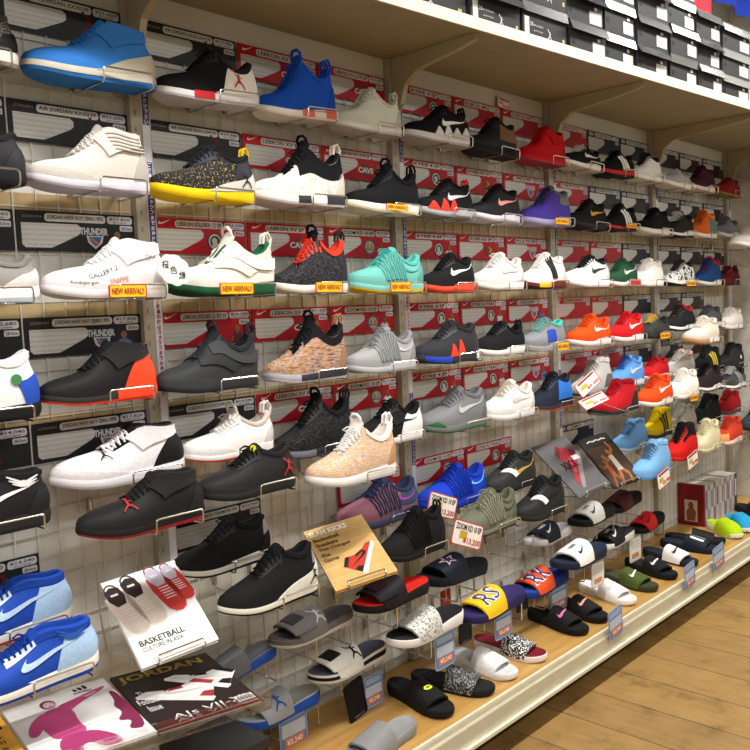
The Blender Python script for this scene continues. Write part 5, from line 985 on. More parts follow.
    if 'teeth' in o:
        c, u0, u1, n_, h = o['teeth']
        def f(mb):
            w = (u1 - u0) / n_
            for near in (True, False):
                for k in range(n_):
                    a = u0 + k * w
                    s.quad(mb, (a, .0), (a + w, .0), (a + w * .55, h * (.8 + .2 * (k % 2))), (a + w * .45, h * (.8 + .2 * (k % 2))), d=.0030, nu=5, nv=5, near=near)
        overlay('sole_teeth', c, f, 'rubber')
    for kk, nm in (('mids', 'sole_patch'), ('mids2', 'sole_patch')):
        if kk in o:
            c, u0, u1 = o[kk]; overlay(nm, c, lambda mb: s.mpatch(mb, u0, u1, .18, .94), 'rubber')
    if 'band' in o:
        c, u0, u1, f0, f1 = o['band']
        overlay('midsole_band', c, lambda mb: s.mpatch(mb, -1, 2, f0, f1, nu=29), 'rubber')
    if 'sw' in o:
        def f(mb):
            lo, hi = swoosh2d(16)
            for near in (True, False):
                ub, vb, su, sv = (.66, .36, .28, .5) if 'cables' in o else o.get('swp', (.43, .20, .47, .78))
                cv = np.stack([lo, (lo + hi) / 2, hi], 1)
                uu = ub + cv[..., 0] * su; vv = np.clip(vb + cv[..., 1] * sv * 1.25, .03, .95)
                t = s.tu(uu, vv, near)
                if not near: t = t[::-1]; vv = vv[::-1]
                s.patch(mb, t, vv, .0028)
        overlay('side_logo', o['sw'], f)
    if 'stripes' in o:
        def f(mb):
            for near in (True, False):
                for k in range(3):
                    a = .46 + .085 * k
                    s.quad(mb, (a + .05, .05), (a + .10, .05), (a + .045, .80), (a - .005, .80), nu=4, nv=7, d=.0022, near=near)
        overlay('side_stripes', o['stripes'], f)
    if 'jm' in o:
        c, u, v, sz = o['jm']; overlay('jumping_figure_logo', c, lambda mb: s.art(mb, JUMP, u, v, sz, d=.0048), smooth=False)
    if 'wing' in o:
        overlay('winged_ball_logo', o['wing'], lambda mb: s.art(mb, WING, .79, .76, .036, d=.0042), smooth=False)
    if 'emblem' in o:
        c, u, v, rr = o['emblem']; overlay('round_emblem', c, lambda mb: s.art(mb, [circ(0, 0, .5, 14)], u, v, rr, d=.0036), smooth=False)
    if 'dots' in o:
        def f(mb):
            for k in range(5):
                a = .37 + .05 * k
                s.quad(mb, (a, .74 - .02 * k), (a + .022, .76 - .02 * k), (a + .016, .9 - .02 * k), (a - .006, .88 - .02 * k), nu=3, nv=3, d=.003)
        overlay('lace_loops', o['dots'], f)
    if 'cables' in o:
        mb = MB()
        for near in (True, False):
            for k in range(5):
                a = .30 + .068 * k
                pts = [s.at(a + du, v, .0024, near) for du, v in ((.055, .97), (.03, .72), (.035, .42), (.06, .12), (.085, .10), (.075, .42), (.065, .72), (.09, .97))]
                mb.tube(pts, .0026, 5)
        build(mb, 'side_cables', M(o['cables'], 'fabric'), up_ob)
    if 'strap' in o:
        def f(mb):
            for near in (True, False):
                s.quad(mb, (.47, .60), (.93, .30), (.955, .56), (.47, .97), d=.0062, near=near)
        overlay('strap', o['strap'], f)
    if 'strap2' in o:
        def f(mb):
            for near in (True, False):
                s.quad(mb, (.335, .46), (.66, .16), (.74, .34), (.37, .95), d=.0040, near=near)
        overlay('cross_strap', o['strap2'], f)
    if 'straps' in o:
        def f(mb):
            for near in (True, False):
                s.quad(mb, (.56, .12), (.68, .10), (.60, .97), (.47, .97), d=.0040, near=near)
        overlay('side_strap', o['straps'], f)
    if 'strapf' in o:
        overlay('toe_strap', o['strapf'], lambda mb: s.quad(mb, (.28, .86), (.41, .26), (.49, .30), (.345, .97), d=.0045))
    if 'loop' in o and o['loop']:
        mb = MB()
        x = s.uh * L; z = float(s.rimz(s.uh)); y = float(s.yc(s.uh))
        k = 1.5 if style == 'twin' else 1.0
        for sg_ in (0,):
            mb.tube([(x + .002, y - .006, z - .012), (x + .005 * k, y - .006, z + .006 * k), (x - .002, y - .006, z + .016 * k), (x - .010 * k, y - .006, z + .012 * k), (x - .012 * k, y - .006, z - .004)], .0036, 6)
            mb.tube([(x + .002, y + .006, z - .012), (x + .005 * k, y + .006, z + .006 * k), (x - .002, y + .006, z + .016 * k), (x - .010 * k, y + .006, z + .012 * k), (x - .012 * k, y + .006, z - .004)], .0036, 6)
        build(mb, 'pull_tab', M(o['loop'], 'fabric'), up_ob)
    if 'badge' in o:
        mb = MB(); q = top[6, 2]
        mb.disc((q[0] - .004, q[1] - .003, q[2] + .002), .008, 'y', 12, .003)
        build(mb, 'tongue_badge', M(o['badge'], 'plain'), tg)
    if o.get('notes'):
        overlay('handwriting', '3c3436', lambda mb: (s.text(mb, 'GALLERY 2', .40, .36, .010, .0016, .0, .12), s.text(mb, 'OKC', .80, .62, .009, .006), s.text(mb, 'Rondogon guan', .25, .13, .0085, .0016)), smooth=False)
        overlay('handwriting', 'e0693c', lambda mb: s.text(mb, 'SNIPPE', .52, .13, .011, .0016), smooth=False)
    return r

# ------------------------------------------------------------------ slides
class Slide:
    def __init__(s, L, clog=False):
        s.L = L; s.clog = clog
    def base(s, t, z):
        t = np.mod(np.asarray(t, float), 2)
        sg = np.where(t <= 1, -1., 1.); tt = np.where(t <= 1, t, 2 - t)
        u = (1 - np.cos(PI * tt)) / 2
        return u, sg
    def w(s, u):
        return foot_w(u) * s.L * 1.06
    def yc(s, u):
        return .04 * s.L * (1 - np.clip(u, 0, 1)) ** 2 - .01 * s.L
    def zb(s, u):
        return .03 * s.L * (np.clip(.25 - u, 0, 1) / .25) ** 2
    def zt(s, u):
        return s.zb(u) * .8 + np.interp(u, [0, .2, .5, .8, 1], [.085, .085, .095, .125, .13]) * s.L
    def strap(s, p, a, d=0.0):
        """p 0 front .. 1 rear, a 0 near .. 1 far"""
        p = np.asarray(p, float); a = np.asarray(a, float)
        p, a = np.broadcast_arrays(p, a)
        top = np.sin(PI * a)
        if s.clog:
            uf = .01 + 0 * top; ur = .62 - .10 * top
        else:
            uf = .23 - .05 * top; ur = .56 - .02 * top
        u = uf + (ur - uf) * p
        if s.clog:
            hh = .24 * np.sqrt(np.clip(1 - (1 - np.clip(u / .30, 0, 1)) ** 2, 0, 1)) + .05 * u
        else:
            hh = .175 + .085 * p
        z0 = s.zt(u) * .35
        hz = hh * s.L
        ang = PI * a
        c = np.cos(ang); sn = np.sin(ang)
        y = -np.sign(c) * np.abs(c) ** .75 * (s.w(u) * 1.0 + .002 + d)
        z = z0 + (hz - .03 * s.L + d) * np.abs(sn) ** .85
        return np.stack([u * s.L, s.yc(u) + y, z], -1)

def make_slide(desc, label, loc, L, rot, o, group):
    style = o['style']
    s = Slide(L, style == 'clog')
    r = thing('slide_sandal' if style != 'clog' else 'clog', label, 'sandal', loc, rot, group)
    P = lambda mb, name, mat, **kw: build(mb, name, mat, r, **kw)
    NS = 23
    ts = np.concatenate([np.linspace(0, 1, NS), np.linspace(1, 2, NS)[1:-1]])
    u, sg = s.base(ts, 0)
    m = len(ts)
    def caps(mb, ring, rev):
        off = len(mb.v); mb.add(ring, [], 0)
        fc = [(0, 1, m - 1)] + [(i, i + 1, m - i - 1, m - i) for i in range(1, NS - 2)] + [(NS - 2, NS - 1, NS)]
        fc = [tuple(off + k for k in (q if rev else q[::-1])) for q in fc]
        mb.f.extend(fc); mb.mi.extend([0] * len(fc))
    def layer(f, k, ins=0):
        w = s.w(u) * k - ins
        return np.stack([(u - .5) * (L * (1 + (k - 1) * .4) - 2 * ins) + .5 * L, s.yc(u) + sg * np.maximum(w, 0), s.zb(u) * (1 - f) + s.zt(u) * f], -1)
    def solid(name, col, ks, kd='foam'):
        G = np.stack([layer(f, k) for f, k in ks], 1)
        mb = MB(); mb.grid(G, close_u=True); caps(mb, G[:, 0], False); caps(mb, G[:, -1], True)
        P(mb, name, M(col, kd))
    solid('outsole', o.get('soleb', o['sole']), [(0, .95), (.25, .99), (.36, 1.0)], 'rubber')
    solid('midsole', o['sole'], [(.36, 1.0), (.6, 1.01), (.86, 1.0), (.92, .97)])
    G = np.stack([layer(.9, .96), layer(1.0, .95), layer(1.04, .91), layer(.98, .84)], 1)
    mb = MB(); mb.grid(G, close_u=True); caps(mb, G[:, -1], True); caps(mb, G[:, 0], False)
    P(mb, 'footbed', M(o['bed'], 'foam'))
    if 'rim' in o:
        G = np.stack([layer(.80, 1.005), layer(.80, 1.02), layer(1.0, 1.01), layer(1.02, .96)], 1)
        mb = MB(); mb.grid(G, close_u=True); P(mb, 'sole_rim', M(o['rim'], 'foam'))
    def band(name, mat, p0, p1, a0, a1, d0, d1, npp=8, na=19):
        p = np.linspace(p0, p1, npp)[:, None]; a = np.linspace(a0, a1, na)[None, :]
        O_ = s.strap(p, a, d1); I_ = s.strap(p, a, d0)
        G = np.concatenate([O_, I_[::-1]], 0)
        mb = MB(); mb.grid(G, close_u=True)
        for j in (0, na - 1):
            ring = G[:, j]; mb.add(ring, [tuple(range(2 * npp)) if j else tuple(range(2 * npp - 1, -1, -1))])
        return P(mb, name, mat)
    sm = M_speck(o['strap'], o['speck']) if 'speck' in o else M(o['strap'], 'leather')
    if style == 'clog':
        sm = M(o['strap'], 'fabric')
    strap_ob = band('upper' if style == 'clog' else 'strap', sm, 0, 1, 0.0, 1.0, -.006, 0)
    if style == 'velcro':
        band('strap_flap', M(o['strap'], 'leather'), -.12, .62, .17, .82, .001, .006)
        band('flap_tab', M(o['tab'], 'plain'), .02, .40, .40, .62, .006, .009, 5, 7)
    deck = abs(rot[2]) > .5
    def art(name, polys, col, p, a, size, d=.002, flip=True, lab=None):
        mb = MB()
        lp = float(np.linalg.norm(s.strap(.9, a) - s.strap(.1, a))) / .8
        la = float(np.linalg.norm(s.strap(p, a + .04) - s.strap(p, a - .04))) / .08
        for q in polys:
            q = np.array(q, float) * size
            if deck:
                q = np.stack([q[:, 1], -q[:, 0]], -1)
            X = s.strap(p + q[:, 0] / lp, (.5 if deck else a) + q[:, 1] / la, d)
            mb.add(X, [tuple(range(len(X)))])
        build(mb, name, M(col, 'plain'), strap_ob, smooth=False)
    def textart(name, txt, col, p, a, hgt, bold, d):
        V, F, size = text_arrays(txt, bold)
        V = V * (hgt / size[1])
        lp = float(np.linalg.norm(s.strap(.9, a) - s.strap(.1, a))) / .8
        la = float(np.linalg.norm(s.strap(p, a + .04) - s.strap(p, a - .04))) / .08
        mb = MB(); mb.add(s.strap(p + V[:, 0] / lp, a + V[:, 1] / la, d), F)
        build(mb, name, M(col, 'plain'), strap_ob, smooth=False)
    if 'sw' in o:
        art('strap_logo', swoosh_quads(), o['sw'], .5, .42, .072)
    if 'jm' in o:
        art('jumping_figure_logo', JUMP, o['jm'], .78 if style == 'velcro' else .55, .27, .034)
    if 'dot' in o:
        art('dot_emblem', [circ(0, 0, .5, 14)], o['dot'], .5, .36, .018)
        art('dot_mark', [circ(0, 0, .3, 10)], '4a6a2a', .5, .36, .010, .003)
    if 'star' in o:
        art('star_print', STAR5, 'e8e8ea', .5, .45, .062, .002); art('star_print', STAR5, 'b03a40', .5, .45, .048, .003); art('star_print', STAR5, '23304e', .5, .45, .034, .004)
    if 'bars' in o:
        art('strap_stripes', [[(-.34, -.4), (-.10, -.4), (-.10, .4), (-.34, .4)]], o['bars'], .5, .45, .075)
        art('strap_stripes', [[(.10, -.4), (.34, -.4), (.34, .4), (.10, .4)]], o['bars'], .5, .45, .075)
    if 'txt' in o:
        t_, c1, c2 = o['txt']
        if c2:
            textart('lettering_edge', t_, c2, .5, .40, .060, .045, .002)
            textart('lettering', t_, c1, .5, .40, .053, .0, .0035)
        else:
            textart('lettering', t_, c1, .42, .50, .0125, .02, .002)
            art('strap_logo', swoosh_quads(), c1, .5, .30, .055)
    return r

# ------------------------------------------------------------------ the place
def wall_material(h, stain=.0, scale=3.0, name='painted_panel', rough=.5, lo=.9, hi=1.05):
    m, nt, b = new_mat(name)
    L = nt.links.new
    c = rgb(h)
    tc = nd(nt, 'ShaderNodeTexCoord')
    n = nd(nt, 'ShaderNodeTexNoise', Scale=scale, Detail=6.0, Roughness=.6)
    L(tc.outputs['Object'], n.inputs['Vector'])
    r = ramp(nt, [(.3, mul(c, lo)), (.7, mul(c, hi))])
    L(n.outputs['Fac'], r.inputs[0]); L(r.outputs[0], b.inputs['Base Color'])
    b.inputs['Roughness'].default_value = rough
    return m

def plank_material():
    m, nt, b = new_mat('worn_plank_floor')
    L = nt.links.new
    tc = nd(nt, 'ShaderNodeTexCoord')
    mp = nd(nt, 'ShaderNodeMapping'); mp.inputs['Rotation'].default_value = (0, 0, PI / 2)
    L(tc.outputs['Object'], mp.inputs[0])
    br = nd(nt, 'ShaderNodeTexBrick')
    br.inputs['Scale'].default_value = 1.0
    br.inputs['Brick Width'].default_value = 1.9; br.inputs['Row Height'].default_value = .19
    br.inputs['Mortar Size'].default_value = .0022; br.inputs['Mortar Smooth'].default_value = .3
    br.inputs['Color1'].default_value = rgb('a5834a'); br.inputs['Color2'].default_value = rgb('967543'); br.inputs['Mortar'].default_value = rgb('4e3c24')
    L(mp.outputs[0], br.inputs['Vector'])
    n = nd(nt, 'ShaderNodeTexNoise', Scale=7.0, Detail=8.0, Roughness=.65)
    L(tc.outputs['Object'], n.inputs['Vector'])
    r = ramp(nt, [(.32, (.45, .42, .36, 1)), (.45, (.85, .83, .78, 1)), (.62, (1, 1, 1, 1)), (.8, (1.0, 1.0, .92, 1))])
    L(n.outputs['Fac'], r.inputs[0])
    mx = nd(nt, 'ShaderNodeMix', data_type='RGBA', blend_type='MULTIPLY'); mx.inputs[0].default_value = .8
    L(br.outputs['Color'], mx.inputs[6]); L(r.outputs[0], mx.inputs[7])
    n2 = nd(nt, 'ShaderNodeTexNoise', Scale=60.0, Detail=4.0)
    mp2 = nd(nt, 'ShaderNodeMapping'); mp2.inputs['Scale'].default_value = (1, .12, 1)
    L(tc.outputs['Object'], mp2.inputs[0]); L(mp2.outputs[0], n2.inputs['Vector'])
    r2 = ramp(nt, [(.3, (.78, .76, .72, 1)), (.7, (1, 1, 1, 1))]); L(n2.outputs['Fac'], r2.inputs[0])
    mx2 = nd(nt, 'ShaderNodeMix', data_type='RGBA', blend_type='MULTIPLY'); mx2.inputs[0].default_value = .8
    L(mx.outputs[2], mx2.inputs[6]); L(r2.outputs[0], mx2.inputs[7]); L(mx2.outputs[2], b.inputs['Base Color'])
    b.inputs['Roughness'].default_value = .55
    return m

def wood_material(h1, h2, name, axis=0, sc=4.0):
    m, nt, b = new_mat(name)
    L = nt.links.new
    tc = nd(nt, 'ShaderNodeTexCoord')
    mp = nd(nt, 'ShaderNodeMapping'); s = [9, 9, 9]; s[axis] = .8
    mp.inputs['Scale'].default_value = s
    L(tc.outputs['Object'], mp.inputs[0])
    n = nd(nt, 'ShaderNodeTexNoise', Scale=sc, Detail=5.0, Distortion=.6); L(mp.outputs[0], n.inputs['Vector'])
    r = ramp(nt, [(.3, rgb(h1)), (.7, rgb(h2))]); L(n.outputs['Fac'], r.inputs[0]); L(r.outputs[0], b.inputs['Base Color'])
    b.inputs['Roughness'].default_value = .38
    return m

def marble_material():
    m, nt, b = new_mat('grey_marbled_panel')
    L = nt.links.new
    tc = nd(nt, 'ShaderNodeTexCoord')
    n = nd(nt, 'ShaderNodeTexNoise', Scale=4.5, Detail=7.0, Roughness=.6, Distortion=1.4); L(tc.outputs['Object'], n.inputs['Vector'])
    r = ramp(nt, [(.3, rgb('aaa79d')), (.5, rgb('c4c1b6')), (.7, rgb('d6d3c9'))]); L(n.outputs['Fac'], r.inputs[0])
    v = nd(nt, 'ShaderNodeTexVoronoi', Scale=3.0, feature='DISTANCE_TO_EDGE')
    n2 = nd(nt, 'ShaderNodeTexNoise', Scale=3.0, Detail=3.0); L(tc.outputs['Object'], n2.inputs['Vector'])
    ad = nd(nt, 'ShaderNodeMix', data_type='RGBA', blend_type='ADD'); ad.inputs[0].default_value = .35
    L(tc.outputs['Object'], ad.inputs[6]); L(n2.outputs['Color'], ad.inputs[7]); L(ad.outputs[2], v.inputs['Vector'])
    r2 = ramp(nt, [(.0, (.66, .65, .62, 1)), (.02, (1, 1, 1, 1))]); L(v.outputs['Distance'], r2.inputs[0])
    mx = nd(nt, 'ShaderNodeMix', data_type='RGBA', blend_type='MULTIPLY'); mx.inputs[0].default_value = .8
    L(r.outputs[0], mx.inputs[6]); L(r2.outputs[0], mx.inputs[7]); L(mx.outputs[2], b.inputs['Base Color'])
    b.inputs['Roughness'].default_value = .4
    return m

def clear_material():
    m, nt, b = new_mat('clear_acrylic')
    b.inputs['Base Color'].default_value = (.93, .95, .93, 1)
    b.inputs['Transmission Weight'].default_value = 1.0
    b.inputs['Roughness'].default_value = .06
    b.inputs['IOR'].default_value = 1.35
    b.inputs['Alpha'].default_value = .30
    return m
CLEAR = clear_material()
CHROME = M_metal('d2d0cb', .22)
XL, XR, YF = -3.0, 3.68, -4.6        # room extent
WALLM = wall_material('cfcec7', name='grey_panel')
mb = MB(); mb.box(XL, XR + .1, .0, .08, 0, 3.0); struct(mb, 'wall_back', WALLM)
mb = MB(); mb.box(XR, XR + .06, YF, 0, 0, 3.0); struct(mb, 'wall_right', marble_material())
mb = MB(); mb.box(XL - .06, XL, YF, .08, 0, 3.0); struct(mb, 'wall_left', wall_material('b9b4a8', name='side_wall'))
mb = MB(); mb.box(XL, XR, YF - .06, YF, 0, 3.0); struct(mb, 'wall_front', wall_material('8a857a', name='opposite_wall'))
mb = MB(); mb.box(XL - .06, XR + .06, YF - .06, .08, -.06, 0); struct(mb, 'floor', plank_material())
mb = MB(); mb.box(XL - .06, XR + .06, YF - .06, .08, 3.0, 3.06); struct(mb, 'ceiling', wall_material('c9c5bb', name='ceiling_board'))
# lamps of the shop: long tubes under the ceiling above the aisle
tube_m, nt, b = new_mat('lit_tube')
b.inputs['Emission Color'].default_value = (1, .95, .86, 1); b.inputs['Emission Strength'].default_value = 6
k = 0
for y in (-.98, -3.2):
    for x in (-1.9, -.2, 1.5, 3.0):
        k += 1
        where = ('nearer the shoe wall' if y > -2 else 'farther from the shoe wall')
        t = thing('ceiling_lamp', 'long white ceiling tube lamp %s, %s from left' % (where, ['first', 'second', 'third', 'fourth'][(k - 1) % 4]), 'lamp', (x, y, 3.0), (0, 0, 0), 'tube lamps on the ceiling')
        mb = MB(); mb.box(-.60, .60, -.06, .06, -.03, 0); build(mb, 'housing', M('e9e6df'), t, False)
        mb = MB(); mb.tube([(-.58, 0, -.055), (.58, 0, -.055)], .016, 10); build(mb, 'tube', tube_m, t)
        mb = MB()
        for sx in (-.59, .59): mb.box(sx - .012, sx + .012, -.02, .02, -.075, -.03)
        build(mb, 'tube_holder', M('d9d6cf'), t, False)
        ld = bpy.data.lights.new('tube_light', 'AREA'); ld.shape = 'RECTANGLE'; ld.size = 1.15; ld.size_y = .10
        ld.energy = LAMP_W * (1.0 if y > -2 else .58); ld.color = (1, .99, .962)
        lo = link('tube_light', ld, None, (x, y, 2.915))
w = bpy.data.worlds.new('World'); SC.world = w; w.use_nodes = True
w.node_tree.nodes['Background'].inputs[0].default_value = (1, .97, .94, 1)
w.node_tree.nodes['Background'].inputs[1].default_value = .19

# uprights, wire grid, text strips
POSTM = wall_material('a8a08e', name='beige_post', scale=20, rough=.45)
ORD = ['leftmost', 'second', 'third', 'fourth', 'rightmost']
strip_txt = 'ご試着の際は\nスタッフまで\nお声掛け下さい。'
vt = '\n'.join((strip_txt.replace('\n', '')) * 1)
for i in range(-1, 5):
    x = .9 * i - .024
    nm = ['left of the photo', 'first from left', 'second from left', 'third from left', 'fourth from left', 'beside the end wall'][i + 1]
    t = thing('slotted_upright', 'beige slotted shelf upright on the wall, ' + nm, 'post', (x, 0, 0), (0, 0, 0), 'shelf uprights')
    mb = MB(); mb.box(-.020, .032, -.024, -.001, .17, 2.36); build(mb, 'post', POSTM, t, False)
    mb = MB()
    for q in range(54):
        for sx in (-.008,): mb.box(sx - .0018, sx + .0018, -.0245, -.024, .25 + q * .038, .25 + q * .038 + .012)
    build(mb, 'slots', M('7d7666'), t, False)
    if -1 < i < 5:
        zl = 1.985; zb = [.62, .62, .62, .60, .62][i]
        s_ = thing('notice_strip', 'navy and white strip of vertical writing on the upright ' + nm, 'sign', (.9 * i - .005, -.0243, zl), (0, 0, 0), 'vertical notice strips')
        mb = MB(); mb.box(-.010, .010, -.001, .0, zb - zl, 0); build(mb, 'strip', M('dcdae0', 'paper'), s_, False)
        n_ = int((zl - zb) / .0122); cyc = 'ご試着の際はスタッフまでお声掛け下さい'
        mb, mbn, mbr = MB(), MB(), MB()
        for q in range(n_):
            z = -.008 - q * .0122
            pos = q % 26
            if pos >= 19: continue
            dark = (q // 26) % 3 != 2
            text_mb(mb if dark else mbr, cyc[pos], 0, z, -.0026, h=.0098, bold=.03)
            if dark and pos == 0: mbn.box(-.0086, .0086, -.0016, -.001, max(z - 18.5 * .0122, zb - zl + .004), z + .0061)
        for q in mbn.pieces(): bo = build(q, 'printed_band', M('45457e', 'paper'), s_, False)
        build(mb, 'lettering', M('e8e6ee', 'paper'), bo, False)
        if mbr.v: build(mbr, 'lettering', M('9c3a58', 'paper'), s_, False)
bayn = ['at the left edge', 'in the first full bay', 'in the second bay', 'in the third bay', 'beside the end wall']
WIREM = M('cfccc2', 'plain')
for i in range(-1, 4):
    x0, x1 = .9 * i + .026, .9 * i + .853
    t = tag(link('wire_grid', None, None), 'white wire grid panel on the wall ' + bayn[i + 1], 'wire panel', 'wire grid panels')
    bpy.data.objects.remove(t)
    mb = MB(); r = .0013
    xs = np.arange(x0 + .05, x1 + .001, .05)
    zs_ = np.arange(.20, 2.0, .05)
    for x in xs: mb.box(x - r, x + r, -.0066, -.0046, .18, 1.99)
    for z in zs_: mb.box(x0 + .004, x1 - .004, -.0046, -.0028, z - r, z + r)
    t = build(mb, 'wire_grid', WIREM, None, False)
    tag(t, 'white wire grid panel on the wall ' + bayn[i + 1], 'wire panel', 'wire grid panels')
TAN = wood_material('ac9468', 'bda87e', 'tan_strip', 2, 3)  # thin tan strips across the wall behind the wire grid
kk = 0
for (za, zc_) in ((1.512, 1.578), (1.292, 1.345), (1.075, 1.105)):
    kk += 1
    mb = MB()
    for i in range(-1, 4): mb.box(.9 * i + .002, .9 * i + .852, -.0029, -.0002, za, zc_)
    struct(mb, 'wall_strip_%d' % kk, TAN)
# header shelf
CREAM = wall_material('a89d80', name='cream_shelf_paint', scale=8, rough=.45)
FX0, FY0, FX1, FY1 = HEADER
def fy(x): return FY0 + (FY1 - FY0) * (x - FX0) / (FX1 - FX0)
hang = math.atan2(FY1 - FY0, FX1 - FX0)
t = thing('header_shelf', 'long cream shelf board above the shoe wall carrying shoeboxes', 'shelf', (0, 0, HZ))
mb = MB()
xa, xb = -1.5, XR
BOARD = wall_material('958a6c', name='tan_shelf_board', scale=8)
mb.add([(xa, fy(xa), 0), (xb, fy(xb), 0), (xb, -.004, 0), (xa, -.004, 0), (xa, fy(xa), .022), (xb, fy(xb), .022), (xb, -.004, .022), (xa, -.004, .022)],
       [(3, 2, 1, 0), (4, 5, 6, 7), (0, 1, 5, 4), (1, 2, 6, 5), (2, 3, 7, 6), (3, 0, 4, 7)])
build(mb, 'board', BOARD, t, False)
mb = MB()
for (a, b2, dy) in ((xa, xb, .0),):
    P0 = [(xa, fy(xa) - .006), (xb, fy(xb) - .006), (xb, fy(xb)), (xa, fy(xa))]
    v = [(p[0], p[1], -.008) for p in P0] + [(p[0], p[1], .024) for p in P0]
    mb.add(v, [(3, 2, 1, 0), (4, 5, 6, 7), (0, 1, 5, 4), (1, 2, 6, 5), (2, 3, 7, 6), (3, 0, 4, 7)])
build(mb, 'front_lip', M('d3ccb6', 'plain'), t, False)
for i in range(-1, 5):
    x = .9 * i - .024
    nm = ['beyond the left edge', 'first from the left', 'second from the left', 'third from the left', 'fourth from the left', 'against the end wall'][i + 1]
    t2 = thing('shelf_bracket', 'cream steel bracket under the header shelf, ' + nm, 'bracket', (x, 0, HZ - .001), (0, 0, 0), 'header shelf brackets')
    d = -fy(x) - .03
    pr = [(-.026, 0), (-d, 0), (-d, -.018), (-d * .75, -.034), (-d * .5, -.045), (-.12, -.055), (-.075, -.085), (-.055, -.14), (-.026, -.16)]
    mb = MB(); n = len(pr)
    mb.add([(-.009, y, z) for y, z in pr] + [(.009, y, z) for y, z in pr], [tuple(range(n)), tuple(range(2 * n - 1, n - 1, -1))] + [(k, k + n, (k + 1) % n + n, (k + 1) % n) for k in range(n)])
    build(mb, 'arm', CREAM, t2, False)
    mb = MB(); mb.box(-.012, .012, -.034, -.026, -.20, -.0); build(mb, 'hook_plate', POSTM, t2, False)

# bottom deck with its rail
DECKM = wood_material('a87a3a', 'c29a58', 'varnished_deck', 0, 3)
DZ = .166
t = thing('display_deck', 'low wooden display deck with cream front rail along the wall', 'display deck', (0, 0, 0))
mb = MB(); mb.box(-2.2, XR - .004, -.372, -.004, DZ - .03, DZ); build(mb, 'deck_board', DECKM, t, False)
mb = MB(); mb.box(-2.2, XR - .004, -.396, -.373, .098, .150); mb.box(-2.2, XR - .004, -.410, -.373, .090, .100); mb.box(-2.2, XR - .004, -.385, -.373, .150, DZ + .002)
build(mb, 'front_rail', M('d4ceb8', 'plain'), t, False)
mb = MB(); mb.box(-2.2, XR - .004, -.400, -.398, .100, .182); build(mb, 'clear_price_channel', CLEAR, t, False)
mb = MB(); mb.box(-2.2, XR - .004, -.30, -.28, .002, DZ - .03); build(mb, 'kick_plate', M('3a3226', 'plain'), t, False)
for x in (-.9, 0, .9, 1.8, 2.7):
    mb = MB(); mb.tube([(x + .15, -.375, .088), (x + .15, -.375, .075)], .008, 8); build(mb, 'rail_bolt', M('d9d4c4'), t)

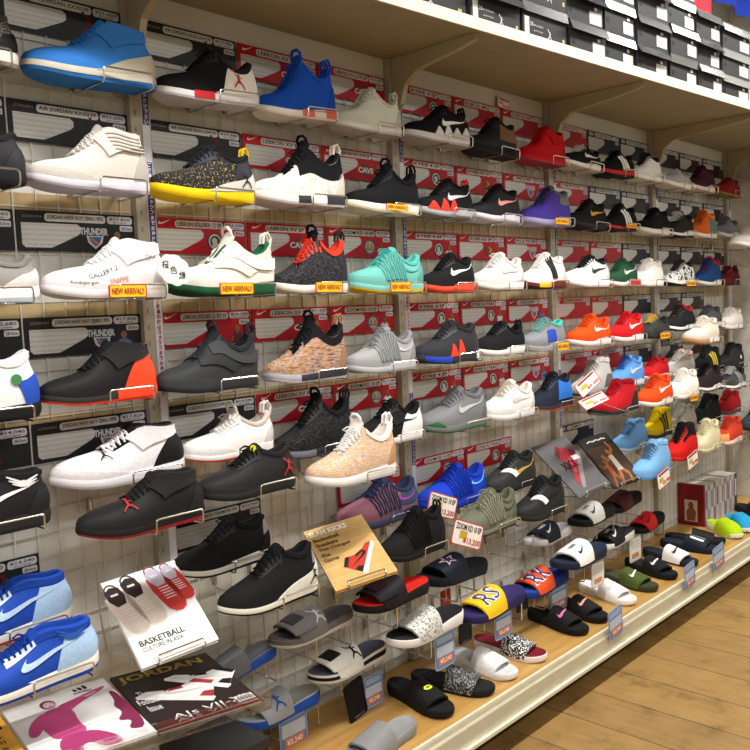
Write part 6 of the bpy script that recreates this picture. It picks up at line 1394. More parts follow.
# ------------------------------------------------------------------ cards
CARD_W, CARD_H = .277, .086
EMB = {}
def card_meshes(key, fn):
    if key not in EMB:
        EMB[key] = fn()
    return EMB[key]
def part(name, key, fn, parent, loc=None):
    return link(name, card_meshes(key, fn), parent, loc)
def mbm(fill, mats, name, smooth=False):
    mb = MB(); fill(mb); return mb.mesh(name, mats, smooth)
def make_card(x, ztop, base, title, price, emblem, label, side='dark'):
    """x left edge, ztop top edge"""
    c = tag(link('price_card', card_meshes(('base', base), lambda: mbm(lambda m: m.box(0, CARD_W, -.0016, 0, -CARD_H, 0), M(base, 'card'), 'price_card')), None, (x, -.0062, ztop)), label, 'sign', 'price cards on the wall')
    part('notice_panel', 'notice', lambda: mbm(lambda m: m.poly([(.010, -.026), (.136, -.026), (.144, -.032), (.144, -.043), (.136, -.050), (.084, -.074), (.074, -.078), (.017, -.078), (.010, -.071)][::-1], 0), M_writing('cdcdc9', 'adadae'), 'notice_panel'), c, (0, -.0016, 0))
    tp = part('title_plate', 'tplate', lambda: mbm(lambda m: m.poly(roundrect(.062, .205, -.0215, -.0045, .007), 0), M('d6d6d2', 'paper'), 'title_plate'), c, (0, -.0016, 0))
    part('title_lettering', ('t', title), lambda: mbm(lambda m: text_mb(m, title, .1335, -.013, 0, w=min(.132, .0125 * len(title) + .004), h=.0108, bold=.014), M('1d1d22', 'paper'), 'title_lettering'), tp, (0, -.0010, 0))
    pp = part('price_plate', 'pplate', lambda: mbm(lambda m: (m.poly(roundrect(.209, .272, -.0215, -.0045, .006), 0), m.poly(roundrect(.240, .272, -.0370, -.0245, .003), 0)), M('d6d6dc', 'paper'), 'price_plate'), c, (0, -.0016, 0))
    part('price_lettering', ('p', price), lambda: mbm(lambda m: (text_mb(m, price, .2405, -.0108, 0, w=.054, h=.0080, bold=.012), text_mb(m, '税込価格', .2405, -.0182, 0, w=.036, h=.0034), text_mb(m, '28.0cm', .256, -.0308, 0, w=.026, h=.0075, bold=.02)), M('3c3c5e', 'paper'), 'price_lettering'), pp, (0, -.0010, 0))
    if side == 'nike':
        part('tick_logo', 'tick', lambda: mbm(lambda m: [m.poly([(.034 + q[0] * .036, -.0125 + q[1] * .028) for q in quad], 0) for quad in swoosh_quads()], M('ecdede', 'paper'), 'tick_logo'), c, (0, -.0016, 0))
    elif side == 'jordan':
        part('header_lettering', 'jhead', lambda: mbm(lambda m: text_mb(m, 'JORDAN', .034, -.0130, 0, w=.042, h=.007, bold=.01), M('b9a9a4', 'paper'), 'header_lettering'), c, (0, -.0016, 0))
    else:
        part('header_badge', 'jbadge', lambda: mbm(lambda m: m.poly(roundrect(.014, .050, -.0205, -.0055, .004), 0), M('a9acb8', 'paper'), 'header_badge'), c, (0, -.0016, 0))
    def emb():
        if emblem == 'cavs':
            return mbm(lambda m: (m.poly(circ(.178, -.054, 0.0198, 16), 0, mi=1), text_mb(m, 'CAVS', .178, -.055, -.0008, w=.066, h=.017, bold=.05, mi=0)), [M('d9d3cd', 'paper'), M('77434c', 'paper')], 'team_emblem')
        if emblem == 'celtics':
            return mbm(lambda m: (m.poly(circ(.178, -.054, 0.0224, 18), 0, mi=1), m.poly(circ(.178, -.054, 0.0198, 18), -.0004, mi=0), m.poly(circ(.178, -.054, 0.0155, 18), -.0008, mi=2), m.poly(circ(.176, -.052, .008, 10), -.0012, mi=0), m.poly(stroke((.176, -.058), (.172, -.068), .005), -.0012, mi=0), m.poly(stroke((.182, -.058), (.186, -.068), .004), -.0012, mi=0)), [M('cfcfc6', 'paper'), M('26282a', 'paper'), M('3d5a48', 'paper')], 'team_emblem')
        if emblem == 'warriors':
            return mbm(lambda m: (m.poly(circ(.180, -.054, 0.0224, 18), 0, mi=1), m.poly(circ(.180, -.054, 0.0181, 18), -.0004, mi=0), m.poly(stroke((.165, -.061), (.195, -.061), .0018), -.0008, mi=1), m.poly(stroke((.173, -.061), (.173, -.044), .0012), -.0008, mi=1), m.poly(stroke((.187, -.061), (.187, -.044), .0012), -.0008, mi=1), m.poly(stroke((.166, -.058), (.173, -.045), .001), -.0008, mi=1), m.poly(stroke((.194, -.058), (.187, -.045), .001), -.0008, mi=1)), [M('c9b24a', 'paper'), M('3d62b0', 'paper')], 'team_emblem')
        if emblem == 'thunder':
            return mbm(lambda m: (text_mb(m, 'THUNDER', .176, -.040, 0, w=.068, h=.016, bold=.05, mi=0), m.poly([(.156, -.0495), (.198, -.0495), (.194, -.065), (.177, -.079), (.160, -.065)][::-1], 0, mi=0), m.poly([(.162, -.052), (.192, -.052), (.188, -.063), (.177, -.073), (.166, -.063)][::-1], -.0005, mi=1), m.poly(stroke((.166, -.055), (.184, -.069), .003), -.001, mi=2)), [M('c6c8cc', 'paper'), M('3d6a9c', 'paper'), M('c96a44', 'paper')], 'team_emblem')
        if emblem == 'jump':
            return mbm(lambda m: [m.poly([(.196 + q[0] * .036, -.053 + q[1] * .036) for q in P], 0) for P in JUMP], [M('74262a', 'paper')], 'jumping_figure_emblem')
        if emblem == 'gold':
            return mbm(lambda m: (m.poly(circ(.180, -.055, .018, 14), 0, mi=0), m.poly(circ(.170, -.050, .011, 12), -.0004, mi=1), m.poly(stroke((.162, -.065), (.198, -.065), .005), -.0004, mi=1)), [M('b98a4a', 'paper'), M('7a4a30', 'paper')], 'team_emblem')
        return None
    if emblem:
        me = card_meshes(('emb', emblem), emb)
        if me: link(me.name.split('.')[0], me, c, (0, -.0017, 0))
    if emblem in ('celtics', 'warriors', 'thunder', 'cavs', 'photo', 'gold'):
        def pic():
            skin = '8a6248' if emblem != 'warriors' else '7d5844'
            jer = dict(celtics='d9dcd6', warriors='dcdce0', thunder='4a7cc0', cavs='6e2a36', photo='5a3440', gold='c9a23c')[emblem]
            def f(m):
                cx = .232
                m.poly(circ(cx, -.046, .0080, 12), -.0006, mi=0)
                m.poly([(cx - .020, -CARD_H + .002), (cx + .022, -CARD_H + .002), (cx + .020, -.064), (cx + .008, -.056), (cx - .008, -.056), (cx - .019, -.064)], 0, mi=1)
                m.poly([(cx - .021, -CARD_H + .006), (cx - .015, -CARD_H + .006), (cx - .013, -.066), (cx - .018, -.064)], -.0006, mi=0)
                m.poly([(cx + .015, -CARD_H + .006), (cx + .022, -CARD_H + .006), (cx + .019, -.064), (cx + .013, -.066)], -.0006, mi=0)
                m.poly(stroke((cx, -.050), (cx, -.060), .004), -.0008, mi=0)
            return mbm(f, [M(skin, 'paper'), M(jer, 'paper')], 'player_picture')
        part('player_picture', ('pic', emblem), pic, c, (0, -.0017, 0))
    return c
for args in CARDS:
    make_card(*args)

# ------------------------------------------------------------------ wire holders
def path_round(pts, r=.006, n=3):
    pts = [Vector(p) for p in pts]
    out = [pts[0]]
    for i in range(1, len(pts) - 1):
        a, b2, c = pts[i - 1], pts[i], pts[i + 1]
        d1 = (a - b2); d2 = (c - b2)
        k = min(r, d1.length * .45, d2.length * .45)
        p, q = b2 + d1.normalized() * k, b2 + d2.normalized() * k
        for j in range(n + 1):
            t = j / n
            out.append(p * (1 - t) ** 2 + b2 * 2 * t * (1 - t) + q * t * t)
    out.append(pts[-1]); return out
def wire_holder(label, x0, x1, z0, z1, ylip, liph, name='wire_shoe_holder', drop=0.0, back=None, ref=None):
    """one bent wire: wall, arm under the shoe, front lip, back to the wall.  z0,z1 heights at x0,x1"""
    t = thing(name, label, 'holder', (x0, 0, z0), (0, 0, 0), 'wire holders on the grid')
    dx, dz = x1 - x0, z1 - z0
    mb = MB()
    if drop <= 0:
        up = .05
        pts = [(0, -.011, up * .0 + .035), (0, -.013, -.0), (0, ylip, 0), (0, ylip - .001, liph), (dx, ylip - .001, dz + liph), (dx, ylip, dz), (dx, -.013, dz), (dx, -.011, dz + .035)]
    else:
        pts = [(0, -.011, -drop + .06), (0, -.014, -drop), (0, ylip, -drop), (0, ylip, 0), (dx, ylip, dz), (dx, ylip, dz - drop), (dx, -.014, dz - drop), (dx, -.011, dz - drop + .06)]
    mb.tube(path_round(pts, .007), .0021, 7)
    build(mb, 'bent_wire', CHROME, t)
    mb = MB()
    zz = .02 if drop <= 0 else -drop + .045
    for xx, q in ((0, 0), (dx, dz)): mb.box(xx - .006, xx + .006, -.0115, -.0060, q + zz - .012, q + zz + .022)
    for q in mb.pieces(): build(q, 'hook_plate', M_metal('a9a69e', .4), t, False)
    if back is not None:
        mb = MB(); mb.tube([(0, back, 0), (dx, back, dz)], .0021, 6); mb.tube([(0, back, 0), (0, back, -drop)], .0021, 6); mb.tube([(dx, back, dz), (dx, back, dz - drop)], .0021, 6)
        build(mb, 'rear_bar', CHROME, t)
    return t
def sign_plate(name, label, loc, w, h, base, edge, lines, cat='price tag', group=None, rot=(0, 0, 0), th=.0012):
    rot = rot[:3]
    """small printed card: lines = [(text, colour, rel x, rel z, rel h, rel w)]"""
    t = thing(name, label, cat, loc, rot, group)
    mb = MB(); mb.poly(roundrect(-w / 2, w / 2, -h / 2, h / 2, min(w, h) * .14), 0, th); build(mb, 'card', M(edge, 'paper'), t, False)
    mb = MB(); mb.poly(roundrect(-w / 2 * .93, w / 2 * .93, -h / 2 * .90, h / 2 * .90, min(w, h) * .12), -th, .0004); build(mb, 'printed_face', M(base, 'paper'), t, False)
    for (s, c, rx, rz, rh, rw) in lines:
        mb = MB()
        if s == '~':
            mb.poly(roundrect((rx - rw / 2) * w, (rx + rw / 2) * w, (rz - rh / 2) * h, (rz + rh / 2) * h, .001), -th - .0005, .0003)
            build(mb, 'written_panel', M_writing(c, '4a5f90', 2.2), t, False)
        elif s == '#':
            mb.poly(roundrect((rx - rw / 2) * w, (rx + rw / 2) * w, (rz - rh / 2) * h, (rz + rh / 2) * h, .001), -th - .0005, .0003)
            build(mb, 'printed_panel', M(c, 'paper'), t, False)
        else:
            text_mb(mb, s, rx * w, rz * h, -th - .0012, w=rw * w, h=rh * h, bold=.02); build(mb, 'lettering', M(c, 'paper'), t, False)
    return t
NEW = [('NEW ARRIVAL!!', 'b02a2a', 0, 0, .5, .84)]
SALE = [('#', 'c9a83a', -.14, -.05, .30, .24), ('ZOOM KD 10 EP', '3a2424', .0, .26, .24, .84), ('¥13,200', 'c8302a', .16, -.26, .28, .58)]
SLIP = [('#', 'c9a83a', -.2, .0, .26, .30), ('#', '8a3a36', .02, .34, .14, .8), ('¥9,980', 'c8302a', .16, -.26, .28, .58)]
BLUE = [('~', 'c3cedd', 0, .02, .30, .84), ('#', 'cf7a54', .02, -.27, .22, .70), ('~', '9fb2d0', 0, .33, .18, .8), ('¥3,240', 'f0e2da', .02, -.27, .15, .56)]

# ------------------------------------------------------------------ stock the wall
for row in SHOES:
    desc, label, loc, L_, tilt, H_, style, o, hold, yaw = row
    make_shoe(desc, label, loc, L_, tilt, H_, style, dict(o), 'sneakers on the display wall', yaw)
    if hold:
        wire_holder('wire holder under the ' + desc, *hold)
for row in SLIDES:
    desc, label, loc, L_, rot, o, hold = row
    make_slide(desc, label, loc, L_, rot, o, 'slides on display')
    if hold:
        x0, x1, z0, z1, ylip, drop, back = hold
        wire_holder('wire hanger under the ' + desc, x0, x1, z0, z1, ylip, 0, 'wire_slide_holder', drop, back)
for (label, x0, x1, z0, z1, yl, drop) in EMPTY:
    wire_holder(label, x0, x1, z0, z1, yl, 0, 'empty_wire_holder', drop)
for (kind, label, loc, w_, h_, rot) in TAGS:
    if kind == 'new':
        sign_plate('new_arrival_sign', label, loc, w_, h_, 'e6c22a', 'b8322c', NEW, 'sign', 'new arrival plates', rot)
    elif kind == 'redsmall':
        sign_plate('small_red_sign', label, loc, w_, h_, 'b83434', 'd8d0cc', [], 'sign', None, rot)
    elif kind == 'sale':
        sign_plate('sale_tag', label, loc, w_, h_, 'efeae4', 'b84a44', SALE if ('cabled' in label or 'olive' in label) else SLIP, 'price tag', 'white and red price tags', rot)
        tp_ = [q for q in bpy.data.objects if q.get('label') == label][0]
        pts = None
        if 'cabled' in label or 'olive' in label:
            pts = [(loc[0], loc[1] + .0005, loc[2] + h_ * .3), (loc[0], loc[1] + .02, loc[2] + h_ * .3), (loc[0], -.02, loc[2] - .01), (loc[0], -.0064, loc[2] - .01)]
        elif len(rot) > 3:
            pts = [(loc[0] + .004, loc[1] + .0005, loc[2]), (rot[3] - .03, rot[4] - .006, rot[5] - .01), (rot[3], rot[4] - .003, rot[5])]
        if pts:
            mb = MB(); mb.tube(path_round(pts, .008), .0013, 6)
            cw = build(mb, 'clip_wire', CHROME, tp_)
            bpy.context.view_layer.update(); cw.matrix_parent_inverse = tp_.matrix_world.inverted()
    elif kind == 'blue':
        sign_plate('blue_price_tag', label, loc, w_, h_, '6883b0', '93a6c0', BLUE, 'price tag', 'blue price tags', rot)
    elif kind == 'paper':
        sign_plate('paper_price_tag', label, loc, w_, h_, 'e3dfd8', 'b8b4ac', [('~', 'd9d6d0', 0, .2, .36, .8), ('#', 'c98a5a', 0, -.25, .2, .6)], 'price tag', None, rot)
    elif kind == 'black':
        t = sign_plate('black_hang_tag', label, loc, w_, h_, '1b1b1c', '151516', [('28cm', '8a8a8a', 0, -.42, .04, .5)] if w_ > .04 else [], 'tag', None, rot)
    elif kind == 'redtag':
        sign_plate('red_hang_tag', label, loc, w_, h_, 'b4402e', 'a03524', [('NIKE', 'e0d0c8', 0, .1, .16, .5)], 'tag', None, rot)
# cloud shaped hand written card
t = thing('cloud_shaped_card', 'white cloud shaped card with brushed characters before the green soled sneaker', 'sign', CLOUD[:3], (0, 0, 0))
P_ = []
for k in range(72):
    a = 2 * PI * k / 72
    rr = 1 + .08 * abs(math.sin(a * 4.5))
    x, z = .044 * rr * math.cos(a), .030 * rr * math.sin(a)
    P_.append((x * .86 + z * .5, -x * .40 + z * .93))
mb = MB(); mb.poly(P_, 0, .001); build(mb, 'card', M('e9e6de', 'paper'), t, False)
mb = MB(); mb.poly([(x * .93, z * .93) for x, z in P_], -.001, .0004); build(mb, 'face', M('f1efe9', 'paper'), t, False)
mb = MB()
for ch, x, z in (('橙', -.022, .012), ('色', -.002, .0), ('縁', .02, -.012)): text_mb(mb, ch, x, z, -.0016, h=.018, bold=.02)
build(mb, 'brushed_characters', M('33352f', 'paper'), t, False)
mb = MB(); mb.tube([(0, 0, -.02), (.0, .05, -.035), (0, -CLOUD[1] - .009, -.035)], .0012, 5); build(mb, 'clip_wire', CHROME, t)

# ------------------------------------------------------------------ shoeboxes
BOXM = M('232325', 'gloss'); LIDM = M('2a2a2c', 'gloss')
def shoebox(label, loc, w, d, h, rot, style, lid=True, glossy='2b2b2d', flap=.012):
    t = thing('shoebox', label, 'box', loc, (0, 0, rot), 'black shoeboxes on the header shelf')
    mb = MB(); mb.box(-w / 2, w / 2, 0, d, 0, h - .002); build(mb, 'box_body', M('262628', 'plain'), t, False)
    if lid:
        mb = MB(); k = .004
        mb.box(-w / 2 - k, w / 2 + k, -k, d + k, h - .004, h)
        mb.add([(-w / 2 - k, -k, h - .004), (w / 2 + k, -k, h - .004), (w / 2 + k, -k - flap, h - .034), (-w / 2 - k, -k - flap, h - .034), (-w / 2 - k, 0, h - .004), (w / 2 + k, 0, h - .004), (w / 2 + k, -flap, h - .034), (-w / 2 - k, -flap, h - .034)], [(0, 1, 2, 3), (7, 6, 5, 4), (0, 3, 7, 4), (1, 5, 6, 2), (3, 2, 6, 7), (0, 4, 5, 1)]); mb.box(-w / 2 - k, -w / 2, 0, d, h - .028, h - .004); mb.box(w / 2, w / 2 + k, 0, d, h - .028, h - .004)
        build(mb, 'lid', M(glossy, 'gloss'), t, False)
    if style == 'end':
        mb = MB(); mb.poly(roundrect(w * .12, w * .46, .010, .050, .002), 0, .0006); build(mb, 'size_label', M_writing('bdbbb7', '7f7f82', 1.6), t, False)
        mb = MB(); mb.poly(circ(-w * .40, h * .36, .009, 12), -.0002, .0008); build(mb, 'finger_hole', M('0c0c0d'), t, False)
        mb = MB(); mb.poly(roundrect(w * .26, w * .34, h * .54, h * .64, .001), 0, .0006); build(mb, 'sticker', M('d8c8c4', 'paper'), t, False)
    else:
        mb = MB(); mb.poly(roundrect(-w * .46, -w * .36, .014, .066, .001), 0, .0006); build(mb, 'size_label', M_writing('bdbbb7', '6f6f72', 1.6), t, False)
        mb = MB(); text_mb(mb, 'AIR JORDAN', -w * .16, .045, -.0008, w=.05, h=.007); text_mb(mb, '28 CM  ¥14,040', -w * .16, .030, -.0008, w=.045, h=.005); text_mb(mb, '28', -w * .31, .048, -.0008, h=.012)
        build(mb, 'box_print', M('b9b7b2', 'paper'), t, False); mb = MB()
        for P in JUMP: mb.poly([(w * .10 + q[0] * .022, .024 + q[1] * .022) for q in P], -.0002, .0006)
        build(mb, 'jumping_figure_logo', M('b9b7b2', 'paper'), t, False)
        mb = MB(); mb.poly(roundrect(w * .41, w * .45, .016, .028, .001), 0, .0006); build(mb, 'sticker', M('b59a6a', 'paper'), t, False)
    return t
for args in BOXES:
    shoebox(*args)
# banners beyond the boxes
for nm, col, x, z0, x1, z1, y in BANNERS:
    mb = MB(); n = 14
    top = [(x + (x1 - x) * k / n, y + .012 * math.sin(k * 1.1), z1) for k in range(n + 1)]
    bot = [(x + (x1 - x) * k / n, y + .02 * math.sin(k * 1.1 + .4), z0) for k in range(n + 1)]
    G = np.array([top, bot]); G2 = G + np.array([0, .003, 0])
    mb.grid(np.concatenate([G, G2[::-1]], 0), close_u=True)
    tag(build(mb, 'cloth_banner', M(col, 'fabric'), None), nm, 'banner')

# ------------------------------------------------------------------ printed matter
def frame_obj(o, O, U, V):
    """place object so that local x,z run along U,V (unit) with -y facing out"""
    U = Vector(U).normalized(); V = Vector(V); V = (V - U * V.dot(U)).normalized(); Nn = U.cross(V)      # faces out along  Nn = x cross z = -y
    m = Matrix(((U[0], -Nn[0], V[0], O[0]), (U[1], -Nn[1], V[1], O[1]), (U[2], -Nn[2], V[2], O[2]), (0, 0, 0, 1)))
    o.matrix_world = m
def book(name, label, cat, O, U, V, w, h, th, cover, pages='e9e6dc'):
    t = thing(name, label, cat, (0, 0, 0)); frame_obj(t, O, U, V)
    mb = MB(); mb.box(.002, w - .002, .001, th - .001, .002, h - .002); build(mb, 'pages', M(pages, 'paper'), t, False)
    mb = MB(); mb.box(0, w, 0, .001, 0, h); mb.box(0, w, th - .001, th, 0, h); mb.box(-.001, 0, 0, th, 0, h)
    build(mb, 'cover', M(cover, 'card'), t, False)
    return t
def on(t, name, col, fill, kind='paper'):
    mb = MB(); fill(mb); return build(mb, name, M(col, kind), t, False)
def top_shoe(t, cx, cz, s, rot, col, dark, light, loop):
    """printed picture of a shoe seen from above, toe down"""
    c, sn = math.cos(rot), math.sin(rot)
    R_ = lambda P: [(cx + (x * c - z * sn) * s, cz + (x * sn + z * c) * s) for x, z in P]
    outl = [(-.17, .35), (-.2, .1), (-.19, -.15), (-.17, -.35), (-.10, -.46), (0, -.5), (.10, -.46), (.17, -.35), (.19, -.15), (.2, .1), (.17, .35)]
    on(t, 'printed_shoe', light, lambda m: m.poly(R_([(x * 1.06, z * 1.03 - .015) for x, z in outl]), -.0004, .0003))
    on(t, 'printed_shoe', col, lambda m: m.poly(R_(outl), -.0008, .0003))
    on(t, 'printed_shoe', dark, lambda m: m.poly(R_([(-.13, .46), (-.14, .28), (-.08, .12), (.08, .12), (.14, .28), (.13, .46), (0, .52)]), -.0012, .0003))
    on(t, 'printed_shoe', light, lambda m: [m.poly(R_(stroke((-.09, .08 - .06 * k), (.09, .05 - .06 * k), .011)), -.0012, .0003) for k in range(5)] + [m.poly(R_(stroke((-.06, .36), (.06, .34), .02)), -.0016, .0003)])
    on(t, 'printed_shoe', loop, lambda m: [m.poly(R_(stroke((.1 * math.cos(a), .46 + .11 * math.sin(a)), (.1 * math.cos(a + .55), .46 + .11 * math.sin(a + .55)), .012)), -.0012, .0003) for a in np.linspace(0, 2.6, 6)])
def side_shoe(t, cx, cz, s, rot, col, dark, sole, mark, mir=1):
    c, sn = math.cos(rot), math.sin(rot)
    R_ = lambda P: [(cx + (mir * x * c - z * sn) * s, cz + (mir * x * sn + z * c) * s) for x, z in P]
    on(t, 'printed_shoe', sole, lambda m: m.poly(R_([(-.5, -.14), (.5, -.2), (.52, -.1), (.48, -.04), (-.48, -.02), (-.53, -.08)]), -.0004, .0003))
    on(t, 'printed_shoe', col, lambda m: m.poly(R_([(-.5, -.05), (.49, -.08), (.47, .12), (.44, .38), (.16, .42), (.02, .22), (-.2, .10), (-.42, .06)]), -.0008, .0003))
    on(t, 'printed_shoe', dark, lambda m: (m.poly(R_([(.44, .38), (.16, .42), (.10, .33), (.42, .28)]), -.0012, .0003), m.poly(R_([(.02, .22), (-.2, .10), (-.16, .05), (.06, .16)]), -.0012, .0003), m.poly(R_([(.47, .1), (.49, -.08), (.30, -.07), (.34, .06)]), -.0012, .0003)))
    lo, hi = swoosh2d(10)
    on(t, 'printed_shoe', mark, lambda m: [m.poly(R_([(-.18 + q[0] * .55, -.05 + q[1] * .42) for q in (lo[i], lo[i + 1], hi[i + 1], hi[i])]), -.0016, .0003) for i in range(9)])

O, U, V, w_, h_ = BK['basketball']
t = book('softcover_book', 'white cover book with four printed shoes leaning on a wire holder', 'book', O, U, V, w_, h_, .012, 'eceae6')
top_shoe(t, w_ * .14, h_ * .62, h_ * .58, .22, 'cdbdb2', '35292a', 'd9d2ca', '3a3030')
top_shoe(t, w_ * .38, h_ * .66, h_ * .60, .22, 'd2c4ba', '35292a', 'ddd6ce', '3a3030')
top_shoe(t, w_ * .70, h_ * .70, h_ * .56, .22, 'c8403c', 'b9b4c4', 'd9d4dc', '8a4a4a')
top_shoe(t, w_ * .89, h_ * .74, h_ * .46, .22, 'c8403c', 'b9b4c4', 'd9d4dc', '8a4a4a')
on(t, 'title_lettering', '3a3a34', lambda m: (text_mb(m, 'BASKETBALL', w_ * .38, h_ * .235, -.0008, w=w_ * .58, h=h_ * .065, bold=.02), text_mb(m, 'CULTURE IN ASIA', w_ * .36, h_ * .165, -.0008, w=w_ * .52, h=h_ * .045)))
on(t, 'small_lettering', '6a6a66', lambda m: (text_mb(m, 'BASKETBALL SHOES', w_ * .26, h_ * .05, -.0008, w=w_ * .30, h=h_ * .012),) + tuple(m.poly(circ(w_ * .48 + k * w_ * .006, h_ * (.88 - .022 * k), h_ * .005, 6), -.0004, .0003) for k in range(9)))
O, U, V, w_, h_ = BK['slam']
t = book('magazine_book', 'wood grain book with a red and black shoe on its cover', 'book', O, U, V, w_, h_, .010, 'd9b77e', 'd8b23a')
on(t, 'printed_boards', 'c9a468', lambda m: [m.poly(roundrect(w_ * .01, w_ * .99, h_ * (k / 6 + .005), h_ * ((k + 1) / 6 - .007), .0005), -.0002, .0001) for k in range(0, 6)])
on(t, 'title_lettering', 'eeeae0', lambda m: text_mb(m, 'SLAM KICKS', w_ * .36, h_ * .91, -.0010, w=w_ * .64, h=h_ * .085, bold=.05))
on(t, 'lettering', '4a3a28', lambda m: [text_mb(m, s, w_ * (.06 + wd / 2), h_ * (.80 - .085 * k), -.0010, w=w_ * wd, h=h_ * .06, bold=.02) for k, (s, wd) in enumerate([('Basketball', .42), ('Sneakers', .36), ('That Changed', .52), ('the', .14), ('Game', .24)])])
side_shoe(t, w_ * .66, h_ * .36, w_ * .66, .95, 'b8382c', '2a2322', 'ecdcd0', '2a2322', -1)
O, U, V, w_, h_ = BK['jordan']
t = book('glossy_magazine', 'dark glossy magazine with white shoes lying on the clear tray', 'magazine', O, U, V, w_, h_, .007, '2c2422')
on(t, 'title_lettering', '8a7434', lambda m: text_mb(m, 'JORDAN', w_ * .46, h_ * .88, -.0008, w=w_ * .86, h=h_ * .14, bold=.03))
side_shoe(t, w_ * .40, h_ * .45, w_ * .70, -.55, 'd6d2d0', '9a3438', 'cfcac8', 'b9b4b2')
side_shoe(t, w_ * .70, h_ * .58, w_ * .64, -.75, 'cfcccb', '232022', 'e6e4e2', 'c2bfbd')
on(t, 'lettering', 'd8d6d4', lambda m: (text_mb(m, 'AJs VII-XI', w_ * .55, h_ * .11, -.0022, w=w_ * .72, h=h_ * .10), text_mb(m, 'The\nFootball\nIssue', w_ * .13, h_ * .46, -.0022, w=w_ * .20, h=h_ * .34)))
on(t, 'red_band', '8a2226', lambda m: m.poly(roundrect(.003, w_ - .003, h_ * .015, h_ * .04, .0005), -.0004, .0003))
on(t, 'barcode_panel', 'd6d6d6', lambda m: m.poly(roundrect(w_ * .80, w_ * .97, h_ * .06, h_ * .15, .0005), -.0022, .0003))
on(t, 'barcode_lines', '2a2a2a', lambda m: [m.poly(roundrect(w_ * (.815 + .012 * k), w_ * (.815 + .012 * k + .004 + .003 * (k % 3 == 0)), h_ * .07, h_ * .14, .0001), -.0028, .0002) for k in range(12)])
O, U, V, w_, h_ = BK['advert']
t = book('sports_catalogue', 'white catalogue with a magenta printed player, on the clear tray', 'magazine', O, U, V, w_, h_, .006, 'dad8d6')
def blob(pts):
    P = [(p[0] * w_, p[1] * h_) for p in pts]
    for _ in range(2):
        P = [q for i in range(len(P)) for q in ((P[i][0] * .75 + P[(i + 1) % len(P)][0] * .25, P[i][1] * .75 + P[(i + 1) % len(P)][1] * .25), (P[i][0] * .25 + P[(i + 1) % len(P)][0] * .75, P[i][1] * .25 + P[(i + 1) % len(P)][1] * .75))]
    return P
on(t, 'player_picture', 'b8487a', lambda m: (m.poly(blob([(.18, .62), (.30, .73), (.44, .75), (.54, .66), (.50, .45), (.53, .28), (.23, .28), (.20, .45)][::-1]), -.0004, .0003),
    m.poly(blob([(.40, .75), (.62, .80), (.93, .88), (.95, .84), (.66, .73), (.48, .62)][::-1]), -.0006, .0003), m.poly(blob([(.18, .66), (.30, .73), (.24, .54), (.12, .40), (.05, .44), (.11, .58)][::-1]), -.0008, .0003)))
on(t, 'player_picture', 'a23a6a', lambda m: m.poly(blob([(.23, .31), (.53, .31), (.68, .16), (.72, .02), (.54, .02), (.47, .15), (.38, .13), (.36, .02), (.20, .02)][::-1]), -.0010, .0003))
on(t, 'player_picture', '6a3448', lambda m: m.poly([(w_ * .37 + .070 * w_ * math.cos(a), h_ * .82 + .085 * w_ * math.sin(a)) for a in np.linspace(0, 2 * PI, 19)[:-1]], -.0012, .0003))
on(t, 'player_picture', 'cfa8ae', lambda m: (m.poly([(w_ * .375 + .050 * w_ * math.cos(a), h_ * .805 + .058 * w_ * math.sin(a)) for a in np.linspace(0, 2 * PI, 15)[:-1]], -.0016, .0003), m.poly(blob([(.70, .79), (.84, .82), (.83, .79), (.71, .76)][::-1]), -.0016, .0003)))
on(t, 'player_picture', '5a2c40', lambda m: (m.poly(roundrect(w_ * .345, w_ * .365, h_ * .812, h_ * .818, .0003), -.0020, .0003), m.poly(roundrect(w_ * .388, w_ * .408, h_ * .812, h_ * .818, .0003), -.0020, .0003), m.poly(roundrect(w_ * .360, w_ * .398, h_ * .776, h_ * .784, .0003), -.0020, .0003)))
on(t, 'printed_shoe', '7a2c4c', lambda m: m.poly(blob([(.93, .78), (1.0, .72), (1.0, .10), (.80, .14), (.92, .26), (.78, .30), (.90, .40), (.86, .52), (.92, .60)][::-1]), -.0004, .0003))
on(t, 'stripe_logo', '2a2a2c', lambda m: [m.poly(blob([(.66 + .05 * k, .90), (.70 + .05 * k, .90), (.69 + .05 * k, .935 + .014 * k), (.655 + .05 * k, .95 + .014 * k)]), -.0004, .0003) for k in range(3)] + [text_mb(m, 'adidas', w_ * .73, h_ * .875, -.0008, w=w_ * .18, h=h_ * .03, bold=.02)])
O, U, V, w_, h_ = BK['yellow']
t = book('yellow_magazine', 'yellow magazine with a big black letter at the lower left corner', 'magazine', O, U, V, w_, h_, .006, 'd9a03a')
on(t, 'title_lettering', '1d1b18', lambda m: text_mb(m, 'SLAM', w_ * .52, h_ * .82, -.0008, w=w_ * .86, h=h_ * .24, bold=.04))
on(t, 'lettering', '5a3a20', lambda m: [text_mb(m, s, w_ * .66, h_ * (.60 - .08 * k), -.0008, w=w_ * .5, h=h_ * .05) for k, s in enumerate(['Retro', 'Basketball', 'Shoes'])])
O, U, V, w_, h_ = BK['xxx']
t = book('grey_magazine', 'dark grey magazine with a red shoe print below the third row card', 'magazine', O, U, V, w_, h_, .005, '565456')
side_shoe(t, w_ * .56, h_ * .46, w_ * .95, .9, 'a23a42', '6c2a32', '8a8688', 'c05058')
on(t, 'title_lettering', '1e1e20', lambda m: text_mb(m, 'XXX', w_ * .46, h_ * .52, -.0022, w=w_ * .42, h=h_ * .14, bold=.02))
on(t, 'price_sticker', 'd6d2d0', lambda m: m.poly(roundrect(w_ * .66, w_ * .86, h_ * .56, h_ * .64, .001), -.0026, .0003))
O, U, V, w_, h_ = BK['dark']
t = book('black_magazine', 'glossy black magazine with an orange player print beside light blue sneakers', 'magazine', O, U, V, w_, h_, .005, '1e1a18')
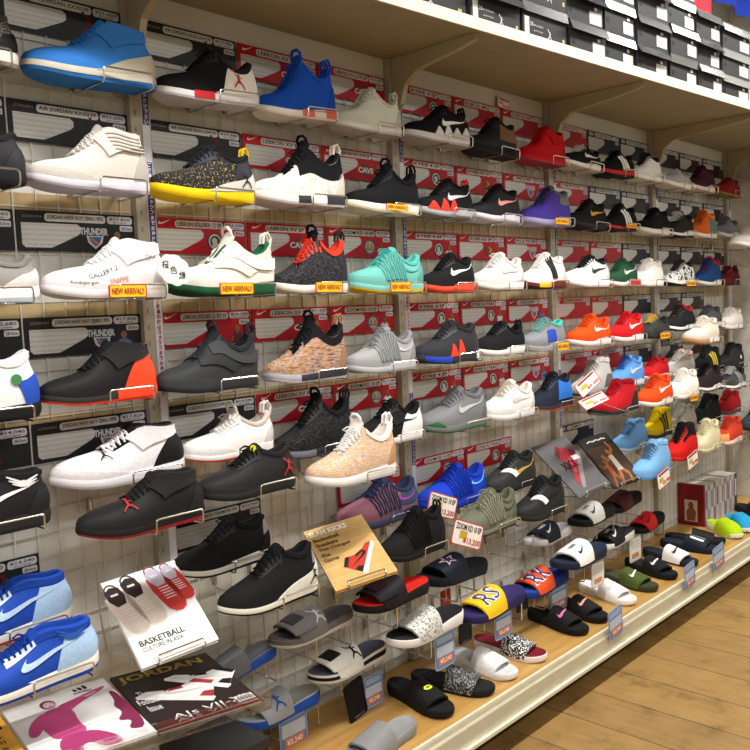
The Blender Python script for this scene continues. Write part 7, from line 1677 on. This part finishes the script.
on(t, 'printed_ground', '4a382c', lambda m: m.poly(roundrect(w_ * .05, w_ * .95, h_ * .04, h_ * .78, .002), -.0002, .0002))
def figure(cx, cz, k, skin, jersey):
    S_ = lambda a, b, wd: stroke((w_ * (cx + k * a[0]), h_ * (cz + k * a[1])), (w_ * (cx + k * b[0]), h_ * (cz + k * b[1])), w_ * k * wd)
    on(t, 'player_picture', skin, lambda m: [m.poly(S_(a, b, wd), -.0006, .0003) for a, b, wd in (((0, .12), (.30, .34), .055), ((.30, .34), (.22, .56), .045), ((-.02, .12), (-.30, .02), .055), ((-.30, .02), (-.42, .20), .045), ((.06, -.30), (.26, -.50), .075), ((.26, -.50), (.16, -.74), .055), ((-.06, -.30), (-.20, -.54), .075), ((-.20, -.54), (-.34, -.74), .055))] + [m.poly([(w_ * cx + w_ * k * .085 * math.cos(a), h_ * (cz + k * .27) + w_ * k * .10 * math.sin(a)) for a in np.linspace(0, 2 * PI, 13)[:-1]], -.0008, .0003)])
    on(t, 'player_picture', jersey, lambda m: (m.poly([(w_ * (cx + k * x), h_ * (cz + k * z)) for x, z in ((-.14, -.34), (.15, -.34), (.13, -.05), (.12, .14), (-.10, .14), (-.12, -.05))], -.0010, .0003),))
figure(.58, .48, .62, 'a4683e', 'c9bfae'); figure(.28, .36, .48, '8a5636', 'b0522c')
on(t, 'script_title', 'd9d4c8', lambda m: [m.poly(stroke((w_ * (.2 + .1 * k), h_ * (.89 + .02 * (k % 2))), (w_ * (.32 + .1 * k), h_ * (.91 - .02 * (k % 2))), w_ * .012), -.0009, .0003) for k in range(6)])

# clear tray under the magazines
t = thing('clear_tray', 'clear acrylic sloped tray holding magazines at lower left', 'tray', (0, 0, 0)); 
O, U, V, w_, h_ = BK['tray']; frame_obj(t, O, U, V)
mb = MB(); mb.box(0, w_, .0105, .014, -.004, h_); build(mb, 'tray_sheet', CLEAR, t, False)
mb = MB(); mb.box(0, w_, -.030, .014, -.008, -.004); build(mb, 'front_lip', CLEAR, t, False)
mb = MB()
for q in (.04, w_ * .5, w_ - .04): mb.tube([(q, .017, .0), (q, .017, h_), (q, .017, h_)], .0025, 6)
build(mb, 'support_rods', CHROME, t)
for (nm, lab, O, U, V, dx, hh) in BKHOLD:
    t = thing('wire_book_holder', lab, 'holder', (0, 0, 0), (0, 0, 0), 'wire holders on the grid')
    mb = MB()
    a, b2 = Vector(O) + Vector(U) * dx[0], Vector(O) + Vector(U) * dx[1]
    n_ = Vector(U).cross(Vector(V)).normalized()
    for p in (a, b2):
        p0 = p - n_ * .0 - Vector(V) * .003
        back = Vector((p.x, -.012, p.z - .03))
        mb.tube(path_round([(p.x, -.011, p.z + hh), (p.x, -.014, p.z + .05), tuple(back + Vector((0, -.02, 0))), tuple(p0 + Vector((0, 0, -.004))), tuple(p0 + n_ * .012), tuple(p0 + n_ * .012 + Vector(V) * .012)], .006), .0021, 6)
    mb.tube([tuple(a + n_ * .012 + Vector(V) * .009), tuple(b2 + n_ * .012 + Vector(V) * .009)], .0021, 6)
    build(mb, 'bent_wire', CHROME, t)
# carton with green print under the tray
x, y, z, w_, d_, h_ = CARTON
t = thing('dark_carton', 'black carton with bright green printed mark under the clear tray', 'box', (x, y, z))
mb = MB(); mb.box(0, w_, 0, d_, 0, h_ - .02); build(mb, 'box_body', M('1f1f21', 'plain'), t, False)
mb = MB(); mb.box(-.003, w_ + .003, -.003, d_ + .003, h_ - .022, h_); build(mb, 'lid', M('262628', 'gloss'), t, False)
mb = MB()
for k in range(3): mb.poly([(w_ - .075 + .02 * k, h_ - .058), (w_ - .060 + .02 * k, h_ - .058), (w_ - .066 + .02 * k, h_ - .044 + .006 * k), (w_ - .080 + .02 * k, h_ - .038 + .006 * k)], -.0, .0008)
build(mb, 'printed_mark', M('38b060', 'paper'), t, False)
mb = MB(); mb.box(.0, w_, .01, d_ - .01, -z + .167, 0) if False else None

# books and cases on the deck
for args in CASES:
    nm, lab, x, y, z, w_, d_, h_, cov, band = args
    t = thing(nm, lab, 'book', (x, y, z), (0, 0, CASE_ROT), 'cases in the row on the deck')
    mb = MB(); mb.box(0, w_, 0, d_, 0, h_); build(mb, 'case', M(cov, 'card'), t, False)
    mb = MB(); mb.box(.002, w_ - .002, .004, d_ - .002, h_ - .0002, h_ + .0008); build(mb, 'page_edges', M('cfcabd', 'paper'), t, False)
    mb = MB(); mb.box(w_ * .3, w_ * .7, -.0008, 0, h_ * .40, h_ * .86)
    build(mb, 'spine_print', M(band, 'paper'), t, False)
x, y, z, w_, d_, h_ = REDBOX
t = thing('red_picture_case', 'dark red boxed set with a cut-out picture window at the row end', 'box', (x, y, z), (0, 0, CASE_ROT))
mb = MB(); mb.box(0, w_, 0, d_, 0, h_); build(mb, 'case', M('7c2024', 'card'), t, False)
mb = MB(); mb.box(-.001, 0, d_ * .25, d_ * .75, h_ * .1, h_ * .62); build(mb, 'picture_window', M('c6b9a8', 'paper'), t, False)
mb = MB()
for P in ([(.35, .12), (.66, .12), (.70, .34), (.60, .44), (.44, .44), (.32, .34)],): mb.add([(-.0016, d_ * (1 - q[0]), h_ * q[1]) for q in P], [tuple(range(len(P)))])
mb.add([(-.0016, d_ * .5 + .014 * math.cos(a), h_ * .50 + .016 * math.sin(a)) for a in np.linspace(0, 2 * PI, 13)[:-1]], [tuple(range(12))])
build(mb, 'figure_print', M('8a5240', 'paper'), t, False)

# ------------------------------------------------------------------ camera
cd = bpy.data.cameras.new('camera'); cam = bpy.data.objects.new('camera', cd); COL.objects.link(cam)
cd.sensor_width = 36; cd.sensor_fit = 'HORIZONTAL'; cd.lens = 36 * CAM_F / 750; cd.clip_start = .02
cam.matrix_world = Matrix([list(CAM_R[0]) + [CAM_C[0]], list(CAM_R[1]) + [CAM_C[1]], list(CAM_R[2]) + [CAM_C[2]], [0, 0, 0, 1]])
SC.camera = cam
vs_ = SC.view_settings
vs_.view_transform = 'Standard'; vs_.look = 'None'; vs_.gamma = 1; vs_.exposure = EXPOSURE
vs_.use_curve_mapping = False
